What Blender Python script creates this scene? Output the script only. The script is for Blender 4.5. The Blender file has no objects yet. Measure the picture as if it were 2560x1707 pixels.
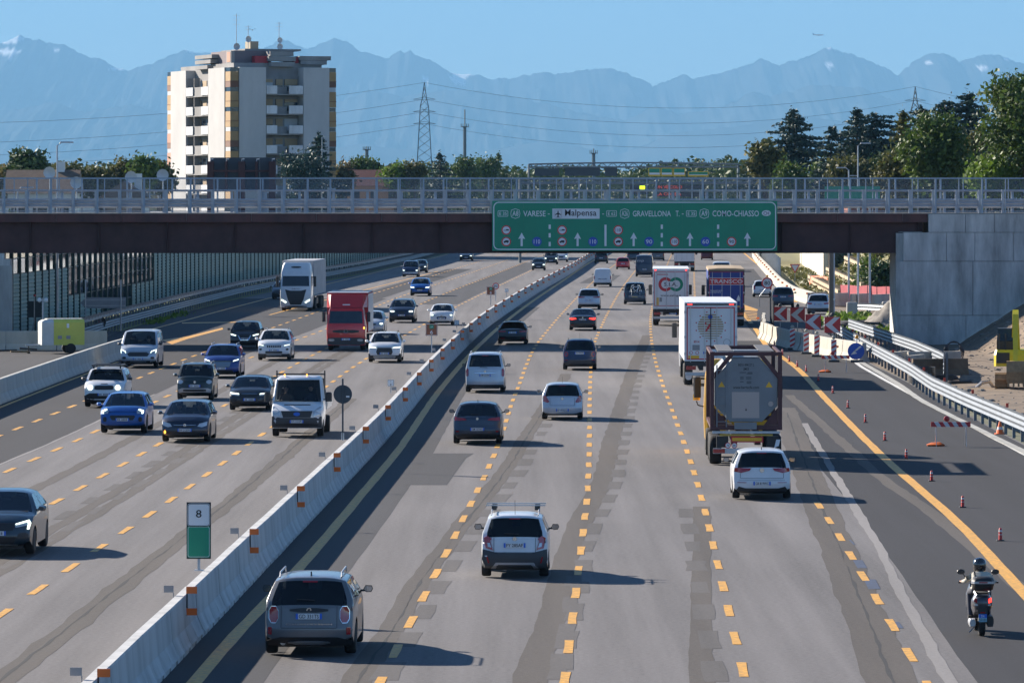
import bpy, bmesh, math, random
from mathutils import Vector, Matrix, noise
from mathutils.geometry import delaunay_2d_cdt
R = math.radians
random.seed(7)
sc = bpy.context.scene
COL = sc.collection

# ---------------------------------------------------------------- camera
# the photographer stands on an overpass, 9.15 m above the carriageway, with a long lens (about 180 mm)
F, H, HY, CX = 12700.0, 9.15, 491.0, 1280.0
cd = bpy.data.cameras.new('camera'); cam = bpy.data.objects.new('camera', cd); COL.objects.link(cam)
cam.location = (0, 0, H); cam.rotation_euler = (R(90), 0, 0)
cd.sensor_width = 36; cd.lens = 36 * F / 2560
cd.shift_y = -(853.5 - HY) / 2560
cd.clip_start = 1; cd.clip_end = 400000
sc.camera = cam

# ---------------------------------------------------------------- sky and sun
SUN_AZ = math.atan2(-0.77, 0.64)      # sun stands to the left and ahead of the camera
SUN_EL = R(24.5)
w = bpy.data.worlds.new('World'); sc.world = w; w.use_nodes = True
nt = w.node_tree; nt.nodes.clear()
sky = nt.nodes.new('ShaderNodeTexSky'); sky.sky_type = 'NISHITA'; sky.sun_disc = False
sky.sun_elevation = SUN_EL; sky.sun_rotation = SUN_AZ; sky.altitude = 200
sky.air_density = 0.8; sky.dust_density = 0.0; sky.ozone_density = 6.0
bg = nt.nodes.new('ShaderNodeBackground'); bg.inputs[1].default_value = 0.06
out = nt.nodes.new('ShaderNodeOutputWorld')
nt.links.new(sky.outputs[0], bg.inputs[0]); nt.links.new(bg.outputs[0], out.inputs[0])
sl = bpy.data.lights.new('sun', 'SUN'); sl.energy = 5.0; sl.angle = R(0.53); sl.color = (1.0, 0.9, 0.78)
so = bpy.data.objects.new('sun', sl); COL.objects.link(so)
sd = Vector((math.sin(SUN_AZ) * math.cos(SUN_EL), math.cos(SUN_AZ) * math.cos(SUN_EL), math.sin(SUN_EL)))
so.rotation_euler = sd.to_track_quat('Z', 'Y').to_euler()
sc.view_settings.view_transform = 'Standard'; sc.view_settings.look = 'None'
sc.view_settings.exposure = 1.52; sc.view_settings.gamma = 1.0
sc.view_settings.use_curve_mapping = False
cy = sc.cycles
cy.max_bounces = 6; cy.diffuse_bounces = 2; cy.glossy_bounces = 3; cy.transparent_max_bounces = 12
cy.transmission_bounces = 3; cy.volume_bounces = 1
cy.use_denoising = True
cy.caustics_reflective = False; cy.caustics_refractive = False
cy.sample_clamp_indirect = 4.0

# ---------------------------------------------------------------- helpers
def gp(x, y, z=0.0):
    Y = F * (H - z) / (y - HY); return Vector(((x - CX) * Y / F, Y, z))
def ap(x, y, Y):
    return Vector(((x - CX) * Y / F, Y, H - (y - HY) * Y / F))

MATS = {}
def new_mat(name):
    m = bpy.data.materials.new(name); m.use_nodes = True
    MATS[name] = m
    return m, m.node_tree, m.node_tree.nodes['Principled BSDF']
def mat(name, col, rough=0.6, metal=0.0, var=0.0, scale=4.0, bump=0.0, bscale=20.0, coat=0.0, emit=None, estr=1.0, spec=0.5, stretch=(1,1,1), dark=None):
    """procedural material: base colour broken up by two octaves of noise, optional fine bump"""
    if name in MATS: return MATS[name]
    m, t, b = new_mat(name)
    b.inputs['Roughness'].default_value = rough; b.inputs['Metallic'].default_value = metal
    b.inputs['Specular IOR Level'].default_value = spec
    b.inputs['Coat Weight'].default_value = coat; b.inputs['Coat Roughness'].default_value = 0.04
    c = (*col, 1.0)
    b.inputs['Base Color'].default_value = c
    if var > 0 or bump > 0:
        tc = t.nodes.new('ShaderNodeTexCoord'); mp = t.nodes.new('ShaderNodeMapping'); mp.inputs['Scale'].default_value = stretch
        t.links.new(tc.outputs['Object'], mp.inputs[0])
    if var > 0:
        n = t.nodes.new('ShaderNodeTexNoise'); n.inputs['Scale'].default_value = scale; n.inputs['Detail'].default_value = 6
        n.inputs['Roughness'].default_value = 0.65
        t.links.new(mp.outputs[0], n.inputs[0])
        r = t.nodes.new('ShaderNodeValToRGB'); r.color_ramp.elements[0].position = 0.3; r.color_ramp.elements[1].position = 0.7
        d = dark or tuple(v * (1 - var) for v in col)
        r.color_ramp.elements[0].color = (*d, 1)
        r.color_ramp.elements[1].color = (*[min(1, v * (1 + var * .6)) for v in col], 1)
        t.links.new(n.outputs[0], r.inputs[0]); t.links.new(r.outputs[0], b.inputs['Base Color'])
    if bump > 0:
        n2 = t.nodes.new('ShaderNodeTexNoise'); n2.inputs['Scale'].default_value = bscale; n2.inputs['Detail'].default_value = 3
        t.links.new(mp.outputs[0], n2.inputs[0])
        bp = t.nodes.new('ShaderNodeBump'); bp.inputs['Strength'].default_value = bump; bp.inputs['Distance'].default_value = 0.02
        t.links.new(n2.outputs[0], bp.inputs['Height']); t.links.new(bp.outputs[0], b.inputs['Normal'])
    if emit:
        b.inputs['Emission Color'].default_value = (*emit, 1); b.inputs['Emission Strength'].default_value = estr
    return m
def paint(name, col, metal=0.0, rough=0.35):
    return mat(name, col, rough, metal, coat=0.55, var=0.06, scale=3.0)
def glass_mat(name='car_glass', tint=0.35):
    if name in MATS: return MATS[name]
    m, t, b = new_mat(name)
    t.nodes.remove(b)
    o = t.nodes['Material Output']
    tr = t.nodes.new('ShaderNodeBsdfTransparent'); tr.inputs[0].default_value = (tint * .9, tint, tint * 1.02, 1)
    gl = t.nodes.new('ShaderNodeBsdfGlossy'); gl.inputs['Roughness'].default_value = 0.04; gl.inputs[0].default_value = (.9, .95, 1, 1)
    fr = t.nodes.new('ShaderNodeFresnel'); fr.inputs[0].default_value = 1.5
    mx = t.nodes.new('ShaderNodeMixShader')
    t.links.new(fr.outputs[0], mx.inputs[0]); t.links.new(tr.outputs[0], mx.inputs[1]); t.links.new(gl.outputs[0], mx.inputs[2])
    t.links.new(mx.outputs[0], o.inputs[0])
    return m

class MB:
    """collects geometry for ONE mesh object"""
    def __init__(s): s.v = []; s.f = []; s.m = []
    def add(s, vs, fs, mi=0):
        k = len(s.v); s.v += [tuple(p) for p in vs]; s.f += [tuple(i + k for i in f) for f in fs]; s.m += [mi] * len(fs)
        return s
    def box(s, c, d, rz=0.0, mi=0, rx=0.0, ry=0.0):
        x, y, z = d[0] / 2, d[1] / 2, d[2] / 2
        M = Matrix.Translation(c) @ Matrix.Rotation(rz, 4, 'Z') @ Matrix.Rotation(ry, 4, 'Y') @ Matrix.Rotation(rx, 4, 'X')
        vs = [M @ Vector(p) for p in ((-x,-y,-z),(x,-y,-z),(x,y,-z),(-x,y,-z),(-x,-y,z),(x,-y,z),(x,y,z),(-x,y,z))]
        return s.add(vs, ((0,3,2,1),(4,5,6,7),(0,1,5,4),(1,2,6,5),(2,3,7,6),(3,0,4,7)), mi)
    def bb(s, a, b, mi=0):
        return s.box([(p + q) / 2 for p, q in zip(a, b)], [abs(q - p) for p, q in zip(a, b)], mi=mi)
    def cbox(s, c, d, ch=0.03, rz=0.0, mi=0):
        """box with chamfered vertical and top edges"""
        x, y, z = d[0] / 2, d[1] / 2, d[2] / 2
        def ring(i, zz): a, b = x - i, y - i; return [(-a + ch, -b), (a - ch, -b), (a, -b + ch), (a, b - ch), (a - ch, b), (-a + ch, b), (-a, b - ch), (-a, -b + ch)], zz
        M = Matrix.Translation(c) @ Matrix.Rotation(rz, 4, 'Z')
        vs = []
        for pts, zz in (ring(0, -z), ring(0, z - ch), ring(ch, z)):
            vs += [M @ Vector((p[0], p[1], zz)) for p in pts]
        fs = [tuple(range(7, -1, -1)), tuple(range(16, 24))]
        for r in (0, 8):
            fs += [(r + i, r + (i + 1) % 8, r + 8 + (i + 1) % 8, r + 8 + i) for i in range(8)]
        return s.add(vs, fs, mi)
    def tube(s, pts, r, n=6, mi=0, caps=True):
        pts = [Vector(p) for p in pts]; rs = r if isinstance(r, (list, tuple)) else [r] * len(pts)
        vs = []; up0 = None
        for i, p in enumerate(pts):
            t = (pts[min(i + 1, len(pts) - 1)] - pts[max(i - 1, 0)])
            if t.length < 1e-9: t = Vector((0, 0, 1))
            t.normalize()
            a = Vector((0, 0, 1)) if abs(t.z) < .95 else Vector((1, 0, 0))
            u = t.cross(a).normalized(); v = t.cross(u).normalized()
            for k in range(n):
                q = 2 * math.pi * (k + .5) / n
                vs.append(p + u * math.cos(q) * rs[i] + v * math.sin(q) * rs[i])
        fs = []
        for i in range(len(pts) - 1):
            for k in range(n):
                fs.append((i * n + k, (i + 1) * n + k, (i + 1) * n + (k + 1) % n, i * n + (k + 1) % n))
        if caps:
            fs.append(tuple(range(n))); fs.append(tuple(range((len(pts) - 1) * n + n - 1, (len(pts) - 1) * n - 1, -1)))
        return s.add(vs, fs, mi)
    def lathe(s, prof, n=12, axis='Z', c=(0, 0, 0), mi=0):
        """prof: (radius, height) pairs"""
        vs = []; fs = []
        for r, h in prof:
            for k in range(n):
                q = 2 * math.pi * k / n; a, b = r * math.cos(q), r * math.sin(q)
                p = {'Z': (a, b, h), 'X': (h, a, b), 'Y': (a, h, b)}[axis]
                vs.append((p[0] + c[0], p[1] + c[1], p[2] + c[2]))
        for i in range(len(prof) - 1):
            for k in range(n):
                fs.append((i * n + k, i * n + (k + 1) % n, (i + 1) * n + (k + 1) % n, (i + 1) * n + k))
        if prof[0][0] > 1e-4: fs.append(tuple(range(n - 1, -1, -1)))
        if prof[-1][0] > 1e-4: fs.append(tuple(range((len(prof) - 1) * n, len(prof) * n)))
        return s.add(vs, fs, mi)
    def prism(s, poly, fn, d0, d1, mi=0):
        """extrude 2-D polygon; fn(a,b,d)->xyz"""
        n = len(poly)
        vs = [fn(a, b, d0) for a, b in poly] + [fn(a, b, d1) for a, b in poly]
        fs = [tuple(range(n - 1, -1, -1)), tuple(range(n, 2 * n))] + [(i, (i + 1) % n, n + (i + 1) % n, n + i) for i in range(n)]
        return s.add(vs, fs, mi)
    def loft(s, loops, closed=True, mi=0, caps=True):
        n = len(loops[0]); vs = [p for l in loops for p in l]; fs = []
        for i in range(len(loops) - 1):
            for k in range(n if closed else n - 1):
                fs.append((i * n + k, i * n + (k + 1) % n, (i + 1) * n + (k + 1) % n, (i + 1) * n + k))
        if caps and closed: fs += [tuple(range(n - 1, -1, -1)), tuple(range((len(loops) - 1) * n, len(loops) * n))]
        return s.add(vs, fs, mi)
    def mesh(s, name, mats, smooth=None, fix=True):
        me = bpy.data.meshes.new(name); me.from_pydata(s.v, [], s.f)
        for m in (mats if isinstance(mats, (list, tuple)) else [mats]): me.materials.append(m)
        if any(s.m): me.polygons.foreach_set('material_index', s.m)
        if fix and len(s.f) < 6000:
            bm = bmesh.new(); bm.from_mesh(me)
            bmesh.ops.remove_doubles(bm, verts=bm.verts, dist=1e-5)
            bmesh.ops.recalc_face_normals(bm, faces=bm.faces); bm.to_mesh(me); bm.free()
        if smooth is not None:
            me.polygons.foreach_set('use_smooth', [True] * len(me.polygons)); me.set_sharp_from_angle(angle=R(smooth))
        me.update()
        return me
    def build(s, name, mats, parent=None, smooth=None, loc=None, rz=0.0, fix=True):
        return inst(name, s.mesh(name, mats, smooth, fix), parent, loc, rz)
def inst(name, me, parent=None, loc=None, rz=0.0):
    o = bpy.data.objects.new(name, me); COL.objects.link(o)
    if parent: o.parent = parent
    if loc is not None: o.location = loc
    if rz: o.rotation_euler.z = rz
    return o
def tag(o, label=None, cat=None, group=None, kind=None):
    if label: o['label'] = label
    if cat: o['category'] = cat
    if group: o['group'] = group
    if kind: o['kind'] = kind
    return o
def thing(name, label, cat, loc=(0, 0, 0), rz=0.0, group=None):
    o = bpy.data.objects.new(name, None); COL.objects.link(o); o.location = loc; o.rotation_euler.z = rz
    o.empty_display_size = .3
    return tag(o, label, cat, group)
def kids(o): return [c for c in COL.objects if c.parent is o]
def tri_poly(poly, step=None, holes=()):
    """triangulate a 2-D polygon, with interior points on a grid of the given step"""
    vs = [Vector(p) for p in poly]; n = len(vs); es = [(i, (i + 1) % n) for i in range(n)]
    if step:
        xs = [p[0] for p in poly]; ys = [p[1] for p in poly]
        x = min(xs) + step / 2
        while x < max(xs):
            y = min(ys) + step / 2
            while y < max(ys):
                if inside((x, y), poly): vs.append(Vector((x, y)))
                y += step
            x += step
    r = delaunay_2d_cdt(vs, es, [], 1, 1e-4)
    return [tuple(v) for v in r[0]], [tuple(f) for f in r[2]]
def inside(p, poly):
    x, y = p; c = False; j = len(poly) - 1
    for i in range(len(poly)):
        xi, yi = poly[i][0], poly[i][1]; xj, yj = poly[j][0], poly[j][1]
        if (yi > y) != (yj > y) and x < (xj - xi) * (y - yi) / (yj - yi) + xi: c = not c
        j = i
    return c
def interp(pts, y):
    """piecewise smooth X(Y) through a sorted list of (Y, X)"""
    if y <= pts[0][0]:
        a, b = pts[0], pts[1]
    elif y >= pts[-1][0]:
        a, b = pts[-2], pts[-1]
    else:
        for i in range(len(pts) - 1):
            if pts[i][0] <= y <= pts[i + 1][0]: break
        a, b = pts[i], pts[i + 1]
        h = b[0] - a[0]; t = (y - a[0]) / h
        def sl(k):
            if k == 0: return (pts[1][1] - pts[0][1]) / (pts[1][0] - pts[0][0])
            if k == len(pts) - 1: return (pts[-1][1] - pts[-2][1]) / (pts[-1][0] - pts[-2][0])
            return (pts[k + 1][1] - pts[k - 1][1]) / (pts[k + 1][0] - pts[k - 1][0])
        m0, m1 = sl(i) * h, sl(i + 1) * h
        return (2*t**3 - 3*t*t + 1) * a[1] + (t**3 - 2*t*t + t) * m0 + (-2*t**3 + 3*t*t) * b[1] + (t**3 - t*t) * m1
    return a[1] + (b[1] - a[1]) * (y - a[0]) / (b[0] - a[0])
def gline(pix):
    """polyline on the road from measured points -> sorted (Y, X) list"""
    return sorted([(gp(x, y).y, gp(x, y).x) for x, y in pix])
FONT = bpy.data.fonts.load if False else None
def text_mesh(txt, size, depth=0.0, align='CENTER', xs=1.0):
    """flat lettering as a mesh (x right, z up, facing -y), returns MB"""
    cu = bpy.data.curves.new('lettering', 'FONT'); cu.body = txt; cu.size = size; cu.align_x = align; cu.align_y = 'CENTER'
    cu.resolution_u = 2; cu.offset = size * .008; cu.extrude = depth
    o = bpy.data.objects.new('lettering_tmp', cu); COL.objects.link(o)
    dg = bpy.context.evaluated_depsgraph_get(); me = o.evaluated_get(dg).to_mesh()
    b = MB(); b.add([(v.co.x * xs, -v.co.z, v.co.y) for v in me.vertices], [tuple(p.vertices) for p in me.polygons])
    o.evaluated_get(dg).to_mesh_clear(); bpy.data.objects.remove(o); bpy.data.curves.remove(cu)
    return b
def add_mb(dst, src, off=(0, 0, 0), mi=0):
    dst.add([(p[0] + off[0], p[1] + off[1], p[2] + off[2]) for p in src.v], src.f, mi)
# ---------------------------------------------------------------- mountains, far plain, haze
def mountain_material():
    m, t, b = new_mat('mountain_rock')
    b.inputs['Roughness'].default_value = 0.95; b.inputs['Specular IOR Level'].default_value = 0
    tc = t.nodes.new('ShaderNodeTexCoord')
    n = t.nodes.new('ShaderNodeTexNoise'); n.inputs['Scale'].default_value = 0.0011; n.inputs['Detail'].default_value = 8
    t.links.new(tc.outputs['Object'], n.inputs[0])
    r = t.nodes.new('ShaderNodeValToRGB')
    r.color_ramp.elements[0].position = .35; r.color_ramp.elements[0].color = (.045, .05, .055, 1)
    r.color_ramp.elements[1].position = .7; r.color_ramp.elements[1].color = (.075, .075, .075, 1)
    t.links.new(n.outputs[0], r.inputs[0])
    at = t.nodes.new('ShaderNodeAttribute'); at.attribute_name = 'snow'
    mx = t.nodes.new('ShaderNodeMix'); mx.data_type = 'RGBA'; mx.inputs[7].default_value = (.9, .9, .92, 1)
    t.links.new(at.outputs['Fac'], mx.inputs[0]); t.links.new(r.outputs[0], mx.inputs[6])
    t.links.new(mx.outputs[2], b.inputs['Base Color'])
    return m
MROCK = mountain_material()
def ridge(name, D, pts, depth, snow=(), seed=0, rough=1.0, cols=760):
    """a mountain chain as a height field: the crest line at distance D, slopes falling towards the plain"""
    pts = sorted(pts); rows = 30; vs = []; sn = []
    x0, x1 = pts[0][0], pts[-1][0]
    for r in range(-2, rows):
        f = r / (rows - 1); f = f if f < 0 else f ** 1.5
        for c in range(cols + 1):
            x = x0 + (x1 - x0) * c / cols
            for i in range(len(pts) - 1):
                if pts[i][0] <= x <= pts[i + 1][0]: break
            a, b = pts[i], pts[i + 1]; t = (x - a[0]) / (b[0] - a[0]); t = t
            y = a[1] + (b[1] - a[1]) * t
            y += rough * (6.0 * noise.fractal((x * .035 + seed, 3.1 + seed, 0), .75, 2, 6) + 4.2 * abs(noise.fractal((x * .10 + seed, 9.1, 0), .8, 2, 5)))
            X = (x - CX) * D / F; hz = H + (HY - y) * D / F
            if r <= 0:
                Y = D - r * depth * .12; z = hz * (1 + r * .35)
            else:
                nz = noise.fractal((x * .02 + seed, f * 3.2, 7.7), .8, 2.1, 7)
                Y = D - depth * f + nz * depth * .03
                z = hz * max(0, (1 - f) ** 1.15 + nz * .15 * math.sin(math.pi * min(1, f * 1.15)))
                if f >= 1: z = -5
            X = (x - CX) * D / F
            vs.append((X, Y, z))
            s = 0
            ypix = HY - (z - H) * F / Y
            for (sx, sy, rx, ry) in snow:
                q = ((x - sx) / rx) ** 2 + ((ypix - sy) / ry) ** 2
                q += .8 * noise.fractal((x * .06, ypix * .09, seed), 1, 2, 3)
                if q < 1 and r >= 0: s = 1
            sn.append(float(s))
    n = cols + 1; nr = rows + 2
    fs = [(r * n + c, (r + 1) * n + c, (r + 1) * n + c + 1, r * n + c + 1) for r in range(nr - 1) for c in range(cols)]
    b = MB(); b.add(vs, fs); me = b.mesh(name, MROCK, fix=False)
    me.polygons.foreach_set('use_smooth', [True] * len(me.polygons))
    a = me.attributes.new('snow', 'FLOAT', 'POINT'); a.data.foreach_set('value', sn)
    o = inst(name, me); tag(o, kind='structure'); return o
k = 1.0884
main = [(-500,330),(-350,250),(-250,190),(-120,140),(-40,125),(0,110),(45,92),(80,95),(130,105),(165,115),(200,130),(225,145),(240,142),(290,172),(320,178),(345,165),(380,162),(410,145),(445,130),(480,127),(520,130),(590,150),(640,135),(690,105),(705,100),(740,112),(770,122),(800,112),(830,96),(870,102),(910,130),(960,145),(1000,127),(1012,137),(1025,126),(1060,145),(1100,162),(1130,180),(1180,185),(1230,198),(1290,192),(1340,182),(1400,185),(1450,175),(1500,168),(1530,172),(1560,180),(1600,193),(1635,210),(1680,195),(1710,184),(1730,198),(1790,190),(1830,170),(1870,165),(1905,147),(1930,160),(1945,165),(1985,150),(2020,142),(2060,120),(2075,117),(2110,130),(2170,145),(2190,160),(2220,172),(2245,187),(2290,150),(2330,132),(2360,130),(2400,152),(2440,140),(2480,137),(2520,145),(2560,155),(2640,170),(2760,200),(2900,260),(3100,330)]
ridge('mountain_range', 62000, main, 9000,
      snow=[(28,100,34,11),(35,132,36,10),(480,128,14,6),(540,130,16,5),(1150,196,24,16),(1165,184,26,9),(1068,202,9,6),(2075,119,10,5),(1985,147,10,3),(2060,165,11,7),(2315,158,6,4),(2440,170,14,6),(2520,147,15,5),(150,128,12,4),(300,172,20,5)], seed=1.3)
mid = [(-500,380),(-300,330),(-100,290),(60,270),(130,252),(200,280),(330,262),(420,285),(560,300),(700,270),(850,255),(920,225),(1000,240),(1100,228),(1200,225),(1290,245),(1380,262),(1460,285),(1560,300),(1640,265),(1700,285),(1800,270),(1880,228),(1930,240),(1990,225),(2030,212),(2080,215),(2110,214),(2160,222),(2220,245),(2330,265),(2450,285),(2560,295),(2700,310),(2900,360),(3100,400)]
ridge('foothill_range', 53000, mid, 7000, seed=5.1, rough=.8)
low = [(-500,420),(-200,400),(0,385),(200,395),(450,380),(700,392),(900,360),(1000,372),(1100,385),(1250,372),(1370,350),(1450,368),(1550,385),(1700,330),(1850,315),(1950,295),(2000,288),(2100,300),(2230,330),(2400,360),(2560,350),(2800,380),(3100,420)]
ridge('low_hills', 47000, low, 5000, seed=9.4, rough=.5, cols=260)
# the plain, out to the horizon
plain_mat = mat('plain_ground', (.13, .12, .075), .95, var=.35, scale=.012, dark=(.07, .085, .04))
g = MB(); S = 59000
g.add([(-S, -2400, -.05), (S, -2400, -.05), (S, 74800, -.05), (-S, 74800, -.05)], [(0, 1, 2, 3)])
tag(g.build('ground', plain_mat), kind='structure')
# air: one closed box of thin even haze round everything
hz = MB(); hz.bb((-60000, -2500, -1.5), (60000, 75000, 3000))
hm = bpy.data.materials.new('haze_air'); hm.use_nodes = True; hm.node_tree.nodes.clear()
ho = hm.node_tree.nodes.new('ShaderNodeOutputMaterial'); pv = hm.node_tree.nodes.new('ShaderNodeVolumePrincipled')
pv.inputs['Color'].default_value = (.20, .42, .66, 1); pv.inputs['Density'].default_value = 3.0e-5; pv.inputs['Anisotropy'].default_value = 0.0
hm.node_tree.links.new(pv.outputs[0], ho.inputs['Volume'])
tag(hz.build('haze', hm), kind='stuff')
# ---------------------------------------------------------------- road surfaces
def asphalt(name, col, var, brown=0.0):
    m, t, b = new_mat(name); L = t.links
    b.inputs['Roughness'].default_value = .85; b.inputs['Specular IOR Level'].default_value = .3
    tc = t.nodes.new('ShaderNodeTexCoord')
    def nz(sc_, st, det=4):
        mp = t.nodes.new('ShaderNodeMapping'); mp.inputs['Scale'].default_value = st
        n = t.nodes.new('ShaderNodeTexNoise'); n.inputs['Scale'].default_value = sc_; n.inputs['Detail'].default_value = det; n.inputs['Roughness'].default_value = .6
        L.new(tc.outputs['Object'], mp.inputs[0]); L.new(mp.outputs[0], n.inputs[0]); return n
    a = nz(9, (1, 1, 1), 5)         # grain
    s = nz(1.1, (1, .02, 1), 5)     # streaks left by tyres along the lanes
    p = nz(.09, (1, .35, 1), 4)     # broad patches
    f = nz(45, (1, 1, 1), 2)
    def mul(x, y, op='MULTIPLY_ADD', z=None):
        n = t.nodes.new('ShaderNodeMath'); n.operation = op
        for i, q in enumerate((x, y, z)):
            if q is None: continue
            if hasattr(q, 'outputs'): L.new(q.outputs[0], n.inputs[i])
            else: n.inputs[i].default_value = q
        return n
    q = mul(a, .34); q.inputs[2].default_value = 0
    q2 = mul(s, .36, z=q); q3 = mul(p, .22, z=q2); q4 = mul(f, .36, z=q3)
    r = t.nodes.new('ShaderNodeValToRGB'); e = r.color_ramp.elements
    e[0].position = .45; e[0].color = (*[c * (1 - var) for c in col], 1)
    e[1].position = .78; e[1].color = (*[c * (1 + var) for c in col], 1)
    L.new(q4.outputs[0], r.inputs[0]); L.new(r.outputs[0], b.inputs['Base Color'])
    bp = t.nodes.new('ShaderNodeBump'); bp.inputs['Strength'].default_value = .35; bp.inputs['Distance'].default_value = .01
    L.new(f.outputs[0], bp.inputs['Height']); L.new(bp.outputs[0], b.inputs['Normal'])
    return m
A_OLD = asphalt('asphalt_worn', (.118, .112, .112), .52)
A_NEW = asphalt('asphalt_new', (.018, .018, .0215), .5)
A_MID = asphalt('asphalt_patch', (.034, .034, .038), .4)
A_BRN = asphalt('asphalt_milled', (.068, .059, .052), .45)
A_BR2 = asphalt('asphalt_milled_pale', (.078, .072, .069), .45)
A_GRY = asphalt('asphalt_joint', (.2, .19, .185), .25)
A_BLK = asphalt('asphalt_crack', (.03, .03, .03), .3)
YEL = mat('road_yellow', (.66, .32, .018), .6, var=.45, scale=7.0, dark=(.28, .17, .06))
WHT = mat('road_white', (.6, .6, .58), .7, var=.3, scale=2.0)
BLUEP = mat('road_blue_overpaint', (.03, .05, .10), .8, var=.4, scale=2.0)

def strip_mesh(lf, rf, y0, y1, z, step=4.0, wob=0.0, nx=1):
    b = MB(); n = max(2, int((y1 - y0) / step)); vs = []
    for i in range(n + 1):
        y = y0 + (y1 - y0) * i / n
        a, c = lf(y), rf(y)
        if wob:
            a += wob * .55 * noise.fractal((.3, y * .35, 1.5 + wob * 9), .8, 2, 4); c += wob * .55 * noise.fractal((.7, y * .35, 8.5 + wob * 7), .8, 2, 4)
        for k in range(nx + 1): vs.append((a + (c - a) * k / nx, y, z))
    m = nx + 1
    b.add(vs, [(i * m + k, i * m + k + 1, (i + 1) * m + k + 1, (i + 1) * m + k) for i in range(n) for k in range(nx)])
    return b
LEFT_EDGE = [(60, -23.5), (223, -23.1), (281, -22.8), (300, -25), (343, -26.6), (461, -24.2), (611, -17.1), (780, -11.5), (1000, -2), (1500, 24)]
RIGHT_EDGE = [(60, 19.0), (180, 18.9), (255, 19.6), (285, 19.8), (300, 21), (345, 24.5), (394, 26.6), (445, 25.6), (533, 28.0), (684, 33.6), (800, 38.5), (1000, 47), (1500, 75)]
road = strip_mesh(lambda y: interp(LEFT_EDGE, y), lambda y: interp(RIGHT_EDGE, y), 60, 1500, 0.0, 6, nx=6).build('road', A_OLD)
tag(road, kind='structure')
lf = lambda pts, off=0.0: (lambda y: interp(pts, y) + off)
LA = gline([(95.7,1473),(250.7,1367.7),(433.6,1245),(663,1080),(911,899.7),(1137,769),(1311.7,684)]) + [(900, 12.0)]
LB = gline([(141.6,1252.8),(356,1133.4),(691,938),(807.7,875),(1086.7,745)]) + [(600, -1.9), (900, 8.6)]
LB = [(80, -15.0)] + LB
LC = [(80, -18.2)] + gline([(23,1175.5),(187.5,1102.8),(433.7,982.7),(640,888.6),(817,821.6)]) + [(457, -10.4), (600, -5.2), (900, 5.2)]
LD = [(80, -21.4)] + gline([(44,1071),(178,1016.7),(384.6,929.5),(521.7,876),(666,825),(790.8,780.8)]) + [(457, -13.8), (600, -8.6), (900, 1.8)]
R1 = gline([(484,1707),(600,1575),(753,1414),(925,1211),(1000,1120),(1102,972),(1204,857.6),(1304,773),(1406,703),(1477.5,655)]) + [(900, 18.6)]
R2 = gline([(1027.4,1554),(1141,1332),(1236.4,1134),(1286,991.6),(1349,851),(1482.6,704.6)]) + [(700, 14.5), (900, 21.8)]
R3 = gline([(1411.6,1697.9),(1455,1354),(1470.4,1204.9),(1477,931),(1489,849),(1554,722.4)]) + [(700, 17.9), (900, 25.2)]
R4 = gline([(1856.8,1672.9),(1741,1200.5),(1642,915),(1627,832),(1628,783)]) + [(502, 14.4), (700, 21.5), (900, 28.8)]
R5 = gline([(2274.7,1635.9),(2064.7,1288.7)]) + [(210, 10.1), (300, 12.0), (398, 14.5), (467, 16.8), (700, 25.1), (900, 32.4)]
R6 = gline([(2560,1482),(2394,1306),(2209,1143),(2068,1001),(1992,920),(1919,867),(1894,830),(1876,806),(1860,786)]) + [(480, 20.6), (560, 23.6), (700, 28.9), (900, 36.2)]
# newer, darker asphalt, repair strips and one painted barrier shadow: sheets a few millimetres above each other
def sheet(name, lfn, rfn, y0, y1, z, m, step=3.0, wob=0.06):
    o = strip_mesh(lfn, rfn, y0, y1, z, step, wob).build(name, m, road); return o
sheet('asphalt_and_shade_sheet', lambda y: interp(LEFT_EDGE, y) + .05, lf(LC, -.75), 62, 455, .002, A_NEW)
sheet('asphalt_and_shade_sheet', lambda y: interp(R5, y) + .95, lambda y: interp(RIGHT_EDGE, y) - .1, 62, 322, .002, A_NEW)
sheet('asphalt_and_shade_sheet', lambda y: interp(R5, y) + 3.2, lambda y: interp(R5, y) + 7.5, 330, 640, .002, A_MID)
sheet('asphalt_and_shade_sheet', lf(R1, -.9), lf(R1, 1.3), 62, 420, .002, A_MID)  # dark strip beside the median: mostly the barrier's shadow put into the colour
sheet('asphalt_and_shade_sheet', lf(LB, -.2), lf(LA, -.3), 430, 700, .002, A_MID)
sheet('asphalt_and_shade_sheet', lf(LD, -1.0), lf(LD, 2.2), 455, 640, .002, A_NEW)
q = [gp(1010,1212), gp(1117,1212), gp(1148,1168), gp(1165,1145), gp(1185,1133), gp(1058,1133)]
b = MB(); b.add([(p.x, p.y, .0045) for p in q], [(0, 1, 2, 3, 4, 5)]); b.build('asphalt_patch', A_MID, road)
q = [gp(1448,708), gp(1522,710), gp(1552,688), gp(1487,688)]
b = MB(); b.add([(p.x, p.y, .0045) for p in q], [(0, 1, 2, 3)]); b.build('asphalt_patch', A_MID, road)
S1 = gline([(902,1686),(982.7,1567),(1055,1445),(1136,1338),(1228,1223),(1280.6,1151),(1331.6,1067),(1418,934)])
S2 = gline([(1334.8,1659),(1388,1506),(1423,1361),(1500,1207),(1523,1118),(1548,1028.6),(1576.5,939),(1600,880.6),(1618,837)])
S3 = gline([(1756.7,1707),(1755,1419),(1755,1273),(1720,1090),(1668,950),(1640,860)])
S4 = gline([(2236,1707),(2150,1490),(2035,1211),(1965,1020)])
S5 = gline([(2376,1707),(2250,1478),(2190,1357),(2094.9,1200),(2000,1040)])
S6 = gline([(2560,1475),(2431,1370),(2330,1280),(2211.9,1200),(2107,1106),(1973.7,988)])
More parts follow.
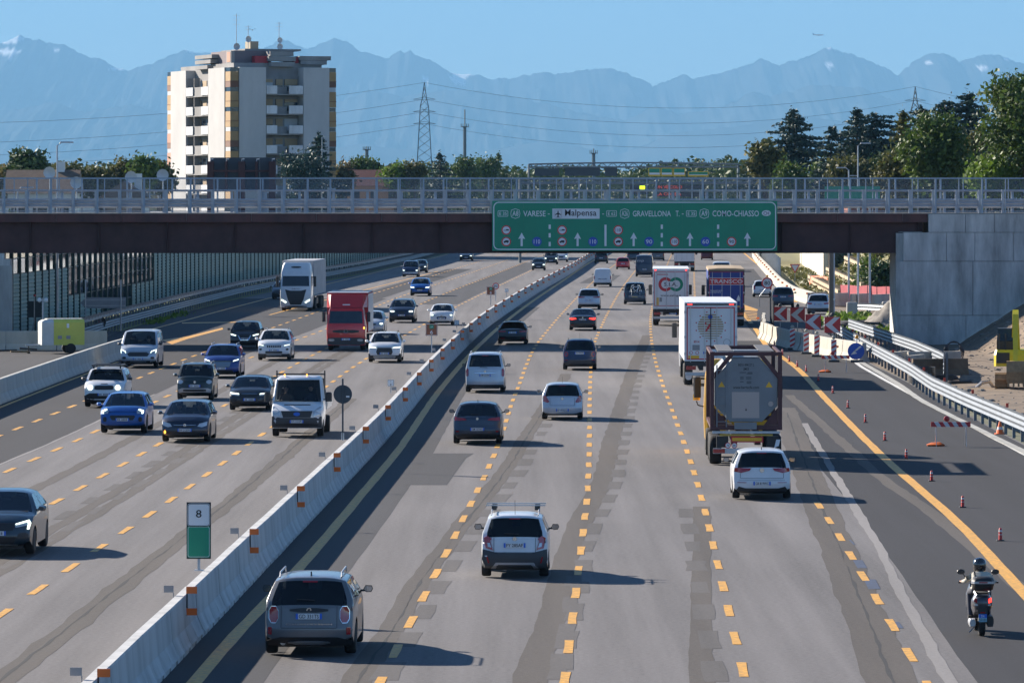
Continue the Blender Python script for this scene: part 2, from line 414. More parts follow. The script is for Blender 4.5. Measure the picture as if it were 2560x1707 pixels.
sheet('milled_strip', lf(S1, -.30), lf(S1, .26), 70, 262, .0035, A_BRN, 1.6, .12)
sheet('milled_strip', lf(S2, -.30), lf(S2, .34), 70, 335, .0035, A_BRN, 1.6, .12)
sheet('milled_strip', lf(S3, -.26), lf(S3, .22), 70, 150, .0035, A_BRN, 1.6, .08)
sheet('milled_strip', lf(S4, -.55), lf(S4, .42), 70, 220, .0035, A_BRN, 1.6, .14)
sheet('joint_strip', lf(S5, -.12), lf(S5, .13), 70, 205, .0055, A_GRY, 1.2, .10)
sheet('milled_strip', lf(S6, -.22), lf(S6, .2), 118, 234, .0035, A_BRN, 1.6, .12)
sheet('crack_line', lf(S4, -.05), lf(S4, .0), 70, 215, .0055, A_BLK, .8, .10)
sheet('crack_line', lf(S1, .0), lf(S1, .035), 70, 240, .0055, A_BLK, .8, .10)
LAS = lambda d: lf(LA, d)
sheet('milled_strip', LAS(-1.75), LAS(-1.35), 75, 300, .0035, A_BRN, 1.6, .16)
sheet('milled_strip', LAS(1.55), LAS(2.15), 75, 230, .0035, A_BRN, 1.6, .18)
sheet('crack_line', LAS(1.78), LAS(1.83), 75, 230, .0055, A_BLK, .8, .10)
sheet('milled_strip', lf(LB, -1.6), lf(LB, -1.15), 90, 300, .0035, A_BRN, 1.6, .16)
sheet('milled_strip', lf(LB, 1.1), lf(LB, 1.5), 90, 300, .0035, A_BRN, 1.6, .16)
sheet('joint_strip', lf(LC, -.82), lf(LC, -.7), 160, 235, .0055, A_GRY, 1.2, .05)
# squares where older lane dashes were milled away
def dash(line, yc, ln, wd, z, jit=0.0):
    ya, yb = yc - ln / 2, yc + ln / 2; b = MB(); vs = []
    for y in (ya, (ya + yb) / 2, yb):
        x = interp(line, y)
        vs += [(x - wd / 2 + random.uniform(-jit, jit), y, z), (x + wd / 2 + random.uniform(-jit, jit), y, z)]
    return b.add(vs, [(0, 1, 3, 2), (2, 3, 5, 4)])
zz = .0038
for line, off, y0, y1, wd in ((S1, .5, 84, 215, .6), (S2, .5, 84, 300, .55), (R4, -.55, 84, 148, .62), (LA, -2.4, 90, 250, .45), (LB, 1.65, 120, 300, .4), (R3, -.1, 86, 122, .5)):
    y = y0; ln2 = [(p[0], p[1] + off) for p in line]; zz += .0002
    while y < y1:
        if random.random() < .82: dash(ln2, y, random.uniform(3.2, 4.6), wd * random.uniform(.6, .85), zz, .04).build('milled_square', A_BR2, road); y += 7.0
# painted dashes, 3 m with 4 m gaps; the nearer ones one by one, the far ones as one sheet
far = MB()
def dashed(line, y0, y1, ph, wd=.185, pitch=7.0):
    y = ph
    while y < y1:
        if y > y0:
            d = dash(line, y, 3.0, wd, .0085, .015)
            if y < 335: d.build('lane_dash', YEL, road)
            else: add_mb(far, d)
        y += pitch
dashed(R2, 90, 820, 109.3 - 28); dashed(R3, 90, 820, 96.3 - 7); dashed(R4, 90, 820, 98.3 - 7); dashed(R5, 90, 152, 101.5 - 14); dashed(R5, 330, 820, 333)
dashed(LA, 90, 820, 118.3 - 28); dashed(LB, 110, 820, 152.5 - 42); dashed(LC, 150, 820, 169.8 - 21); dashed(LD, 150, 820, 200.4 - 42)
o = far.build('far_lane_dashes', YEL, road); tag(o, kind='stuff')
def solid(line, y0, y1, wd, m=None, z=.0085, name='edge_line', wob=.03):
    strip_mesh(lf(line, -wd / 2), lf(line, wd / 2), y0, y1, z, 2.0, wob).build(name, m or YEL, road)
solid(R1, 70, 820, .30); solid(R6, 100, 352, .32); solid(R6, 366, 400, .3)
RB = gline([(1952,717),(1911,676),(1888,656),(1865,637)]); solid(RB, 440, 830, .3)
solid([(60, 17.9), (180.7, 18.2), (271, 18.75), (290, 19.3)], 80, 290, .22, WHT)
LL = gline([(500,791),(576.5,770.6),(688,742)]) + [(611, -16.4), (780, -10.8)]; solid(LL, 330, 800, .22)
solid([(300, -21.5), (345, -19.6), (395, -18.6), (560, -11.6)], 392, 620, .2)
solid([(60, -22.6), (223, -22.2), (281, -21.8)], 80, 281, .18)
# gores: sloping yellow hatching between the edge lines
def quad(pix, m, z=.0085, name='gore_bar', par=None):
    b = MB(); p = [gp(*a) for a in pix]; b.add([(a.x, a.y, z) for a in p], [tuple(range(len(p)))]); return b.build(name, m, par or road)
for pix in ([(404,850),(430,861),(470,847),(558,823.4),(556,819.5),(468,841)], [(455,806.5),(594,804.5),(594,806.3),(455,808.8)]): quad(pix, YEL, .0085)
for pix in ([(1861,762),(1895,774),(1893,778),(1863,776)],): quad(pix, YEL, .0085)
for i in range(6): quad([(1862 + i, 779 + i * 3.6), (1893, 781 + i * 3.6), (1893, 782.5 + i * 3.6), (1862 + i, 780.4 + i * 3.6)], YEL, .0085)
# dark blue overpainting of old marks in the right lane
for (x, y, w_, h_) in ((2150,1410,24,20),(2180,1460,30,24),(2240,1562,26,16),(2130,1355,6,12)):
    quad([(x - w_/2 - 6, y - h_/2), (x + w_/2 - 6, y - h_/2), (x + w_/2 + 6, y + h_/2), (x - w_/2 + 6, y + h_/2)], BLUEP, .007, 'overpainted_mark')
# paved yard behind the left concrete barrier
b = MB(); b.add([(-60, 150, -.004), (-23.6, 150, -.004), (-23.6, 300, -.004), (-26.8, 345, -.004), (-60, 345, -.004)], [(0, 1, 2, 3, 4)])
tag(b.build('yard', A_MID), kind='structure')

# ---------------------------------------------------------------- concrete barriers
def concrete(name, col, var=.25, sc_=.9):
    return mat(name, col, .9, var=var, scale=sc_, bump=.25, bscale=14, spec=.25, stretch=(1, 1, .25))
C_BAR = concrete('barrier_concrete', (.47, .475, .47), .3); C_OLD = concrete('old_concrete', (.36, .36, .34), .3)
C_CREAM = concrete('cream_concrete', (.43, .405, .35), .24)
def block_mesh(L, h=1.02, name='barrier_block', m=None, detail=True):
    """precast safety-shape block along local y, with ribs on the flare and notches under the foot"""
    prof0 = [(.31, 0), (.31, .09), (.27, .14), (.15, .40), (.11, h - .03), (.09, h)]
    ys = []; n = 4 if detail else 1; g = .012
    if detail:
        for i in range(n):
            a = -L / 2 + g + (L - 2 * g) * i / n; c = -L / 2 + g + (L - 2 * g) * (i + 1) / n; mid = (a + c) / 2
            ys += [(a, 0, 0), (mid - .16, 0, 0), (mid - .155, .075, 0), (mid + .155, .075, 0), (mid + .16, 0, 0), (mid + .3, 0, 0), (mid + .33, 0, .025), (c - .06, 0, .025), (c - .03, 0, 0)]
    ys = ys + [(L / 2 - g, 0, 0)] if detail else [(-L / 2 + g, 0, 0), (L / 2 - g, 0, 0)]
    loops = []
    for y, up, rib in ys:
        pr = [(r - (rib if .09 <= z <= .35 else 0), max(z, up)) for r, z in prof0]
        loops.append([(-r, y, z) for r, z in pr] + [(r, y, z) for r, z in reversed(pr)])
    b = MB(); b.loft(loops); return b.mesh(name, m or C_BAR, fix=True)
def barrier_row(root, pts_fn, y0, y1, L, me, name='barrier_block'):
    y = y0; out = []
    while y < y1:
        x0, x1 = pts_fn(y), pts_fn(y + L); d = math.atan2(-(x1 - x0), L)
        yy = y + L / 2 * math.cos(d)
        o = inst(name, me, root, ((x0 + x1) / 2, yy, 0), d + random.uniform(-.003, .003)); out.append(o)
        y += L * math.cos(d)
    return out
MED = [(60, -7.55), (95.6, -6.93), (106.1, -6.71), (124.7, -6.34), (138.7, -6.05), (190.8, -5.0), (263.5, -3.9), (337.8, -2.4), (383.5, -1.1), (491.3, 2.55), (602, 6.75), (726, 11.0), (900, 17.3)]
medf = lambda y: interp(MED, y)
med = thing('median_barrier', 'long curving grey concrete barrier between the two carriageways with orange reflectors', 'barrier')
blkA = block_mesh(6.0); blkB = block_mesh(6.0, detail=False)
barrier_row(med, medf, 70, 340, 6.0, blkA); barrier_row(med, medf, 340.2, 860, 6.0, blkB)
ORANGE = mat('reflector_orange', (.85, .16, .02), .4); BLACKP = mat('black_plastic', (.02, .02, .022), .5); STEEL = mat('galvanised_steel', (.42, .45, .48), .45, .6, var=.15, scale=2)
GREYP = mat('reflector_grey', (.25, .25, .26), .5)
rb = MB(); rb.bb((.12, -.012, .62), (.15, .012, 1.2)); rb_m = rb.mesh('reflector_bracket', BLACKP)
rp = MB(); rp.bb((.12, -.03, 1.06), (.34, -.013, 1.2)); rp_m = rp.mesh('reflector', ORANGE)
rq = MB(); rq.bb((.12, -.03, .62), (.34, -.013, .76)); rq_m = rq.mesh('reflector', ORANGE)
rg = MB(); rg.bb((-.34, .0, 1.08), (-.14, .012, 1.22)); rg.bb((-.15, 0, .95), (-.13, .012, 1.08)); rg_m = rg.mesh('reflector_back', GREYP)
y = 85.6
while y < 820:
    br = inst('reflector_bracket', rb_m, med, (medf(y), y, 0))
    inst('reflector', rp_m, br); inst('reflector', rq_m, br)
    if y < 330: inst('reflector_back', rg_m, br)
    y += 18.0
# left concrete barrier, by the yard
lb = thing('yard_barrier', 'smooth concrete barrier wall along the yard with the yellow trailer', 'barrier')
LBP = [(60, -23.2), (223.5, -22.8), (281.6, -22.35), (300, -21.8)]
barrier_row(lb, lambda y: interp(LBP, y), 90, 292, 4.0, block_mesh(4.0, 1.05, detail=False, m=concrete('yard_concrete', (.42, .42, .39))))
yb = thing('back_yard_barrier', 'pale concrete blocks behind the yellow trailer', 'barrier')
me = block_mesh(3.0, 1.15, detail=False, m=C_CREAM)
for i in range(6):
    p = Vector((-40.6 + i * 3.0, 301 + i * .3, 0)); inst('barrier_block', me, yb, p, R(-85))
# ---------------------------------------------------------------- steel guardrails
GALV = mat('guardrail_steel', (.13, .15, .175), .5, .3, var=.18, scale=1.2, bump=.1)
def wave_loop(c, nrm, z0, z1, waves=3, amp=.04):
    """cross-section points of a corrugated beam at point c, nrm = horizontal normal"""
    pts = []; n = waves * 4
    for i in range(n + 1):
        z = z0 + (z1 - z0) * i / n; o = amp * (.5 + .5 * math.cos(2 * math.pi * waves * i / n))
        pts.append((o, z))
    pts = pts + [(o - .012, z) for o, z in reversed(pts)]
    return [(c[0] + nrm[0] * o, c[1] + nrm[1] * o, c[2] + z) for o, z in pts]
def guardrail(name, label, path, post_step=2.25, z0=.42, z1=.95, side=-1, waves=3, extra=None, post_h=.9, post=.12, base=0.0):
    """path: list of ground points; beam on the given side, posts behind it"""
    root = thing(name, label, 'guardrail')
    P = [Vector(p) for p in path]; seg = []; L = 0
    for i in range(len(P) - 1): seg.append((L, P[i], P[i + 1])); L += (P[i + 1] - P[i]).length
    def at(d):
        for s0, a, b_ in seg:
            l = (b_ - a).length
            if d <= s0 + l or (s0, a, b_) == seg[-1]:
                t = (b_ - a).normalized(); return a + t * (d - s0), Vector((-t.y, t.x, 0)) * (-side)
    n = max(1, int(L / 4.5)); d = 0.0
    for i in range(n):
        d0, d1 = L * i / n, L * (i + 1) / n
        (a, na), (c, nc) = at(d0 + .01), at(d1 + .035)
        b = MB(); b.loft([wave_loop(a, na, z0, z1, waves), wave_loop(c, nc, z0, z1, waves)])
        b.build('beam', GALV, root, smooth=30)
        if extra:
            b = MB(); b.loft([wave_loop(a - na * .1, na, extra[0], extra[1], 1, .03), wave_loop(c - nc * .1, nc, extra[0], extra[1], 1, .03)]); b.build('upper_rail', GALV, root)
    pm_ = MB(); pm_.bb((-post / 2, -.04, base), (post / 2, .04, post_h)); pme = pm_.mesh('post', GALV)
    k = int(L / post_step)
    for i in range(k + 1):
        p, nn = at(min(L - .05, i * post_step + .4)); p = p - nn * .14
        inst('post', pme, root, p, math.atan2(nn.y, nn.x))
    return root, at, L
def gpath(pts): return [Vector((x, y, 0)) for y, x in pts]
gr_r, atr, Lr = guardrail('steel_guardrail', 'curving steel guardrail with small red reflectors beside the coned-off strip', [Vector((18.95, 150, 0)), Vector((18.9, 187.7, 0)), Vector((18.75, 211, 0)), Vector((18.8, 227.8, 0)), Vector((19.35, 247, 0)), Vector((19.6, 262, 0)), Vector((20.2, 300, 0)), Vector((20.6, 325, 0)), Vector((20.9, 340, 0))], 3.0, .5, 1.12, side=-1, post_h=1.08)
b = MB(); b.bb((-.05, -.02, 1.12), (.05, .01, 1.28)); rm = b.mesh('reflector', mat('reflector_red', (.6, .05, .02), .4))
for i in range(12):
    p, nn = atr(3 + i * 13.5); inst('reflector', rm, gr_r, p)
guardrail('second_guardrail', 'second steel guardrail standing behind the curving one near the dirt', [Vector((21.0, 247, 0)), Vector((22.3, 262, 0)), Vector((22.6, 285, 0)), Vector((22.4, 310, 0)), Vector((22.2, 335, 0))], 3.0, .5, 1.12, side=-1, post_h=1.08)
kb = strip_mesh(lambda y: interp([(60, 18.75), (211, 18.55), (228, 18.6), (247, 19.05), (285, 19.55)], y) - .42, lambda y: interp([(60, 18.75), (211, 18.55), (228, 18.6), (247, 19.05), (285, 19.55)], y) - .1, 90, 288, .03, 3, .04).build('kerb', C_OLD)
tag(kb, kind='structure')
guardrail('left_guardrail', 'two-tier steel guardrail in front of the green noise barrier', gpath([(318, -27.0), (343, -26.9), (395, -26.0), (461, -24.6), (535, -21.3), (611, -17.5), (700, -14.1), (780, -11.9), (830, -9.8)]), 2.25, .42, .92, side=1, extra=(1.15, 1.5), post_h=1.5)
tag(strip_mesh(lambda y: interp(LEFT_EDGE, y) - 6, lambda y: interp(LEFT_EDGE, y) + .1, 345, 820, .006, 6).build('verge', mat('verge_grass', (.10, .13, .03), .95, var=.5, scale=.8, dark=(.12, .10, .05))), kind='structure')
# ---------------------------------------------------------------- the overpass
YB = 312.0; SB = F / YB
def bx(px): return (px - CX) / SB
def bz(py): return H - (py - HY) / SB
GALV_B = mat('bridge_guardrail', (.36, .40, .45), .5, .3, var=.15, scale=1.5)
CORTEN = mat('weathering_steel', (.13, .05, .042), .7, .1, var=.3, scale=.6, bump=.1, stretch=(1, 1, .3), dark=(.06, .032, .032))
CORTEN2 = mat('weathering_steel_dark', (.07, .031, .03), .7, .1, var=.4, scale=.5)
C_ABUT = mat('abutment_concrete', (.53, .525, .50), .9, var=.5, scale=.6, bump=.2, bscale=9, spec=.2, stretch=(1.6, 1, .35))
FENCE = mat('fence_steel', (.28, .34, .41), .5, .4, var=.12, scale=2)
br = thing('motorway_overpass', 'dark rusty steel girder bridge with grey railings spanning the whole motorway', 'bridge')
XR = bx(2315); XL = -60.0
b = MB()
for y0 in (YB + .45, YB + 8.6):
    b.bb((XL, y0, 5.7), (XR - .15, y0 + .04, 7.6)); b.bb((XL, y0 - .28, 5.66), (XR - .15, y0 + .32, 5.72)); b.bb((XL, y0 - .25, 7.55), (XR - .15, y0 + .3, 7.6))
b.build('girder', CORTEN2, br)
b = MB(); b.bb((-.012, YB + .2, 5.73), (.012, YB + .445, 7.54)); stf = b.mesh('stiffener', CORTEN2)
for i in range(14): inst('stiffener', stf, br, (-29.6 + i * 4.2, 0, 0))
fp = MB(); fp.bb((-1.99, -.02, 7.56), (1.99, .02, 8.1)); fpm = fp.mesh('fascia_panel', CORTEN)
x = XL + 2
while x + 2 < XR: inst('fascia_panel', fpm, br, (x, YB, 0)); inst('fascia_panel', fpm, br, (x, YB + 9.6, 0)); x += 4.0
for yy in (YB, YB + 9.6):
    b = MB(); b.bb((x - 1.99, yy - .02, 7.56), (XR + .1, yy + .02, 8.1)); b.build('fascia_panel', CORTEN, br)
b = MB(); b.bb((XL, YB + .03, 7.62), (XR + 40, YB + 9.57, 8.08)); b.build('deck', C_OLD, br)
b = MB(); b.bb((XL, YB - .06, 8.085), (XR + 40, YB + .8, 8.13)); b.bb((XL, YB + 8.8, 8.085), (XR + 40, YB + 9.66, 8.13)); b.build('deck_edge', mat('edge_concrete', (.5, .44, .38), .9, var=.2), br)
b = MB(); b.bb((XL, YB + .81, 8.085), (XR + 40, YB + 8.79, 8.12)); b.build('carriageway', A_MID, br)
# railings: posts, top rail, fine mesh panels; guardrails behind
mesh_m, t, bb_ = new_mat('mesh_infill'); 
tr = t.nodes.new('ShaderNodeBsdfTransparent'); mx = t.nodes.new('ShaderNodeMixShader'); mx.inputs[0].default_value = .07
bb_.inputs['Base Color'].default_value = (.25, .3, .36, 1); bb_.inputs['Metallic'].default_value = .3; bb_.inputs['Roughness'].default_value = .5
t.links.new(tr.outputs[0], mx.inputs[1]); t.links.new(bb_.outputs[0], mx.inputs[2]); t.links.new(mx.outputs[0], t.nodes['Material Output'].inputs[0])
ZT = 10.24
pb = MB(); pb.bb((-.055, -.04, 8.13), (.055, .04, ZT)); post_m = pb.mesh('fence_post', FENCE)
pb = MB(); pb.bb((-.028, -.03, 8.13), (.028, .03, ZT)); post_s = pb.mesh('fence_post', FENCE)
pb = MB(); pb.bb((-.085, -.06, 8.13), (.085, .06, 9.55)); post_g = pb.mesh('guardrail_post', GALV_B)
pn = MB(); pn.bb((-1.4, -.004, 8.2), (1.4, .004, ZT - .03)); pnm = pn.mesh('mesh_panel', mesh_m)
for row, yy in enumerate((YB + .06, YB + 9.5)):
    b = MB(); b.bb((XL, yy - .035, ZT), (XR + 38, yy + .035, ZT + .06)); b.bb((XL, yy - .02, 8.2), (XR + 38, yy + .02, 8.23)); b.build('top_rail', FENCE, br)
    x = bx(11) - 2.86 * 10 + (1.1 if row else 0)
    while x < XR + 36:
        if x > -36 and x < 40:
            inst('fence_post', post_m, br, (x, yy, 0)); inst('fence_post', post_s, br, (x + 1.43, yy, 0)); inst('mesh_panel', pnm, br, (x + 1.43, yy + .05, 0))
        x += 2.86
for row, (yy, s_) in enumerate(((YB + .55, 1), (YB + 8.95, -1))):
    for zz0, zz1, wv in ((8.44, 9.0, 3), (9.44, 9.56, 1)):
        x = -44.0
        while x < XR + 36:
            b = MB(); b.loft([wave_loop((x, yy, 0), (0, s_), zz0, zz1, wv, .05), wave_loop((x + 4.02, yy, 0), (0, s_), zz0, zz1, wv, .05)])
            b.build('guardrail_beam', GALV_B, br, smooth=30); x += 4.0
    x = bx(50) - 1.43 * 20 + .35
    while x < XR + 36:
        if -44 < x < 40: inst('guardrail_post', post_g, br, (x, yy - s_ * .12, 0))
        x += 1.43 * (1 if row == 0 else 1.5)
# ---- right abutment: cast panels in courses, with a bearing shelf
ab = thing('right_abutment', 'tall grey concrete bridge abutment above the dirt at the construction site', 'abutment')
ya, yd = YB - .35, YB + 10.2
courses = [(-.6, bz(788), 23.55), (bz(788) + .015, bz(653), 23.55), (bz(653) + .015, bz(581), 24.0), (bz(581) + .015, 8.07, 25.55)]
for ci, (z0, z1, x0) in enumerate(courses):
    x = x0; i = 0
    while x < 46:
        wd = (4.3 if ci < 2 else 2.2) + .5 * math.sin(i * 2.3 + ci); dy = .006 * math.sin(i * 5.1 + ci * 2)
        b = MB(); b.bb((x + .012, ya + dy, z0), (x + wd - .012, ya + .5, z1 - .012)); b.build('wall_panel', C_ABUT, ab); x += wd; i += 1
b = MB(); b.bb((23.6, ya + .51, -.6), (46, YB + 5.4, bz(583) + .0)); b.bb((25.7, ya + .51, bz(583)), (46, yd, 7.6)); b.build('core_wall', C_ABUT, ab)
b = MB(); b.bb((23.75, YB + .1, bz(581) + .01), (25.2, YB + 1.2, bz(581) + .03)); b.build('bearing_shelf', C_ABUT, ab)
la = thing('left_abutment', 'narrow grey concrete bridge support at the left edge of the picture', 'abutment')
b = MB(); b.bb((-46, YB - .2, -.3), (bx(26), YB + 1.3, 5.3)); b.bb((-46, YB + .1, 5.3), (bx(10), YB + 1.2, 5.65)); b.build('support_wall', C_ABUT, la)
b = MB(); b.bb((bx(26) - 1.3, YB - .32, -.3), (bx(26) + .12, YB - .2, 4.9)); b.build('pilaster', C_OLD, la)
# ---------------------------------------------------------------- the green direction sign on the girder
GREEN = mat('sign_green', (.0, .25, .14), .45, var=.12, scale=.5); SWHITE = mat('sign_white', (.72, .74, .76), .45, var=.06, scale=1)
SBLUE = mat('sign_blue', (.01, .08, .42), .4); SRED = mat('sign_red', (.62, .03, .03), .4); SBLACK = mat('sign_black', (.01, .012, .015), .5)
ds = thing('direction_sign', 'long green motorway direction sign with white lettering and lane arrows on the bridge girder', 'sign')
YS = YB - .45
def zx(px): return bx(1200 + px / 3.0154)
def zz_(py): return bz(480 + py / 3.0154)
X0, X1, Z0, Z1 = zx(92), zx(2238), zz_(443), zz_(68)
n = 9
for i in range(n):
    b = MB(); a = X0 + (X1 - X0) * i / n; c = X0 + (X1 - X0) * (i + 1) / n
    b.bb((a + .002, YS, Z0), (c - .002, YS + .06, Z1)); b.build('sign_panel', GREEN, ds)
b = MB()
for i in range(8): b.box((X0 + 1 + i * 2.1, YS + .22, (Z0 + Z1) / 2 - .2), (.09, .3, 2.4))
b.build('bracket', STEEL, ds)
def rrect(cx, cz, hw, hh, r, n=5):
    pts = []
    for sx, sz, a0 in ((1, 1, 0), (-1, 1, 90), (-1, -1, 180), (1, -1, 270)):
        for k in range(n + 1):
            a = R(a0 + 90 * k / n); pts.append((cx + sx * (hw - r) + r * math.cos(a), cz + sz * (hh - r) + r * math.sin(a)))
    return pts
def flat(poly, y, name, m, par, d=.004):
    b = MB(); b.prism(poly, lambda a, c, e: (a, e, c), y - d, y); return b.build(name, m, par)
def ring(po, pi, y, name, m, par):
    n = len(po); b = MB(); vs = [(a, y - .004, c) for a, c in po] + [(a, y - .004, c) for a, c in pi]
    b.add(vs, [(i, (i + 1) % n, n + (i + 1) % n, n + i) for i in range(n)]); return b.build(name, m, par, fix=False)
def lettering(txt, cx, cz, h, y, m, par, xs=1.0, name='lettering', width=None):
    t_ = text_mesh(txt, h / .72)
    xs_ = [p[0] for p in t_.v]; zs = [p[2] for p in t_.v]
    wd = max(xs_) - min(xs_); ht = max(zs) - min(zs); mx_ = (max(xs_) + min(xs_)) / 2; mz = (max(zs) + min(zs)) / 2
    kx = (width / wd) if width else xs; kz = h / ht if not any(c in txt for c in 'gjpqy,') else 1
    b = MB(); b.add([(cx + (p[0] - mx_) * kx, y - .005, cz + (p[2] - mz) * kz) for p in t_.v], t_.f)
    return b.build(name, m, par, fix=False)
cxm, czm = (X0 + X1) / 2, (Z0 + Z1) / 2
hw, hh = (X1 - X0) / 2, (Z1 - Z0) / 2
ring(rrect(cxm, czm, hw - .07, hh - .06, .33), rrect(cxm, czm, hw - .13, hh - .12, .27), YS, 'border', SWHITE, ds)
def zt(txt, x0, x1, y0, y1, m=SWHITE, dy=.0):
    lettering(txt, zx((x0 + x1) / 2), zz_((y0 + y1) / 2), (y1 - y0) / 3.0154 / SB, YS - dy, m, ds, width=(x1 - x0) / 3.0154 / SB)
def zbox(x0, x1, y0, y1, m, nm, dy=.0, r=.03):
    return flat(rrect(zx((x0 + x1) / 2), zz_((y0 + y1) / 2), (x1 - x0) / 2 / 3.0154 / SB, (y1 - y0) / 2 / 3.0154 / SB, r, 3), YS - dy, nm, m, ds)
def zring(x0, x1, y0, y1, nm, wd=.03, r=.06):
    cx, cz, a, c = zx((x0 + x1) / 2), zz_((y0 + y1) / 2), (x1 - x0) / 2 / 3.0154 / SB, (y1 - y0) / 2 / 3.0154 / SB
    ring(rrect(cx, cz, a, c, r), rrect(cx, cz, a - wd, c - wd, max(.01, r - wd)), YS, nm, SWHITE, ds)
def oct_ring(x0, x1, y0, y1):
    def o(k):
        cx, cz, a, c = zx((x0 + x1) / 2), zz_((y0 + y1) / 2), (x1 - x0) / 2 / 3.0154 / SB - k, (y1 - y0) / 2 / 3.0154 / SB - k
        return [(cx + a * u, cz + c * v) for u, v in ((1, 0), (.85, .7), (0, 1), (-.85, .7), (-1, 0), (-.85, -.7), (0, -1), (.85, -.7))]
    ring(o(0), o(.03), YS, 'route_shield', SWHITE, ds)
for x0, t1 in ((134, 'E 35'), (952, 'E 62'), (1552, 'E 35')): zring(x0, x0 + 78, 140, 186, 'route_plate'); zt(t1, x0 + 12, x0 + 68, 151, 176)
for x0, t1 in ((230, 'A8'), (1053, 'A26'), (1652, 'A9')): oct_ring(x0, x0 + 73, 125, 202); zt(t1, x0 + 14, x0 + 60, 142, 182)
zt('VARESE', 326, 494, 142, 185); zt('-', 511, 525, 164, 169); zt('-', 920, 934, 164, 169); zt('GRAVELLONA', 1150, 1438, 142, 185); zt('T.', 1474, 1502, 142, 185); zt('-', 1520, 1534, 164, 169); zt('COMO-CHIASSO', 1750, 2100, 140, 185)
zbox(545, 901, 126, 202, SWHITE, 'airport_plate', r=.02); zt('Malpensa', 640, 877, 140, 188, SBLACK, .006)
zring(562, 616, 135, 195, 'airport_symbol'); pl = MB()
def P_(px, py): return (zx(px), zz_(py))
flat([P_(x, y) for x, y in ((588,140),(592,148),(593,158),(610,170),(610,175),(593,169),(592,182),(598,188),(598,191),(588,188),(578,191),(578,188),(584,182),(583,169),(566,175),(566,170),(583,158),(584,148))], YS - .005, 'aircraft_symbol', SBLACK, ds)
flat([(zx(2156) + .28 * math.cos(a * .3927), zz_(160) + .17 * 1.05 * math.sin(a * .3927)) for a in range(16)], YS, 'country_oval', SWHITE, ds); zt('CH', 2134, 2176, 148, 174, SBLACK, .006)
def roundel(cx, cy, txt, kind):
    r = 36 / 3.0154 / SB; c = (zx(cx), zz_(cy)); pol = lambda q: [(c[0] + q * math.cos(a * .2618), c[1] + q * math.sin(a * .2618)) for a in range(24)]
    if kind == 'blue':
        flat(pol(r), YS, 'roundel', SBLUE, ds); zt(txt, cx - 24, cx + 24, cy - 16, cy + 16, SWHITE, .006)
    else:
        flat(pol(r), YS, 'roundel', SRED, ds); flat(pol(r * .76), YS - .005, 'roundel_face', SWHITE, ds)
        if kind == 'num': zt(txt, cx - 20, cx + 20, cy - 13, cy + 13, SBLACK, .010)
        elif kind == 'lorry':
            flat([P_(cx + x, cy + y) for x, y in ((-19,8),(-19,-4),(-8,-4),(-8,-10),(18,-10),(18,6),(12,6),(12,10),(6,10),(6,6),(-8,6),(-8,10),(-14,10),(-14,8))], YS - .010, 'lorry_symbol', SBLACK, ds)
        else:
            flat([P_(cx + x, cy + y) for x, y in ((-22,3),(-22,0),(-4,0),(0,-6),(16,-6),(22,0),(22,4),(-22,4))], YS - .010, 'trailer_symbol', SBLACK, ds)
for cx in (198, 618): roundel(cx, 287, '', 'trailer'); roundel(cx, 374, '', 'lorry')
roundel(1041, 287, '110', 'num'); roundel(1041, 374, '', 'lorry'); roundel(1465, 374, '110', 'num'); roundel(1894, 374, '90', 'num')
roundel(429, 374, '110', 'blue'); roundel(851, 374, '110', 'blue'); roundel(1273, 374, '90', 'blue'); roundel(1698, 374, '60', 'blue')
for cx in (314, 735, 1157, 1581, 2013):
    flat([P_(cx + x, y) for x, y in ((0,306),(26,354),(8,350),(8,408),(-8,408),(-8,350),(-26,354))], YS, 'lane_arrow', SWHITE, ds)
for cx, so_ in ((525, 0), (945, 1), (1369, 0), (1793, 0)):
    if so_: zbox(cx - 8, cx + 8, 247, 408, SWHITE, 'lane_divider', r=.01)
    else:
        for y0 in (246, 310, 376): zbox(cx - 8, cx + 8, y0, y0 + 33, SWHITE, 'lane_divider', r=.01)
# ---------------------------------------------------------------- noise barrier on the left
nb = thing('noise_barrier', 'tall noise barrier of dark green posts, ribbed panels and clear panes', 'noise barrier')
NBP = [(320, -32.3), (343, -31.6), (395, -30.5), (461, -29.0), (535, -25.8), (611, -22.0), (700, -18.6), (780, -16.4), (900, -12)]
NGREEN = mat('noise_panel_green', (.24, .33, .285), .6, .1, var=.15, scale=1); NPOST = mat('noise_post_green', (.012, .035, .028), .5); NPANE = glass_mat('clear_pane', .82)
pm_ = MB(); pm_.bb((-.13, -.13, 0), (.13, .13, 6.2)); pmm = pm_.mesh('post', NPOST)
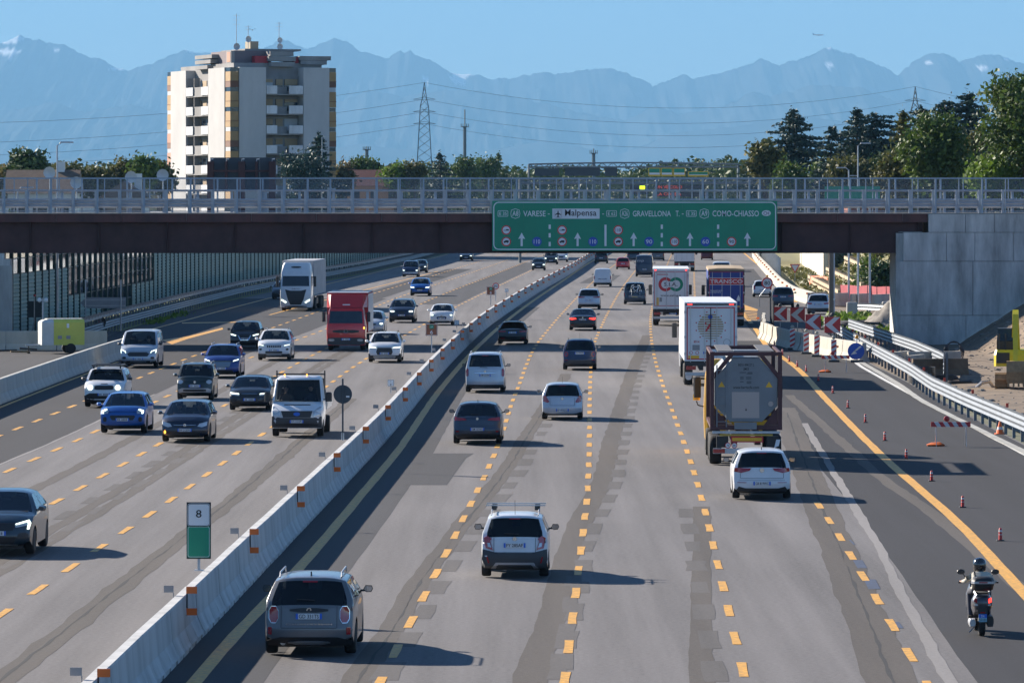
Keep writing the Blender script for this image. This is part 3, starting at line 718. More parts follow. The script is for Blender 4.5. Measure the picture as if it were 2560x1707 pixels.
# one ribbed panel one course high, shared
def rib_panel(hh):
    b = MB(); n = max(2, int(hh / .25)); pr = []
    for i in range(n): z = hh * i / n; pr += [(0, z), (.05, z + hh / n * .15), (.05, z + hh / n * .75), (0, z + hh / n * .9)]
    pr.append((0, hh)); prof = pr + [(-.06, hh), (-.06, 0)]
    b.loft([[(p[0], -1.86, p[1]) for p in prof], [(p[0], 1.86, p[1]) for p in prof]]); return b.mesh('ribbed_panel', NGREEN)
cm_full = {h_: rib_panel(h_) for h_ in (1.0, 2.0)}
def pane_m(h_): b = MB(); b.bb((-.012, -1.86, 0), (.012, 1.86, h_)); return b.mesh('clear_pane', NPANE)
pn1 = pane_m(1.0)
y = 318.0; i = 0; fm = MB(); fm.bb((-.04, -1.86, -.03), (.04, 1.86, .03)); fmm = fm.mesh('pane_frame', NPOST)
while y < 830:
    x0, x1 = interp(NBP, y), interp(NBP, y + 3.9); d = math.atan2(-(x1 - x0), 3.9)
    inst('post', pmm, nb, (x0, y, 0), d)
    c = ((x0 + x1) / 2, y + 1.95, 0)
    lo = 3.3 if i < 4 else 3.0
    # which bays are glazed, as the photograph shows
    glazed = [4, 5]
    if 10 <= i <= 12: glazed = [2, 3, 4, 5]
    elif 13 <= i <= 15: glazed = [1, 2, 3, 4, 5]
    elif 16 <= i <= 21: glazed = [0, 1, 2, 3, 4, 5]
    elif 22 <= i <= 26: glazed = [2, 3, 4, 5]
    elif i > 26: glazed = [5] if i % 7 < 3 else []
    for k_ in range(6):
        p = (c[0], c[1], .15 + k_ * 1.0)
        if k_ in glazed: inst('clear_pane', pn1, nb, p, d); inst('pane_frame', fmm, nb, p, d)
        else: inst('ribbed_panel', cm_full[1.0], nb, p, d)
    y += 3.9; i += 1
# pale industrial buildings seen through the panes
shed_m = mat('shed_wall', (.72, .71, .68), .8, var=.15, scale=.3)
def shed(name, label, x, y, w_, d_, h_, m, wins=0, roof=None):
    r = thing(name, label, 'building', (x, y, 0))
    b = MB(); b.bb((-w_/2, 0, 0), (w_/2, d_, h_)); b.build('wall', m, r)
    b = MB(); b.bb((-w_/2 - .2, -.2, h_ + .003), (w_/2 + .2, d_ + .2, h_ + .35)); b.build('roof', roof or C_OLD, r)
    dk = mat('dark_window', (.03, .04, .05), .15)
    for i in range(wins):
        b = MB(); xx = -w_/2 + w_ * (i + .5) / wins; b.bb((xx - w_ / wins * .3, -.06, h_ * .45), (xx + w_ / wins * .3, -.003, h_ * .75)); b.build('window', dk, r)
    return r
shed('industrial_shed', 'long pale industrial shed behind the clear noise barrier panes', -52, 470, 26, 40, 8.5, shed_m, 0)
shed('industrial_shed', 'white flat-roofed shed farther along behind the noise barrier', -40, 560, 18, 30, 7.0, mat('shed_white', (.76, .77, .77), .8, var=.1, scale=.3), 0)
# ---------------------------------------------------------------- vehicles: shared pieces
GLASS = glass_mat('car_glass', .42); GLASSF = glass_mat('windscreen_glass', .6)
RUBBER = mat('tyre_rubber', (.012, .012, .013), .8); RIMM = mat('rim_alloy', (.35, .36, .38), .3, .8); RIMD = mat('rim_dark', (.06, .06, .065), .4, .5)
TRIM = mat('black_trim', (.018, .018, .02), .5); CLAD = mat('grey_cladding', (.045, .047, .052), .6); INTER = mat('cabin_dark', (.03, .03, .033), .8)
CHROME = mat('chrome', (.6, .62, .64), .15, 1.0); SILV = mat('silver_trim', (.40, .41, .43), .4, .5)
TAIL = mat('tail_lamp_red', (.32, .006, .012), .15, coat=1.0); BRAKE = mat('brake_lamp_lit', (.5, .01, .01), .2, emit=(1, .03, .02), estr=1.6)
HEAD = mat('head_lamp_lens', (.45, .48, .5), .08, .3, coat=1.0); DRL = mat('head_lamp_lit', (.9, .95, .9), .2, emit=(.85, 1, .82), estr=.8); AMB = mat('indicator_amber', (.8, .25, .02), .2, emit=(1, .4, .05), estr=1.2)
PLW = mat('plate_white', (.62, .64, .66), .5); PLB = mat('plate_blue', (.02, .12, .55), .5); PLK = mat('plate_ink', (.01, .01, .012), .6)
MIRG = mat('mirror_glass', (.5, .55, .6), .05, 1.0)
def wheel_meshes(r, wd, rim=None):
    key = ('wheel', r, wd, rim.name if rim else '')
    if key not in MATS:
        b = MB(); h = wd / 2
        b.lathe([(r * .64, -h), (r * .9, -h), (r * .98, -h * .75), (r, -h * .4), (r, h * .4), (r * .98, h * .75), (r * .9, h), (r * .64, h)], 20, 'X')
        t_ = b.mesh('wheel', RUBBER, smooth=40)
        b = MB(); b.lathe([(.02, -h * .55), (r * .6, -h * .8), (r * .655, -h * .85), (r * .655, h * .85), (r * .6, h * .8), (.02, h * .55)], 20, 'X')
        for s in (-1, 1):
            for k_ in range(5):
                a = 2 * math.pi * k_ / 5; b.box((s * h * .8, r * .33 * math.cos(a), r * .33 * math.sin(a)), (h * .25, r * .5, r * .13), rx=a)
        MATS[key] = (t_, b.mesh('rim', rim or RIMM, smooth=30))
    return MATS[key]
def put_wheel(par, x, y, r, wd, rim=None):
    t_, m_ = wheel_meshes(r, wd, rim); w_ = inst('wheel', t_, par, (x, y, r)); inst('rim', m_, w_); return w_
def plate(par, c, yaw, txt=None, wd=.52, ht=.11, two=True, nm='number_plate'):
    """number plate facing local -y when yaw = 0"""
    b = MB(); b.bb((-wd/2, -.012, -ht/2), (wd/2, .0, ht/2)); p = b.build(nm, PLW, par, loc=c, rz=yaw)
    b = MB(); b.bb((-wd/2, -.016, -ht/2), (-wd/2 + .045, -.0125, ht/2)); b.bb((wd/2 - .045, -.016, -ht/2), (wd/2, -.0125, ht/2)); b.build('blue_band', PLB, p)
    if txt: lettering(txt, 0, 0, ht * .72, -.0125, PLK, p, width=wd * .76)
    else:
        b = MB()
        for k_ in range(7):
            if k_ != 2: b.bb((-wd*.36 + k_ * wd * .105, -.016, -ht*.33), (-wd*.36 + k_ * wd * .105 + wd * .065, -.0125, ht*.33))
        tag(b.build('plate_characters', mat('plate_ink_soft', (.12, .13, .16), .6), p), kind='stuff')
    return p
def crom(P, sub=3):
    out = []
    for i in range(len(P) - 1):
        p0, p1, p2, p3 = P[max(0, i - 1)], P[i], P[i + 1], P[min(len(P) - 1, i + 2)]
        for k_ in range(sub):
            t_ = k_ / sub; q = []
            for d in (0, 1):
                m1 = (p2[d] - p0[d]) * .35; m2 = (p3[d] - p1[d]) * .35
                q.append((2*t_**3 - 3*t_*t_ + 1) * p1[d] + (t_**3 - 2*t_*t_ + t_) * m1 + (-2*t_**3 + 3*t_*t_) * p2[d] + (t_**3 - t_*t_) * m2)
            out.append((q[0], q[1], i))
    out.append((P[-1][0], P[-1][1], len(P) - 2)); return out
KINDS = {  # rear-window run, belt, boot length, windscreen base/top as share of length from the front, bonnet height, roof ratio
    'hatch': dict(rw=.30, belt=.645, boot=.0, wb=.225, wt=.41, hood=.56, rr=.71, clear=.20),
    'suv':   dict(rw=.28, belt=.645, boot=.0, wb=.235, wt=.40, hood=.60, rr=.73, clear=.25),
    'coupe': dict(rw=.85, belt=.66, boot=.12, wb=.25, wt=.43, hood=.60, rr=.67, clear=.24),
    'sedan': dict(rw=.75, belt=.645, boot=.45, wb=.26, wt=.43, hood=.57, rr=.66, clear=.18),
    'mpv':   dict(rw=.14, belt=.585, boot=.0, wb=.18, wt=.36, hood=.54, rr=.79, clear=.22),
    'van':   dict(rw=.08, belt=.57, boot=.0, wb=.13, wt=.27, hood=.50, rr=.86, clear=.26),
}
class Car:
    def __init__(s, name, label, px0, px1, py, L, W, Ht, kind, col, front, yaw=None, rim=None, lane=None, cat='car', wr=None, wbase=None, group=None, **kw):
        K = dict(KINDS[kind]); K.update(kw.get('K', {})); s.K = K; s.L, s.W, s.H = L, W, Ht; s.front_view = front; s.col = col
        wb = wbase or L * .605; s.wb = wb; s.r = wr or (.31 if Ht < 1.5 else .34)
        g = gp((px0 + px1) / 2, py); Y = g.y
        slope = (medf(Y + 6) - medf(Y - 6)) / 12 if yaw is None else math.tan(yaw)
        cx_, cy_ = g.x + slope * wb / 2, Y + wb / 2
        a = -math.atan(slope) + (math.pi if front else 0)
        s.root = thing(name, label, cat, (cx_, cy_, 0.026), a, group)
        a_, c_ = -L / 2, L / 2; zb = K['clear']; belt = Ht * K['belt']; s.belt = belt; hf = Ht * K['hood']
        bo = K['boot']; bt = Ht * (.66 if bo > .2 else .655)
        yw0 = c_ - L * K['wb']; yw1 = c_ - L * K['wt']; s.yw0, s.yw1 = yw0, yw1
        P = [(a_ + .16, zb), (a_ + .05, zb + .05), (a_ + .015, zb + .16), (a_, zb + .30), (a_ + .03, Ht * .43), (a_ + .075, Ht * .60), (a_ + .12, bt)]
        if bo > .05: P += [(a_ + .12 + bo, bt + .035 + bo * .1)]
        i_r0 = len(P) - 1; y_r = P[-1][0]
        P += [(y_r + K['rw'], Ht * .945)]
        P += [(y_r + K['rw'] + .10, Ht * .985), (y_r + K['rw'] + .5, Ht), ((yw1 + y_r + K['rw']) / 2 + .15, Ht), (yw1, Ht * .972)]
        i_w = len(P) - 1
        P += [(yw0, Ht * (K['belt'] + .035)), (yw0 + (c_ - yw0) * .55, hf + .03), (c_ - .20, hf - .06 * Ht), (c_ - .07, hf - .13 * Ht), (c_ - .01, zb + .34), (c_, zb + .22), (c_ - .03, zb + .08), (c_ - .14, zb)]
        s.P = P; s.S = crom(P); n = len(s.S)
        s.i_rear = i_r0; s.y_rw = y_r
        s.nrm = []
        for i in range(n):
            p, q = s.S[max(0, i - 1)], s.S[min(n - 1, i + 1)]; v = Vector((q[0] - p[0], q[1] - p[1]))
            v = v.normalized() if v.length > 1e-6 else Vector((1, 0)); s.nrm.append((v.y, -v.x))   # inward
        s.rad = [(.15 if (i_ < i_r0 or i_ > i_w + 1) else .085) for (_, _, i_) in s.S]
        T = [-1, -.985, -.95, -.88, -.7, -.45, -.2, .2, .45, .7, .88, .95, .985, 1]
        grid = [[s.surf(i, t_) for t_ in T] for i in range(n)]
        body, wsc, rwn = MB(), MB(), MB(); m = len(T)
        vs = [p for r_ in grid for p in r_]
        def put(dst, sel): dst.add(vs, sel)
        fb, fw, fr = [], [], []
        solid_rear = kw.get('solid_rear', False)
        for i in range(n - 1):
            seg = s.S[i][2]
            for k_ in range(m - 1):
                f = (i * m + k_, (i + 1) * m + k_, (i + 1) * m + k_ + 1, i * m + k_ + 1); ins = abs(T[k_] + T[k_ + 1]) / 2 < .9
                if seg == i_w and ins: fw.append(f)
                elif seg == i_r0 and abs(T[k_] + T[k_ + 1]) / 2 < (.9 if bo > .2 else .8) and not solid_rear: fr.append(f)
                else: fb.append(f)
        def sub(fs):
            used = sorted({i for f in fs for i in f}); mp = {u: j for j, u in enumerate(used)}
            return [vs[u] for u in used], [tuple(mp[i] for i in f) for f in fs]
        body.add(*sub(fb))
        # flanks
        e = [(p[1], p[2]) for p in (grid[i][-1] for i in range(n))]
        ra = s.r + .055; arch = []
        for yc in (wb / 2, -wb / 2):
            a0 = math.asin(max(-1, min(1, (zb - s.r) / ra)))
            for k_ in range(13):
                q = a0 + (math.pi - 2 * a0) * k_ / 12; arch.append((yc + ra * math.cos(q), s.r + ra * math.sin(q)))
        outl = e + arch
        top = Ht * .915; wins = []
        yr1 = y_r + K['rw'] * .72 + .12; yr0 = y_r + .42
        if not kw.get('panel'):
            yb = (yw0 + yr0) / 2 - .05; dz = .045
            wins = [[(yw0 - .26, belt + dz), (yb + .05, belt + dz + .01), (yb + .05, top), (yw1 - .02, top)], [(yb - .05, belt + dz + .01), (yr0, belt + dz + .06), (yr1 + .16, top), (yb - .05, top)]]
        else: wins = [[(yw0 - .22, belt + .03), (yw1 - .75, belt + .03), (yw1 - .75, top * .985), (yw1 - .02, top * .985)]]
        allv = list(outl); ed = [(i, (i + 1) % len(outl)) for i in range(len(outl))]
        for w_ in wins:
            k0 = len(allv); allv += w_; ed += [(k0 + i, k0 + (i + 1) % len(w_)) for i in range(len(w_))]
        st = .2; x_ = a_ + .25
        while x_ < c_ - .2:
            z_ = zb + .1
            while z_ < Ht:
                if inside((x_, z_), outl): allv.append((x_, z_))
                z_ += st
            x_ += st
        rv, _, rf, _, _, _ = delaunay_2d_cdt([Vector(p) for p in allv], ed, [], 0, 1e-4)
        rv = [tuple(p) for p in rv]
        side = MB(); wf = [[] for _ in wins]
        ff = []
        for f in rf:
            c = (sum(rv[i][0] for i in f) / 3, sum(rv[i][1] for i in f) / 3)
            if not inside(c, outl): continue
            hit = [j for j, w_ in enumerate(wins) if inside(c, w_)]
            (wf[hit[0]] if hit else ff).append(f)
        for sg in (1, -1):
            body.add([(sg * s.X(p[0], p[1]), p[0], p[1]) for p in rv], ff)
        me = body.mesh('body', col); bm = bmesh.new(); bm.from_mesh(me); bmesh.ops.remove_doubles(bm, verts=bm.verts, dist=.003)
        bmesh.ops.delete(bm, geom=[v for v in bm.verts if not v.link_faces], context='VERTS')
        bmesh.ops.recalc_face_normals(bm, faces=bm.faces); bm.to_mesh(me); bm.free()
        me.polygons.foreach_set('use_smooth', [True] * len(me.polygons)); me.set_sharp_from_angle(angle=R(48))
        s.body = inst('body', me, s.root)
        b = MB(); b.add(*sub(fw)); b.build('windscreen', GLASSF, s.root, smooth=60)
        if fr: b = MB(); b.add(*sub(fr)); b.build('rear_window', GLASS, s.root, smooth=60)
        for sg in (1, -1):
            for w_ in wf:
                used = sorted({i for f in w_ for i in f}); mp = {u: j for j, u in enumerate(used)}
                b = MB(); b.add([(sg * s.X(*rv[u]), rv[u][0], rv[u][1]) for u in used], [tuple(mp[i] for i in f) for f in w_]); b.build('side_window', GLASS, s.root)
        # cabin, underbody, wheels
        b = MB(); hwx = W / 2 * .86
        yb0 = a_ + .3; b.bb((-hwx, yb0, belt - .16), (hwx, yw0 + .12, belt - .12))
        yf = yw1 - .35; yr = yf - .95
        for xx in (-W * .2, W * .2):
            b.box((xx, yf, belt + .10), (.46, .14, .5), rx=R(-12)); b.box((xx, yf - .09, belt + .40), (.24, .1, .18))
        if not kw.get('panel'): b.box((0, yr, belt + .03), (W * .68, .16, .36), rx=R(-12))
        b.box((0, yw0 - .12, belt - .05), (W * .76, .34, .18))
        b.build('cabin_interior', INTER, s.root)
        b = MB(); b.bb((-W * .36, a_ + .35, .17), (W * .36, c_ - .35, .45)); b.bb((-W*.46, -wb/2 - s.r - .1, s.r + .1), (W*.46, -wb/2 + s.r + .1, belt - .2)); b.bb((-W*.46, wb/2 - s.r - .1, s.r + .1), (W*.46, wb/2 + s.r + .1, belt * .72)); b.build('underbody', TRIM, s.root)
        for xx in (-1, 1):
            for yy in (-wb / 2, wb / 2): put_wheel(s.root, xx * (W / 2 - .13), yy, s.r, .225, rim)
        # mirrors
        mc = kw.get('mirror', col)
        for sg in (-1, 1):
            x = s.X(yw0 - .35, belt) * sg
            b = MB(); b.loft([[(x + sg * dx, yw0 - .30 + dy, belt + .08 + dz) for dx, dz in ((.03, -.0), (.10, -.055), (.20, -.05), (.235, .02), (.21, .085), (.08, .09))] for dy in (-.0,)] + [[(x + sg * (.03 + (dx - .03) * .75), yw0 - .16, belt + .08 + dz * .7) for dx, dz in ((.03, -.0), (.10, -.055), (.20, -.05), (.235, .02), (.21, .085), (.08, .09))]])
            b.box((x + sg * .03, yw0 - .25, belt + .06), (.14, .06, .04))
            mm = b.build('door_mirror', mc, s.root, smooth=40)
            b = MB(); b.add([(x + sg * dx, yw0 - .304, belt + .08 + dz) for dx, dz in ((.05, -.0), (.10, -.04), (.19, -.037), (.22, .02), (.2, .07), (.085, .075))], [tuple(range(6))]); b.build('mirror_glass', MIRG, mm)
    def X(s, y, z):
        u = abs(y) / (s.L / 2); pl_ = 1 - .085 * min(1.05, u) ** 5
        if z > s.belt: tb = 1 - (1 - s.K['rr']) * ((z - s.belt) / (s.H - s.belt)) ** 1.15
        else: tb = 1 - .035 * ((s.belt - z) / s.belt) ** 2 - .02 * max(0, (z - s.belt * .7) / (s.belt * .3)) ** 2
        return s.W / 2 * pl_ * tb
    def surf(s, i, t_):
        y, z, _ = s.S[i]; n = s.nrm[i]; d = s.rad[i] * abs(t_) ** 4.5
        y, z = y + n[0] * d, z + n[1] * d
        return (t_ * s.X(y, z), y, z)
    def face_y(s, x, z, rear):
        n = len(s.S)
        rng = range(0, n // 2) if rear else range(n - 1, n // 2, -1)
        last = None; yv = None; rd = .15
        for i in rng:
            p = s.S[i]
            if last and (last[1] - z) * (p[1] - z) <= 0 and abs(p[1] - last[1]) > 1e-6:
                f = (z - last[1]) / (p[1] - last[1]); yv = last[0] + (p[0] - last[0]) * f; rd = s.rad[i]; break
            last = p
        if yv is None: yv = s.S[0][0] if rear else s.S[-1][0]
        t_ = min(1, abs(x) / max(.1, s.X(yv, z)))
        return yv + (1 if rear else -1) * rd * t_ ** 4.5
    def patch(s, name, poly, m, rear, off=.012, mir=False, par=None, step=.14, frac=True):
        """a piece lying on the front or rear face; poly in shares of half width / height"""
        sg = -1 if rear else 1; out_ = []
        for mm in ((1, -1) if mir else (1,)):
            pl_ = [(p[0] * s.W / 2 * mm, p[1] * s.H) for p in poly] if frac else [(p[0] * mm, p[1]) for p in poly]
            # densify the outline
            dn = []
            for i in range(len(pl_)):
                p, q = pl_[i], pl_[(i + 1) % len(pl_)]; k_ = max(1, int(math.dist(p, q) / step))
                dn += [(p[0] + (q[0] - p[0]) * j / k_, p[1] + (q[1] - p[1]) * j / k_) for j in range(k_)]
            v, f = tri_poly(dn, step)
            pts = [(a, s.face_y(a, c, rear) + sg * off, c) for a, c in v]
            b = MB(); b.add(pts, f); n = len(dn)
            o0 = [(a, s.face_y(a, c, rear) + sg * off, c) for a, c in dn]; o1 = [(p[0], p[1] - sg * (off + .03), p[2]) for p in o0]
            b.add(o0 + o1, [(i, (i + 1) % n, n + (i + 1) % n, n + i) for i in range(n)])
            o = b.build(name, m, par or s.root, smooth=35); out_.append(o)
        return out_
    def plate(s, zf, rear, txt=None, x=0.0):
        z = zf * s.H; y = s.face_y(x, z, rear); plate(s.root, (x, y + (-.03 if rear else .03), z), 0 if rear else math.pi, txt)
    def emblem(s, zf, rear, r=.055, m=None):
        z = zf * s.H; sg = -1 if rear else 1; y = s.face_y(0, z, rear) + sg * .02
        b = MB(); b.lathe([(r * .55, sg * .0), (r * .55, sg * .012), (r, sg * .012), (r, -sg * .03)], 14, 'Y', (0, y, z)); b.build('emblem', m or CHROME, s.root)
    def rails(s, m=None, z=.05):
        for sg in (-1, 1):
            y0, y1 = s.y_rw + s.K['rw'] + .15, s.yw1 - .1; x = s.X(0, s.H) * .93 * sg
            b = MB(); b.tube([(x, y0, s.H - .03), (x, y0 + .12, s.H + z), (x, y1 - .15, s.H + z), (x, y1, s.H - .04)], .018, 6); b.build('roof_rail', m or SILV, s.root)
    def fin(s):
        y = s.y_rw + s.K['rw'] + .35; b = MB(); b.prism([(y - .09, s.H - .01), (y + .10, s.H - .01), (y - .05, s.H + .075), (y - .08, s.H + .075)], lambda a, c, d: (d, a, c), -.012, .012); b.build('antenna', TRIM, s.root)
    def whip(s, ln=.4):
        y = s.y_rw + s.K['rw'] + .2; b = MB(); b.tube([(0, y, s.H - .02), (0, y - ln * .5, s.H + ln * .85)], .006, 4); b.build('antenna', TRIM, s.root)
    def wiper(s):
        z0 = s.H * (s.K['belt'] + .05); b = MB()
        y = s.face_y(0, z0, True); b.tube([(.1, y - .02, z0), (-.25, s.face_y(0, z0 + .02, True) - .025, z0 + .02)], .012, 4); b.build('rear_wiper', TRIM, s.root)
    def stop(s):
        s.patch('high_brake_lamp', [(-.16, .925), (.16, .925), (.16, .945), (-.16, .945)], TAIL, True, .02)
    def seams(s, rear, z0, z1, xs):
        for sg in (1, -1): s.patch('panel_seam', [(sg * xs, z0), (sg * (xs + .012), z0), (sg * (xs + .012), z1), (sg * xs, z1)], TRIM, rear, .004, step=.1)
        s.patch('panel_seam', [(-xs, z0 - .007), (xs, z0 - .007), (xs, z0), (-xs, z0)], TRIM, rear, .004)
def octo(x0, x1, z0, z1, c=.25):
    w_, h_ = (x1 - x0) * c, (z1 - z0) * c
    return [(x0 + w_, z0), (x1 - w_, z0), (x1, z0 + h_), (x1, z1 - h_), (x1 - w_, z1), (x0 + w_, z1), (x0, z1 - h_), (x0, z0 + h_)]
# ---------------------------------------------------------------- traffic going away (right carriageway)
P_WHITE = paint('paint_white', (.62, .64, .66)); P_SILV = paint('paint_silver', (.44, .48, .53), .3); P_GREY = paint('paint_stone_grey', (.13, .135, .142), .1)
P_SLATE = paint('paint_slate', (.035, .052, .08), .25); P_NAVY = paint('paint_navy', (.004, .017, .065), .1); P_BLK = paint('paint_black', (.006, .008, .012), .0); P_TEAL = paint('paint_dark_teal', (.01, .026, .04), .15)
P_RED = paint('paint_red', (.42, .02, .03)); P_BLUE = paint('paint_blue', (.004, .085, .33), .1); P_COBALT = paint('paint_cobalt', (.006, .032, .19), .1); P_DBLUE = paint('paint_midnight', (.006, .012, .034), .1); P_GREEN = paint('paint_dark_green', (.01, .02, .018), .1); P_BROWN = paint('paint_graphite', (.028, .028, .032), .2); P_CHAMP = paint('paint_champagne', (.40, .40, .38), .3)
c = Car('crossover_car', 'grey crossover with round mirrors and silver roof rails at the bottom of the picture', 666, 891, 1635, 4.3, 1.83, 1.56, 'suv', P_GREY, False, mirror=TRIM, K=dict(rw=.40, rr=.72, belt=.66)); c.seams(True, .37, .64, .60)
c.patch('tail_lamp', octo(.68, .87, .435, .635), TAIL, True, .03, True); 
for sg in (1, -1): c.patch('lamp_rim', [(p[0] * sg, p[1]) for p in octo(.667, .883, .426, .644)], CHROME, True, .02)
c.patch('handle_bar', octo(-.42, .42, .565, .62, .3), TRIM, True, .03); c.plate(.515, True, 'GD 331TS'); c.emblem(.593, True, .05)
c.patch('reflector', octo(.81, .9, .28, .375, .1), TAIL, True, .02, True); c.patch('lower_bumper', [(-.9, .135), (.9, .135), (.93, .20), (.62, .25), (-.62, .25), (-.93, .20)], TRIM, True, .02); c.patch('skid_plate', octo(-.46, .46, .145, .2), SILV, True, .045)
c.rails(SILV, .06); c.fin(); c.wiper(); c.stop()
t_ = MB(); y = c.face_y(0, .445 * c.H, True)
lettering('COUNTRYMAN', 0, .415 * c.H, .03, y - .02, CHROME, c.root, width=.92, name='badge_lettering')
b = MB(); b.lathe([(.045, -.05), (.05, -.05), (.05, .12), (.045, .12)], 12, 'Y', (-.52, c.face_y(-.5, .26, True), .27)); b.build('exhaust_tip', CHROME, c.root)

c = Car('small_crossover', 'white hatchback with black lower bumper and two roof bars', 1206, 1370, 1442, 3.7, 1.64, 1.5, 'hatch', P_WHITE, False, mirror=TRIM, K=dict(rw=.30, rr=.74, clear=.24), wr=.30); c.seams(True, .415, .64, .60)
c.patch('tail_lamp', [(.905, .637), (.80, .67), (.67, .63), (.72, .59), (.63, .444), (.85, .476)], TAIL, True, .03, True); c.patch('reversing_lamp', [(.80, .56), (.72, .56), (.68, .49), (.78, .50)], HEAD, True, .04, True)
c.plate(.525, True, 'FY 285AF'); c.emblem(.625, True, .05); c.patch('lower_bumper', [(-.9, .15), (.9, .15), (.96, .3), (.94, .46), (.78, .44), (.5, .405), (-.5, .405), (-.78, .44), (-.94, .46), (-.96, .3)], CLAD, True, .02)
c.patch('reflector', [(.83, .34), (.79, .34), (.74, .24), (.78, .24)], TAIL, True, .03, True); c.patch('skid_arc', [(-.7, .15), (-.56, .15), (-.48, .215), (.48, .215), (.56, .15), (.7, .15), (.55, .25), (-.55, .25)], SILV, True, .035)
c.rails(SILV, .06); c.whip(); c.wiper(); c.stop()
rk = thing('roof_rack', 'pair of aluminium roof bars on the white hatchback', 'roof rack', c.root.location, c.root.rotation_euler.z)
for yy in (-.45, .35):
    b = MB(); b.bb((-.72, yy - .03, 1.645), (.72, yy + .03, 1.675)); b.build('cross_bar', SILV, rk)
    b = MB()
    for sg in (-1, 1): b.bb((sg * .52 - .06, yy - .05, 1.545), (sg * .52 + .06, yy + .05, 1.644))
    b.build('bar_foot', TRIM, rk)
c = Car('hatchback', 'white hatchback close behind the brown-framed tank truck', 1832.5, 1973.7, 1247, 4.28, 1.79, 1.48, 'hatch', P_WHITE, False, mirror=TRIM, K=dict(rw=.36, rr=.70)); c.seams(True, .44, .54, .72)
c.patch('tail_lamp', [(.92, .645), (.35, .64), (.42, .59), (.70, .545), (.93, .57)], TAIL, True, .025, True); c.plate(.335, True, 'GB 819WC'); c.emblem(.60, True, .065); c.patch('lower_bumper', [(-.75, .13), (.75, .13), (.86, .2), (.78, .27), (.55, .235), (-.55, .235), (-.78, .27), (-.86, .2)], TRIM, True, .02)
c.patch('reflector', octo(.52, .84, .345, .358, .2), TAIL, True, .015, True); c.fin(); c.stop(); c.patch('crease', [(-.78, .395), (.78, .395), (.78, .40), (-.78, .40)], P_GREY, True, .008)
c = Car('crossover_car', 'slate grey sloping-roof crossover beside the asphalt patch', 1133, 1256, 1110, 4.36, 1.82, 1.53, 'coupe', P_SLATE, False, mirror=TRIM, K=dict(rw=.55, boot=.06)); c.seams(True, .46, .57, .70)
c.patch('tail_lamp', [(.93, .66), (.5, .63), (.42, .59), (.55, .575), (.92, .57)], TAIL, True, .03, True); c.plate(.37, True, 'GM 157WS'); c.emblem(.62, True, .05); c.patch('lower_bumper', [(-.8, .14), (.8, .14), (.9, .24), (.6, .26), (-.6, .26), (-.9, .24)], TRIM, True, .02); c.patch('reflector', octo(.74, .88, .30, .33), TAIL, True, .02, True); c.fin(); c.wiper()
c = Car('hatchback', 'silver hatchback with two occupants between the dashed lines', 1354, 1458, 1049, 3.94, 1.71, 1.49, 'hatch', P_SILV, False, K=dict(rw=.34))
I20 = c; c.seams(True, .40, .60, .58)
c.patch('tail_lamp', [(.90, .66), (.80, .66), (.62, .50), (.70, .47), (.92, .50)], TAIL, True, .03, True); c.plate(.27, True, 'EF 493ZG'); c.emblem(.58, True, .05); c.patch('lower_bumper', [(-.8, .13), (.8, .13), (.84, .155), (-.84, .155)], TRIM, True, .015); c.whip(.3); c.wiper(); c.stop()
c = Car('people_carrier', 'tall silver people carrier with upright tailgate left of the dashed line', 1163, 1264, 981, 4.48, 1.86, 1.84, 'mpv', P_SILV, False, cat='car', mirror=TRIM)
c.patch('tail_lamp', [(.96, .56), (.90, .62), (.83, .58), (.83, .44), (.88, .40), (.95, .42)], TAIL, True, .03, True); c.plate(.44, True, 'GM 531WF'); c.emblem(.53, True, .06); c.patch('chrome_strip', octo(-.55, .55, .485, .505), CHROME, True, .03); c.patch('lower_bumper', [(-.9, .14), (.9, .14), (.92, .2), (-.92, .2)], TRIM, True, .02); c.rails(SILV, .03); c.stop(); c.wiper()
c = Car('compact_suv', 'dark blue rounded compact crossover on the dashed line', 1407, 1492, 925, 4.26, 1.8, 1.6, 'suv', P_NAVY, False, K=dict(rw=.42, rr=.72)); c.seams(True, .40, .64, .62)
c.patch('tail_lamp', octo(.68, .9, .44, .60, .3), TAIL, True, .03, True); c.patch('lamp_centre', octo(.74, .84, .48, .56, .3), P_NAVY, True, .045, True); c.plate(.555, True, 'GJ 390DX'); c.patch('chrome_strip', octo(-.5, .5, .625, .638), CHROME, True, .03); c.patch('lower_bumper', [(-.86, .16), (.86, .16), (.86, .24), (.58, .33), (-.58, .33), (-.86, .24)], CLAD, True, .02); c.patch('reflector', octo(.68, .9, .325, .345), TAIL, True, .02, True); c.whip(); c.rails(TRIM, .04)
c = Car('fastback_car', 'black fastback saloon in the bridge shadow beside the barrier', 1243, 1321, 861, 4.75, 1.85, 1.39, 'coupe', P_BLK, False, K=dict(rw=1.0, boot=.25, hood=.58))
c.patch('tail_lamp', [(.95, .62), (.45, .60), (.47, .545), (.93, .54)], TAIL, True, .02, True); c.plate(.53, True); c.patch('reflector', octo(.5, .8, .26, .285), TAIL, True, .02, True); c.patch('lower_bumper', [(-.9, .13), (.9, .13), (.9, .24), (-.9, .24)], TRIM, True, .015)
c = Car('saloon_car', 'black saloon with lit brake lamps ahead of the dark blue crossover', 1423, 1491, 826, 4.9, 1.86, 1.45, 'sedan', P_BLK, False)
c.patch('tail_lamp', [(.93, .60), (.5, .58), (.46, .54), (.8, .50), (.94, .52)], BRAKE, True, .03, True); c.plate(.51, True); c.emblem(.60, True, .05); c.patch('reflector', octo(.66, .88, .24, .26), TAIL, True, .02, True)
c = Car('suv', 'silver-white SUV with a slim red lamp band ahead of the black saloon', 1443, 1502.5, 773.5, 4.51, 1.85, 1.64, 'suv', P_SILV, False, mirror=TRIM)
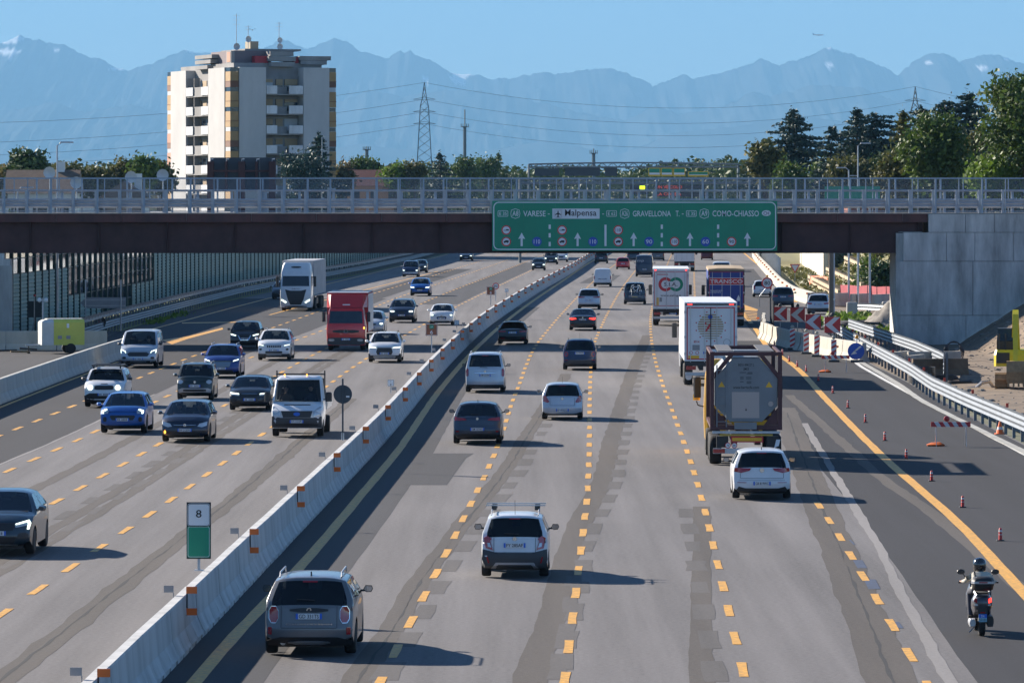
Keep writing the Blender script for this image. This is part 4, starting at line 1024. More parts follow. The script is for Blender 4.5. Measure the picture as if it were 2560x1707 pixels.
c.patch('tail_lamp', [(.93, .64), (.35, .61), (.36, .58), (.7, .56), (.93, .57)], TAIL, True, .03, True); c.plate(.45, True); c.patch('lower_bumper', [(-.9, .14), (.9, .14), (.93, .25), (-.93, .25)], TRIM, True, .02); c.rails(SILV, .04)
c = Car('delivery_van', 'small white windowless van near the dark repair patch', 1485, 1528, 717, 4.4, 1.83, 1.83, 'mpv', P_WHITE, False, solid_rear=True, panel=True, cat='van', mirror=TRIM)
c.patch('tail_lamp', [(.96, .56), (.90, .62), (.86, .58), (.86, .40), (.95, .42)], TAIL, True, .03, True); c.plate(.42, True); c.patch('lower_bumper', [(-.95, .14), (.95, .14), (.95, .22), (-.95, .22)], TRIM, True, .02); c.patch('handle_bar', octo(-.5, .5, .42, .45), TRIM, True, .02)
c = Car('people_carrier', 'dark blue people carrier carrying bicycles on its tailgate', 1558, 1616.6, 761, 4.5, 1.9, 1.84, 'mpv', P_SLATE, False, cat='car', mirror=TRIM)
c.patch('tail_lamp', [(.97, .52), (.9, .54), (.88, .36), (.96, .36)], TAIL, True, .03, True); c.patch('number_plate', octo(-.27, .27, .33, .385, .1), mat('plate_yellow', (.75, .5, .05), .5), True, .03)
bc = thing('tailgate_bicycles', 'silver bicycle frames on a rack behind the dark blue people carrier', 'bicycle', c.root.location + Vector((0, -2.35, 0)), c.root.rotation_euler.z)
def bicycle(par, y, sx, z0):
    b = MB()
    for cx_ in (-.5, .5): b.tube([(cx_ * sx + .31 * math.cos(a * .393), y, z0 + .31 * math.sin(a * .393)) for a in range(17)], .018, 5, caps=False)
    b.build('wheel', RUBBER, par); b = MB()
    for p, q in (((-.5, 0), (-.12, 0)), ((-.12, 0), (-.22, .45)), ((-.5, 0), (-.2, .38)), ((-.12, 0), (.35, .42)), ((-.2, .40), (.33, .5)), ((.33, .56), (.5, 0)), ((-.22, .45), (-.24, .56))):
        b.tube([(p[0] * sx, y, z0 + p[1]), (q[0] * sx, y, z0 + q[1])], .022, 5)
    b.tube([((.33) * sx, y - .22, z0 + .6), (.33 * sx, y + .22, z0 + .6)], .014, 5); b.box((-.24 * sx, y, z0 + .58), (.22, .1, .05)); b.build('frame', CHROME, par)
bicycle(bc, -.12, 1, 1.05); bicycle(bc, -.3, -1, 1.05)
b = MB()
for xx in (-.35, .35): b.tube([(xx, .08, .7), (xx, -.35, .66), (xx, -.02, 1.3)], .02, 5)
b.tube([(-.6, -.3, .68), (.6, -.3, .68)], .03, 5); b.build('carrier_rack', SILV, bc)
c = Car('delivery_van', 'tall dark navy van with pale letters on its rear door', 1588, 1634, 692, 5.2, 2.05, 2.45, 'van', paint('paint_ink', (.01, .018, .045), .1), False, solid_rear=True, panel=True, cat='van', mirror=TRIM, wr=.35)
c.patch('tail_lamp', [(.98, .50), (.92, .5), (.92, .36), (.97, .36)], TAIL, True, .03, True); c.plate(.34, True)
lettering('mp', -.42, 1.75, .3, c.face_y(0, 1.7, True) - .03, mat('decal_grey', (.4, .42, .45), .5), c.root, width=.75)
c = Car('hatchback', 'bright red hatchback ahead of the navy van', 1539, 1576, 673.5, 4.0, 1.75, 1.48, 'hatch', P_RED, False)
c.patch('tail_lamp', octo(.68, .9, .5, .62), TAIL, True, .03, True); c.plate(.48, True); c.patch('lower_bumper', [(-.8, .13), (.8, .13), (.85, .22), (-.85, .22)], TRIM, True, .015)
c = Car('suv', 'dark grey SUV nearest the barrier under the bridge', 1485, 1521, 658.7, 4.5, 1.85, 1.62, 'suv', P_BROWN, False); c.patch('tail_lamp', octo(.6, .92, .54, .62), TAIL, True, .03, True); c.plate(.45, True)
c = Car('saloon_car', 'dark car half hidden behind the red hatchback', 1567, 1600, 653, 4.5, 1.82, 1.5, 'hatch', P_SLATE, False); c.patch('tail_lamp', octo(.6, .92, .54, .62), TAIL, True, .03, True)
c = Car('people_carrier', 'grey car showing behind the navy van', 1630, 1660, 652, 4.5, 1.85, 1.7, 'mpv', P_GREY, False); c.patch('tail_lamp', octo(.8, .94, .4, .56), TAIL, True, .03, True); c.plate(.4, True)
c = Car('hatchback', 'dark red car just under the bridge right of the white box truck', 1752, 1783, 650, 4.2, 1.8, 1.5, 'hatch', paint('paint_maroon', (.12, .012, .02), .2), False); c.patch('tail_lamp', octo(.68, .9, .5, .62), TAIL, True, .03, True)
c = Car('delivery_van', 'white van with a wide rear window beyond the blue truck', 1779, 1829, 716, 5.0, 1.98, 2.5, 'van', P_WHITE, False, cat='van', K=dict(belt=.6)); c.patch('tail_lamp', octo(.9, .98, .3, .45), TAIL, True, .03, True)
# exit lane
c = Car('estate_car', 'white estate partly hidden behind the 80 sign', 1884, 1928, 743, 4.5, 1.78, 1.5, 'suv', P_WHITE, False, yaw=R(2)); c.patch('tail_lamp', octo(.74, .93, .45, .7), TAIL, True, .03, True); c.plate(.42, True); c.patch('lower_bumper', [(-.9, .14), (.9, .14), (.9, .2), (-.9, .2)], TRIM, True, .015)
c = Car('suv', 'dark grey SUV behind the mesh fence and chevron signs', 1930, 1985, 769, 4.4, 1.85, 1.66, 'suv', P_SLATE, False, yaw=R(2.5)); c.patch('tail_lamp', [(.93, .62), (.45, .6), (.5, .53), (.9, .52)], TAIL, True, .03, True); c.plate(.53, True); c.rails(TRIM, .04)
c = Car('compact_suv', 'silver compact SUV on the exit lane above the chevron signs', 2023, 2071, 786, 4.14, 1.78, 1.55, 'suv', P_SILV, False, yaw=R(9), K=dict(rw=.4)); c.patch('tail_lamp', [(.94, .6), (.5, .57), (.55, .5), (.92, .5)], TAIL, True, .03, True); c.plate(.5, True); c.patch('lower_bumper', [(-.9, .14), (.9, .14), (.94, .3), (-.94, .3)], CLAD, True, .02); c.rails(TRIM, .04)
# ---------------------------------------------------------------- oncoming traffic (left carriageway)
def face(c, grille=None, lamp=None, intake=None, plz=.3, txt=None, drl=None, gm=TRIM, lm=HEAD, em=None, skid=None, fog=None):
    if grille: c.patch('grille', grille, gm, False, .02)
    if lamp: c.patch('head_lamp', lamp, lm, False, .025, True)
    if drl: c.patch('running_lamp', drl, DRL, False, .04, True)
    if intake: c.patch('lower_grille', intake, TRIM, False, .02)
    if fog: c.patch('fog_lamp', fog, TRIM, False, .02, True)
    if skid: c.patch('skid_plate', skid, SILV, False, .035)
    if em: c.emblem(em, False, .055)
    c.plate(plz, False, txt)
    if c.root.location.y < 330: c.patch('bonnet_seam', [(-.74, c.K['hood'] - .115), (.74, c.K['hood'] - .115), (.74, c.K['hood'] - .107), (-.74, c.K['hood'] - .107)], TRIM, False, .004)
c = Car('coupe_suv', 'dark blue coupe crossover cut off by the left edge of the picture', -92, 92, 1386, 4.57, 1.82, 1.57, 'coupe', P_TEAL, True, mirror=P_TEAL, K=dict(hood=.64, clear=.24))
face(c, [(-.48, .42), (.48, .42), (.55, .50), (.45, .53), (-.45, .53), (-.55, .50)], [(.95, .58), (.52, .52), (.55, .46), (.9, .50)], [(-.5, .2), (.5, .2), (.58, .31), (-.58, .31)], .37, None, [(.96, .53), (.9, .58), (.55, .525), (.56, .505), (.88, .55), (.86, .43), (.92, .43)], em=.5, skid=octo(-.6, .6, .16, .19), fog=octo(.62, .9, .28, .38))
c = Car('compact_suv', 'boxy white SUV with round ring lamps and a roof rack beside the yard barrier', 210, 318, 1018, 4.24, 1.8, 1.67, 'suv', P_WHITE, True, mirror=TRIM, K=dict(hood=.66, belt=.66, rr=.77, wt=.37, wb=.27))
c.patch('grille', octo(-.46, .46, .46, .57, .12), TRIM, False, .02); c.patch('bonnet_decal', [(-.18, .60), (.18, .60), (.14, .615), (-.14, .615)], TRIM, False, .02)
for sg in (-1, 1):
    x = sg * .66 * .9; z = .515 * c.H; y = c.face_y(x, z, False)
    b = MB(); b.lathe([(.06, y + .03), (.085, y + .045), (.115, y + .045), (.12, y - .02)], 16, 'Y', (x, 0, z)); b.build('head_lamp', DRL, c.root)
c.patch('lower_bumper', [(-.93, .13), (.93, .13), (.96, .30), (.7, .37), (-.7, .37), (-.96, .30)], TRIM, False, .02); c.plate(.34, False)
b = MB()
for i in range(7): b.bb((-.62, -1.1 + i * .3, 1.76), (.62, -1.02 + i * .3, 1.79))
for sg in (-1, 1): b.bb((sg * .62 - .03, -1.15, 1.735), (sg * .62 + .03, .85, 1.80)); b.bb((sg * .58 - .03, -.9, 1.66), (sg * .58 + .03, -.82, 1.735)); b.bb((sg * .58 - .03, .5, 1.62), (sg * .58 + .03, .58, 1.735))
b.build('roof_rack', TRIM, c.root)
c = Car('small_suv', 'bright blue rounded crossover in the leftmost dashed lanes', 252.6, 369, 1083, 4.2, 1.8, 1.53, 'suv', P_BLUE, True, K=dict(hood=.66, rr=.70, wt=.43))
face(c, [(-.45, .34), (.45, .34), (.55, .43), (.5, .46), (-.5, .46), (-.55, .43)], [(.9, .60), (.7, .64), (.6, .57), (.62, .50), (.8, .50)], [(-.75, .14), (.75, .14), (.7, .2), (-.7, .2)], .355, None, [(.9, .58), (.7, .62), (.66, .6), (.84, .54), (.8, .5), (.88, .5)], fog=octo(.68, .84, .3, .42))
c = Car('hatchback', 'dark blue hatchback with an amber indicator ahead of the flatbed truck', 407, 526, 1105, 4.42, 1.81, 1.5, 'hatch', P_DBLUE, True, K=dict(hood=.63)); ASTRA = c
face(c, [(-.36, .385), (.36, .385), (.45, .45), (-.45, .45)], [(.92, .52), (.6, .47), (.52, .40), (.7, .38), (.9, .42)], [(-.6, .14), (.6, .14), (.65, .27), (-.65, .27)], .31, 'EW 212EW', None, em=.43, fog=octo(.68, .86, .23, .3)); c.patch('chrome_strip', [(-.45, .425), (.45, .425), (.45, .435), (-.45, .435)], CHROME, False, .035)
b_ = c.patch('indicator', octo(.78, .86, .22, .30), AMB, False, .03)
c = Car('small_suv', 'dark green boxy hatchback with a silver front guard and roof rails', 443, 536, 1000, 3.7, 1.66, 1.62, 'mpv', P_GREEN, True, K=dict(hood=.64, rr=.82, belt=.62, wb=.21, wt=.36), wr=.31)
face(c, None, octo(.62, .92, .45, .56, .35), octo(-.45, .45, .33, .43, .1), .395, None, None, em=.5); c.patch('front_guard', [(-.85, .20), (-.6, .22), (.6, .22), (.85, .20), (.9, .29), (.7, .33), (-.7, .33), (-.9, .29)], SILV, False, .03); c.patch('guard_grille', octo(-.62, .62, .24, .305, .15), TRIM, False, .045); c.rails(SILV, .05)
c = Car('suv', 'cobalt blue SUV with a wide chrome grille between green and silver cars', 511, 602, 945, 4.48, 1.85, 1.65, 'suv', P_COBALT, True, K=dict(hood=.64))
face(c, [(-.42, .33), (.42, .33), (.55, .50), (.5, .54), (-.5, .54), (-.55, .50)], [(.93, .58), (.62, .53), (.6, .48), (.9, .52)], [(-.7, .15), (.7, .15), (.6, .25), (-.6, .25)], .30, None, [(.93, .585), (.64, .535), (.63, .51), (.9, .55)], gm=mat('grille_chrome', (.12, .125, .13), .3, .7)); c.rails(SILV, .04)
for i in range(4): c.patch('grille_bar', [(-.47 - i * .015, .38 + i * .038), (.47 + i * .015, .38 + i * .038), (.47 + i * .015, .39 + i * .038), (-.47 - i * .015, .39 + i * .038)], CHROME, False, .035)
c = Car('hatchback', 'black hatchback with a large hexagonal grille left of the flatbed truck', 574, 679, 1026, 4.3, 1.79, 1.43, 'hatch', P_BLK, True, K=dict(hood=.62))
face(c, [(-.36, .23), (.36, .23), (.42, .35), (.36, .50), (-.36, .50), (-.42, .35)], [(.93, .54), (.5, .51), (.46, .44), (.85, .46)], [(-.85, .15), (.85, .15), (.85, .2), (-.85, .2)], .335, None, [(.93, .545), (.5, .515), (.49, .485), (.9, .51)], fog=octo(.6, .88, .24, .36)); c.patch('chrome_rim', [(-.38, .5), (.38, .5), (.36, .515), (-.36, .515)], CHROME, False, .03)
c = Car('passenger_van', 'silver-white van with lit lamps at the end of the yard barrier', 301, 398, 919, 4.97, 1.99, 1.97, 'van', P_SILV, True, cat='van', mirror=TRIM, K=dict(hood=.55, belt=.585, wb=.17, wt=.33, rr=.85)); CUSTOM = c
face(c, [(-.5, .31), (.5, .31), (.6, .38), (.45, .42), (-.45, .42), (-.6, .38)], [(.95, .50), (.7, .46), (.62, .39), (.85, .38), (.95, .42)], [(-.6, .10), (.6, .10), (.65, .19), (-.65, .19)], .24, None, [(.96, .50), (.7, .455), (.65, .41), (.69, .40), (.73, .44), (.92, .475), (.9, .4), (.95, .41)], fog=octo(.66, .86, .24, .3))
c = Car('suv', 'graphite SUV with a V-shaped chrome grille behind the white SUV', 576, 651, 871, 4.39, 1.82, 1.6, 'suv', P_BROWN, True, K=dict(hood=.63))
face(c, [(-.22, .32), (.22, .32), (.4, .50), (-.4, .50)], [(.93, .55), (.55, .50), (.6, .44), (.9, .48)], [(-.7, .14), (.7, .14), (.65, .22), (-.65, .22)], .36, None, [(.93, .555), (.55, .505), (.56, .47), (.9, .51)]); c.patch('chrome_vee', [(-.26, .30), (.26, .30), (.46, .50), (.40, .50), (.22, .33), (-.22, .33), (-.40, .50), (-.46, .50)], CHROME, False, .035)
c = Car('suv', 'white SUV with seven dark grille slots beside the red box truck', 646, 728, 901, 4.62, 1.86, 1.68, 'suv', P_WHITE, True, K=dict(hood=.64)); CHER = c
for i in range(7): c.patch('grille_slot', [(-.42 + i * .125, .43), (-.34 + i * .125, .43), (-.34 + i * .125, .50), (-.42 + i * .125, .50)], TRIM, False, .02)
face(c, None, [(.95, .53), (.62, .50), (.62, .46), (.9, .48)], [(-.5, .24), (.5, .24), (.5, .31), (-.5, .31)], .34, None, [(.95, .535), (.62, .505), (.62, .485), (.92, .51)], skid=octo(-.5, .5, .15, .18), fog=octo(.72, .88, .34, .4)); c.patch('lower_bumper', [(-.95, .12), (.95, .12), (.95, .22), (-.95, .22)], CLAD, False, .015); c.rails(SILV, .04)
c = Car('hatchback', 'silver car half hidden behind the red box truck', 905, 951, 836, 4.3, 1.8, 1.52, 'hatch', P_SILV, True); face(c, octo(-.4, .4, .4, .48), [(.93, .52), (.6, .5), (.6, .43), (.9, .45)], None, .3, None, octo(.66, .9, .44, .5))
c = Car('suv', 'white SUV with a black grille and silver bumper guard next to the barrier', 921.5, 1004, 906, 4.46, 1.83, 1.62, 'suv', P_WHITE, True, K=dict(hood=.63), mirror=P_WHITE)
face(c, [(-.42, .26), (.42, .26), (.5, .36), (.42, .50), (-.42, .50), (-.5, .36)], [(.96, .53), (.5, .51), (.5, .47), (.9, .47)], None, .31, None, [(.96, .535), (.5, .515), (.5, .49), (.92, .5)], skid=[(-.62, .12), (.62, .12), (.66, .17), (-.66, .17)]); c.patch('lower_bumper', [(-.97, .12), (-.7, .12), (-.66, .22), (.66, .22), (.7, .12), (.97, .12), (.97, .3), (.9, .3), (.84, .24), (-.84, .24), (-.9, .3), (-.97, .3)], CLAD, False, .018); c.rails(TRIM, .04)
c = Car('suv', 'black SUV with bright lamps behind the brown sign', 974, 1037, 806.6, 4.7, 1.89, 1.67, 'suv', P_DBLUE, True, K=dict(hood=.63)); face(c, octo(-.25, .25, .40, .50), [(.92, .53), (.5, .52), (.5, .44), (.86, .44)], [(-.7, .15), (.7, .15), (.6, .27), (-.6, .27)], .32, None, octo(.56, .86, .455, .52)); c.rails(TRIM, .04)
c = Car('hatchback', 'white hatchback with a small black grille by the concrete barrier', 1074, 1136, 813, 3.97, 1.74, 1.46, 'hatch', P_WHITE, True, K=dict(hood=.64)); face(c, [(-.32, .29), (.32, .29), (.42, .37), (.32, .42), (-.32, .42), (-.42, .37)], [(.92, .55), (.62, .48), (.7, .44), (.9, .47)], [(-.7, .14), (.7, .14), (.6, .2), (-.6, .2)], .33, None, octo(.68, .86, .46, .52), em=.46)
c = Car('suv', 'vivid blue SUV alone beyond the white semi truck', 1024.6, 1077, 740, 4.45, 1.84, 1.62, 'suv', P_BLUE, True, K=dict(hood=.63)); face(c, octo(-.5, .5, .34, .47), [(.95, .5), (.56, .5), (.56, .45), (.9, .44)], [(-.8, .14), (.8, .14), (.7, .22), (-.7, .22)], .33, None, [(.95, .52), (.56, .5), (.56, .46), (.9, .46)], fog=octo(.78, .92, .22, .34))
c = Car('people_carrier', 'dark blue people carrier far up the oncoming carriageway', 1007, 1046, 692.5, 4.4, 1.83, 1.82, 'mpv', P_NAVY, True, K=dict(hood=.56)); face(c, octo(-.5, .5, .3, .37), octo(.62, .94, .36, .45), None, .22, None, octo(.7, .92, .38, .43)); c.patch('front_bumper', [(-.9, .2), (.9, .2), (.95, .3), (-.95, .3)], P_WHITE, False, .014)
c = Car('hatchback', 'black hatchback right behind the dark blue people carrier', 1036, 1062, 682, 4.2, 1.78, 1.55, 'hatch', P_BLK, True); face(c, octo(-.4, .4, .4, .48), octo(.6, .92, .42, .5), None, .3, None, octo(.66, .9, .43, .49))
c = Car('saloon_car', 'black car with bright lamps under the left part of the bridge', 1141, 1190, 652, 4.6, 1.85, 1.5, 'sedan', P_BLK, True); face(c, octo(-.4, .4, .36, .46), octo(.55, .92, .42, .5), None, .3, None, octo(.6, .9, .43, .49))
c = Car('hatchback', 'small black hatchback with bright lamps beside the far barrier', 1328, 1365, 676, 3.9, 1.7, 1.48, 'hatch', P_BLK, True); face(c, octo(-.4, .4, .36, .44), octo(.6, .92, .42, .52), None, .3, None, octo(.64, .9, .43, .51))
c = Car('suv', 'black SUV behind the small black hatchback', 1360, 1395, 661, 4.5, 1.85, 1.68, 'suv', P_BLK, True); face(c, octo(-.4, .4, .36, .46), octo(.6, .92, .42, .52), None, .3, None, octo(.64, .9, .44, .5))
c = Car('suv', 'pale blue SUV farthest along the barrier under the sign', 1388, 1418, 655, 4.5, 1.85, 1.68, 'suv', P_SILV, True); face(c, octo(-.4, .4, .36, .46), octo(.6, .92, .42, .52), None, .3, None, octo(.64, .9, .44, .5))
c = Car('hatchback', 'dark car hidden behind the white semi truck', 690, 720, 748, 4.2, 1.78, 1.55, 'hatch', P_BLK, True)
# ---------------------------------------------------------------- trucks
T_WHITE = mat('trailer_white', (.66, .67, .68), .45, var=.08, scale=.8); T_GREYW = mat('trailer_side', (.55, .56, .57), .5, var=.12, scale=.5)
T_RED = mat('decal_red', (.5, .03, .04), .5); T_GRN = mat('decal_green', (.0, .22, .12), .5); T_BLU = mat('tarpaulin_blue', (.012, .045, .24), .5, var=.15, scale=1); T_TAN = mat('canvas_tan', (.36, .27, .17), .85, var=.2, scale=1.2)
T_GOLD = mat('decal_gold', (.38, .28, .14), .5); T_FRAME = mat('tank_frame_maroon', (.08, .028, .031), .6, var=.3, scale=1.5); T_TANK = mat('tank_shell', (.19, .21, .23), .5, .2, var=.15, scale=.8); T_YEL = mat('marker_yellow', (.75, .42, .02), .4); T_BUFF = mat('tank_label_buff', (.42, .36, .33), .6)
CAB_Y = paint('paint_cab_yellow', (.7, .38, .02))
def rflat(par, poly, y, name, m, d=.012):
    """thin plate on a face looking towards -y, poly in x,z"""
    b = MB(); b.prism(poly, lambda a, c, e: (a, e, c), y - d, y); return b.build(name, m, par)
def rect(x0, x1, z0, z1): return [(x0, z0), (x1, z0), (x1, z1), (x0, z1)]
def disc(cx, cz, r, n=24, sx=1.0): return [(cx + sx * r * math.cos(2 * math.pi * k_ / n), cz + r * math.sin(2 * math.pi * k_ / n)) for k_ in range(n)]
def truck_root(name, label, px0, px1, py, front=False, cat='truck', yaw=None):
    g = gp((px0 + px1) / 2, py); Y = g.y
    sl_ = (medf(Y + 6) - medf(Y - 6)) / 12 if yaw is None else math.tan(yaw)
    return thing(name, label, cat, (g.x, Y, .018), -math.atan(sl_) + (math.pi if front else 0))
def tractor(par, y0, col, w_=2.5, h_=3.75):
    """the cab unit ahead of a trailer: shell, glass, mirrors, wheels (front at +y)"""
    lv = [(.45, w_/2 - .03, 0, 2.25), (1.1, w_/2, 0, 2.32), (1.7, w_/2, 0, 2.3), (2.7, w_/2 - .05, 0, 2.1), (h_ - .3, w_/2 - .12, .05, 1.85), (h_, w_/2 - .3, .2, 1.5)]
    b = MB(); b.loft([[(-hw_ + .1, y0 + ya_, z), (hw_ - .1, y0 + ya_, z), (hw_, y0 + ya_ + .1, z), (hw_, y0 + yb_ - .2, z), (hw_ - .2, y0 + yb_, z), (-hw_ + .2, y0 + yb_, z), (-hw_, y0 + yb_ - .2, z), (-hw_, y0 + ya_ + .1, z)] for z, hw_, ya_, yb_ in lv]); b.build('cab', col, par, smooth=40)
    for sg in (-1, 1):
        b = MB(); b.cbox((sg * (w_/2 + .22), y0 + 1.95, 2.25), (.26, .16, .75), .04); b.box((sg * (w_/2 + .05), y0 + 1.95, 2.55), (.3, .05, .05)); b.build('door_mirror', TRIM, par)
        put_wheel(par, sg * (w_/2 - .2), y0 + 1.0, .5, .32)
        put_wheel(par, sg * (w_/2 - .25), y0 - 2.5, .5, .5)
    b = MB(); b.bb((-.5, y0 - 3.4, .6), (.5, y0 + .3, .95)); b.build('chassis', TRIM, par)
def trailer(par, W=2.55, ov=1.35, Ln=13.6, z0=1.2, z1=4.0, side=None, roof=None, cab=None, doors=True, lampred=TAIL):
    side = side or T_GREYW
    b = MB(); b.cbox((0, -ov + Ln / 2, (z0 + z1) / 2), (W - .02, Ln, z1 - z0), .04); b.build('cargo_box', side, par)
    b = MB(); b.bb((-W/2 - .005, -ov + .02, z1 + .002), (W/2 + .005, -ov + Ln, z1 + .03)); b.build('roof_sheet', roof or T_WHITE, par)
    b = MB(); b.bb((-.55, -ov + .1, .75), (-.35, -ov + Ln - 2, z0 - .01)); b.bb((.35, -ov + .1, .75), (.55, -ov + Ln - 2, z0 - .01)); b.build('chassis', TRIM, par)
    for y in (0, 1.31, 2.62):
        for sg in (-1, 1): put_wheel(par, sg * (W/2 - .22), y, .5, .4)
    for sg in (-1, 1):
        b = MB(); b.bb((sg * (W/2 - .22) - .2, -.62, .35), (sg * (W/2 - .22) + .2, -.6, 1.0)); b.build('mudflap', TRIM, par)
        rflat(par, rect(sg * .95 - .24, sg * .95 + .24, .78, .96), -ov - .02, 'tail_lamp', lampred, .04)
    b = MB(); b.bb((-W/2 + .05, -ov - .02, .5), (W/2 - .05, -ov + .1, .66)); b.build('underrun_bar', STEEL, par)
    b = MB(); b.bb((-W/2 + .02, -ov - .015, .98), (W/2 - .02, -ov + .3, z0 - .01)); b.build('rear_beam', TRIM, par)
    tractor(par, -ov + Ln + .75, cab or P_WHITE)
    return -ov
def door_pair(par, y, W, z0, z1, m, edge=None, em=None):
    for sg in (-1, 1):
        b = MB(); b.bb((min(sg * .006, sg * (W/2 - .06)), y - .05, z0 + .06), (max(sg * .006, sg * (W/2 - .06)), y - .001, z1 - .12)); d = b.build('door', m, par)
        b = MB()
        for xx in (.30, W/2 - .3):
            b.tube([(sg * xx, y - .075, z0 - .05), (sg * xx, y - .075, z1 - .16)], .018, 5)
        b.build('lock_rod', mat('lock_rod_grey', (.5, .51, .52), .4, .4), d)
        for zz0 in (z0 + .3, z0 + 1.1, z1 - .5):
            b = MB(); b.bb((sg * (W/2 - .04) - .05, y - .08, zz0), (sg * (W/2 - .04) + .05, y - .052, zz0 + .12)); b.build('hinge', STEEL, d)
    b = MB()
    for r_ in (rect(-W/2, W/2, z1 - .12, z1), rect(-W/2, W/2, z0, z0 + .06), rect(-W/2, -W/2 + .06, z0 + .06, z1 - .12), rect(W/2 - .06, W/2, z0 + .06, z1 - .12)):
        b.prism(r_, lambda a, c, e: (a, e, c), y - .06, y)
    b.build('door_frame', em or m, par)
def border(par, y, x0, x1, z0, z1, wd, m):
    po, pi = rect(x0, x1, z0, z1), rect(x0 + wd, x1 - wd, z0 + wd, z1 - wd); b = MB()
    b.add([(a, y, c) for a, c in po + pi], [(i, (i + 1) % 4, 4 + (i + 1) % 4, 4 + i) for i in range(4)]); b.build('red_outline', m, par, fix=False)
# --- white refrigerated trailer with the two-ring logo
t = truck_root('semi_truck', 'white semi trailer with red and green interlocking rings and SIA lettering', 1630.6, 1723, 814)
yr = trailer(t); door_pair(t, yr, 2.55, 1.2, 4.0, T_WHITE); y = yr - .056
border(t, y, -1.17, 1.17, 1.4, 3.82, .04, T_RED)
for cx_, m_ in ((-.37, T_RED), (.37, T_GRN)):
    po, pi = disc(cx_, 2.93, .5, 28), disc(cx_, 2.93, .30, 28); n = 28; b = MB()
    b.add([(a, y - .004 - (.002 if cx_ > 0 else 0), c_) for a, c_ in po + pi], [(i, (i + 1) % n, n + (i + 1) % n, n + i) for i in range(n)]); b.build('logo_ring', m_, t, fix=False)
rflat(t, rrect(0, 2.93, .55, .2, .19, 4), y - .008, 'logo_field', T_WHITE, .003); lettering('S.I.A.', 0, 2.93, .26, y - .012, PLK, t, width=.95)
lettering('www.sialog.it', 0, 2.13, .14, y - .002, PLK, t, width=1.45)
rflat(t, rect(-1.02, -.85, 1.45, 2.0), y - .003, 'marker_stripe', T_YEL, .004); rflat(t, rect(-.8, -.62, 1.7, 2.0), y - .003, 'notice', GREYP, .004); plate(t, (.15, yr - .06, .86), 0); rflat(t, rect(-.95, -.2, 3.60, 3.65), y - .003, 'notice_line', T_RED, .003)
for sg in (-1, 1): rflat(t, rect(sg * 1.08 - .06, sg * 1.08 + .06, 3.9, 3.96), yr - .062, 'marker_lamp', BRAKE, .01)
# --- blue curtain-side trailer
t = truck_root('semi_truck', 'blue curtain trailer with a red band reading TRANSCO and a tan canvas roof', 1767, 1863, 815)
yr = trailer(t, side=T_BLU, roof=T_TAN, cab=P_WHITE); door_pair(t, yr, 2.55, 1.2, 3.96, T_BLU, em=TRIM); y = yr - .056
b = MB(); b.loft([[(-1.29, yr + .0 + yy, 3.9), (-1.25, yr + yy, 4.05 + dz), (-.6, yr + yy, 4.10 + dz), (.6, yr + yy, 4.10 + dz), (1.25, yr + yy, 4.05 + dz), (1.29, yr + yy, 3.9)] for yy, dz in ((-.07, -.04), (.1, .0), (4, .02), (8, -.01), (13.3, .02))]); b.build('canvas_roof', T_TAN, t)
rflat(t, rect(-1.2, 1.2, 2.93, 3.38), y - .003, 'red_band', T_RED, .003); 
for zz in (2.90, 3.385): rflat(t, rect(-1.2, 1.2, zz, zz + .03), y - .003, 'band_edge', T_WHITE, .004)
lettering('TRANSCO', 0, 3.155, .26, y - .008, SWHITE, t, width=2.3); border(t, y - .002, -1.2, 1.2, 1.3, 3.82, .03, T_RED)
lettering('TRANSPORT -', -.68, 2.5, .085, y - .002, SWHITE, t, width=.9); lettering('LOGISTICS', -.75, 2.38, .085, y - .002, SWHITE, t, width=.72)
rflat(t, [(.72, 1.9), (.86, 2.2), (1.0, 1.9), (.95, 1.78), (.77, 1.78)], y - .003, 'drop_logo', SWHITE, .004); rflat(t, rect(.75, .95, 1.35, 1.45), y - .003, 'marker_stripe', T_YEL, .004); plate(t, (-.3, yr - .06, .86), 0)
# --- white trailer with the striped gold disc
t = truck_root('semi_truck', 'white trailer numbered 8014 with a striped gold disc and ring of red dots', 1708, 1842, 963)
yr = trailer(t, side=T_WHITE); door_pair(t, yr, 2.55, 1.2, 4.0, T_WHITE); y = yr - .056
border(t, y, -1.16, 1.16, 1.27, 3.80, .055, T_RED)
cz = 2.86; r_ = .62
for i in range(11):
    z = cz - r_ + (i + .5) * 2 * r_ / 11; hw_ = math.sqrt(max(.001, r_ * r_ - (z - cz) ** 2)); hh_ = .032 if i > 5 else .018 + i * .003
    rflat(t, rect(-hw_, hw_, z - hh_, z + hh_), y - .003, 'gold_stripe', T_GOLD, .003)
for k_ in range(12):
    a = 2 * math.pi * (k_ + .5) / 12; rflat(t, disc(.72 * math.sin(a), cz + .72 * math.cos(a), .035, 8), y - .003, 'red_dot', T_RED, .003)
rflat(t, [(-.28, 2.62), (-.2, 2.62), (.02, 2.92), (.0, 3.06), (-.08, 2.98)], y - .008, 'red_quill', T_RED, .003); rflat(t, [(-.3, 2.98), (-.22, 2.95), (-.2, 3.05), (-.26, 3.07)], y - .008, 'red_quill', T_RED, .003)
rflat(t, disc(-.02, 3.33, .11, 16), y - .008, 'blue_badge', SBLUE, .004); b = MB(); b.bb((-.02, y - .03, 1.3), (.02, y - .004, 3.78)); b.build('door_seal', TRIM, t)
lettering('8014', -.68, 2.13, .12, y - .002, T_RED, t, width=.27); rflat(t, rect(-.88, -.53, 1.72, 1.98), y - .003, 'notice', GREYP, .004)
for xx in (-.95, -.65):
    rflat(t, disc(xx, 1.6, .085, 16), y - .003, 'limit_disc', T_RED, .004); rflat(t, disc(xx, 1.6, .06, 16), y - .008, 'limit_face', SWHITE, .003)
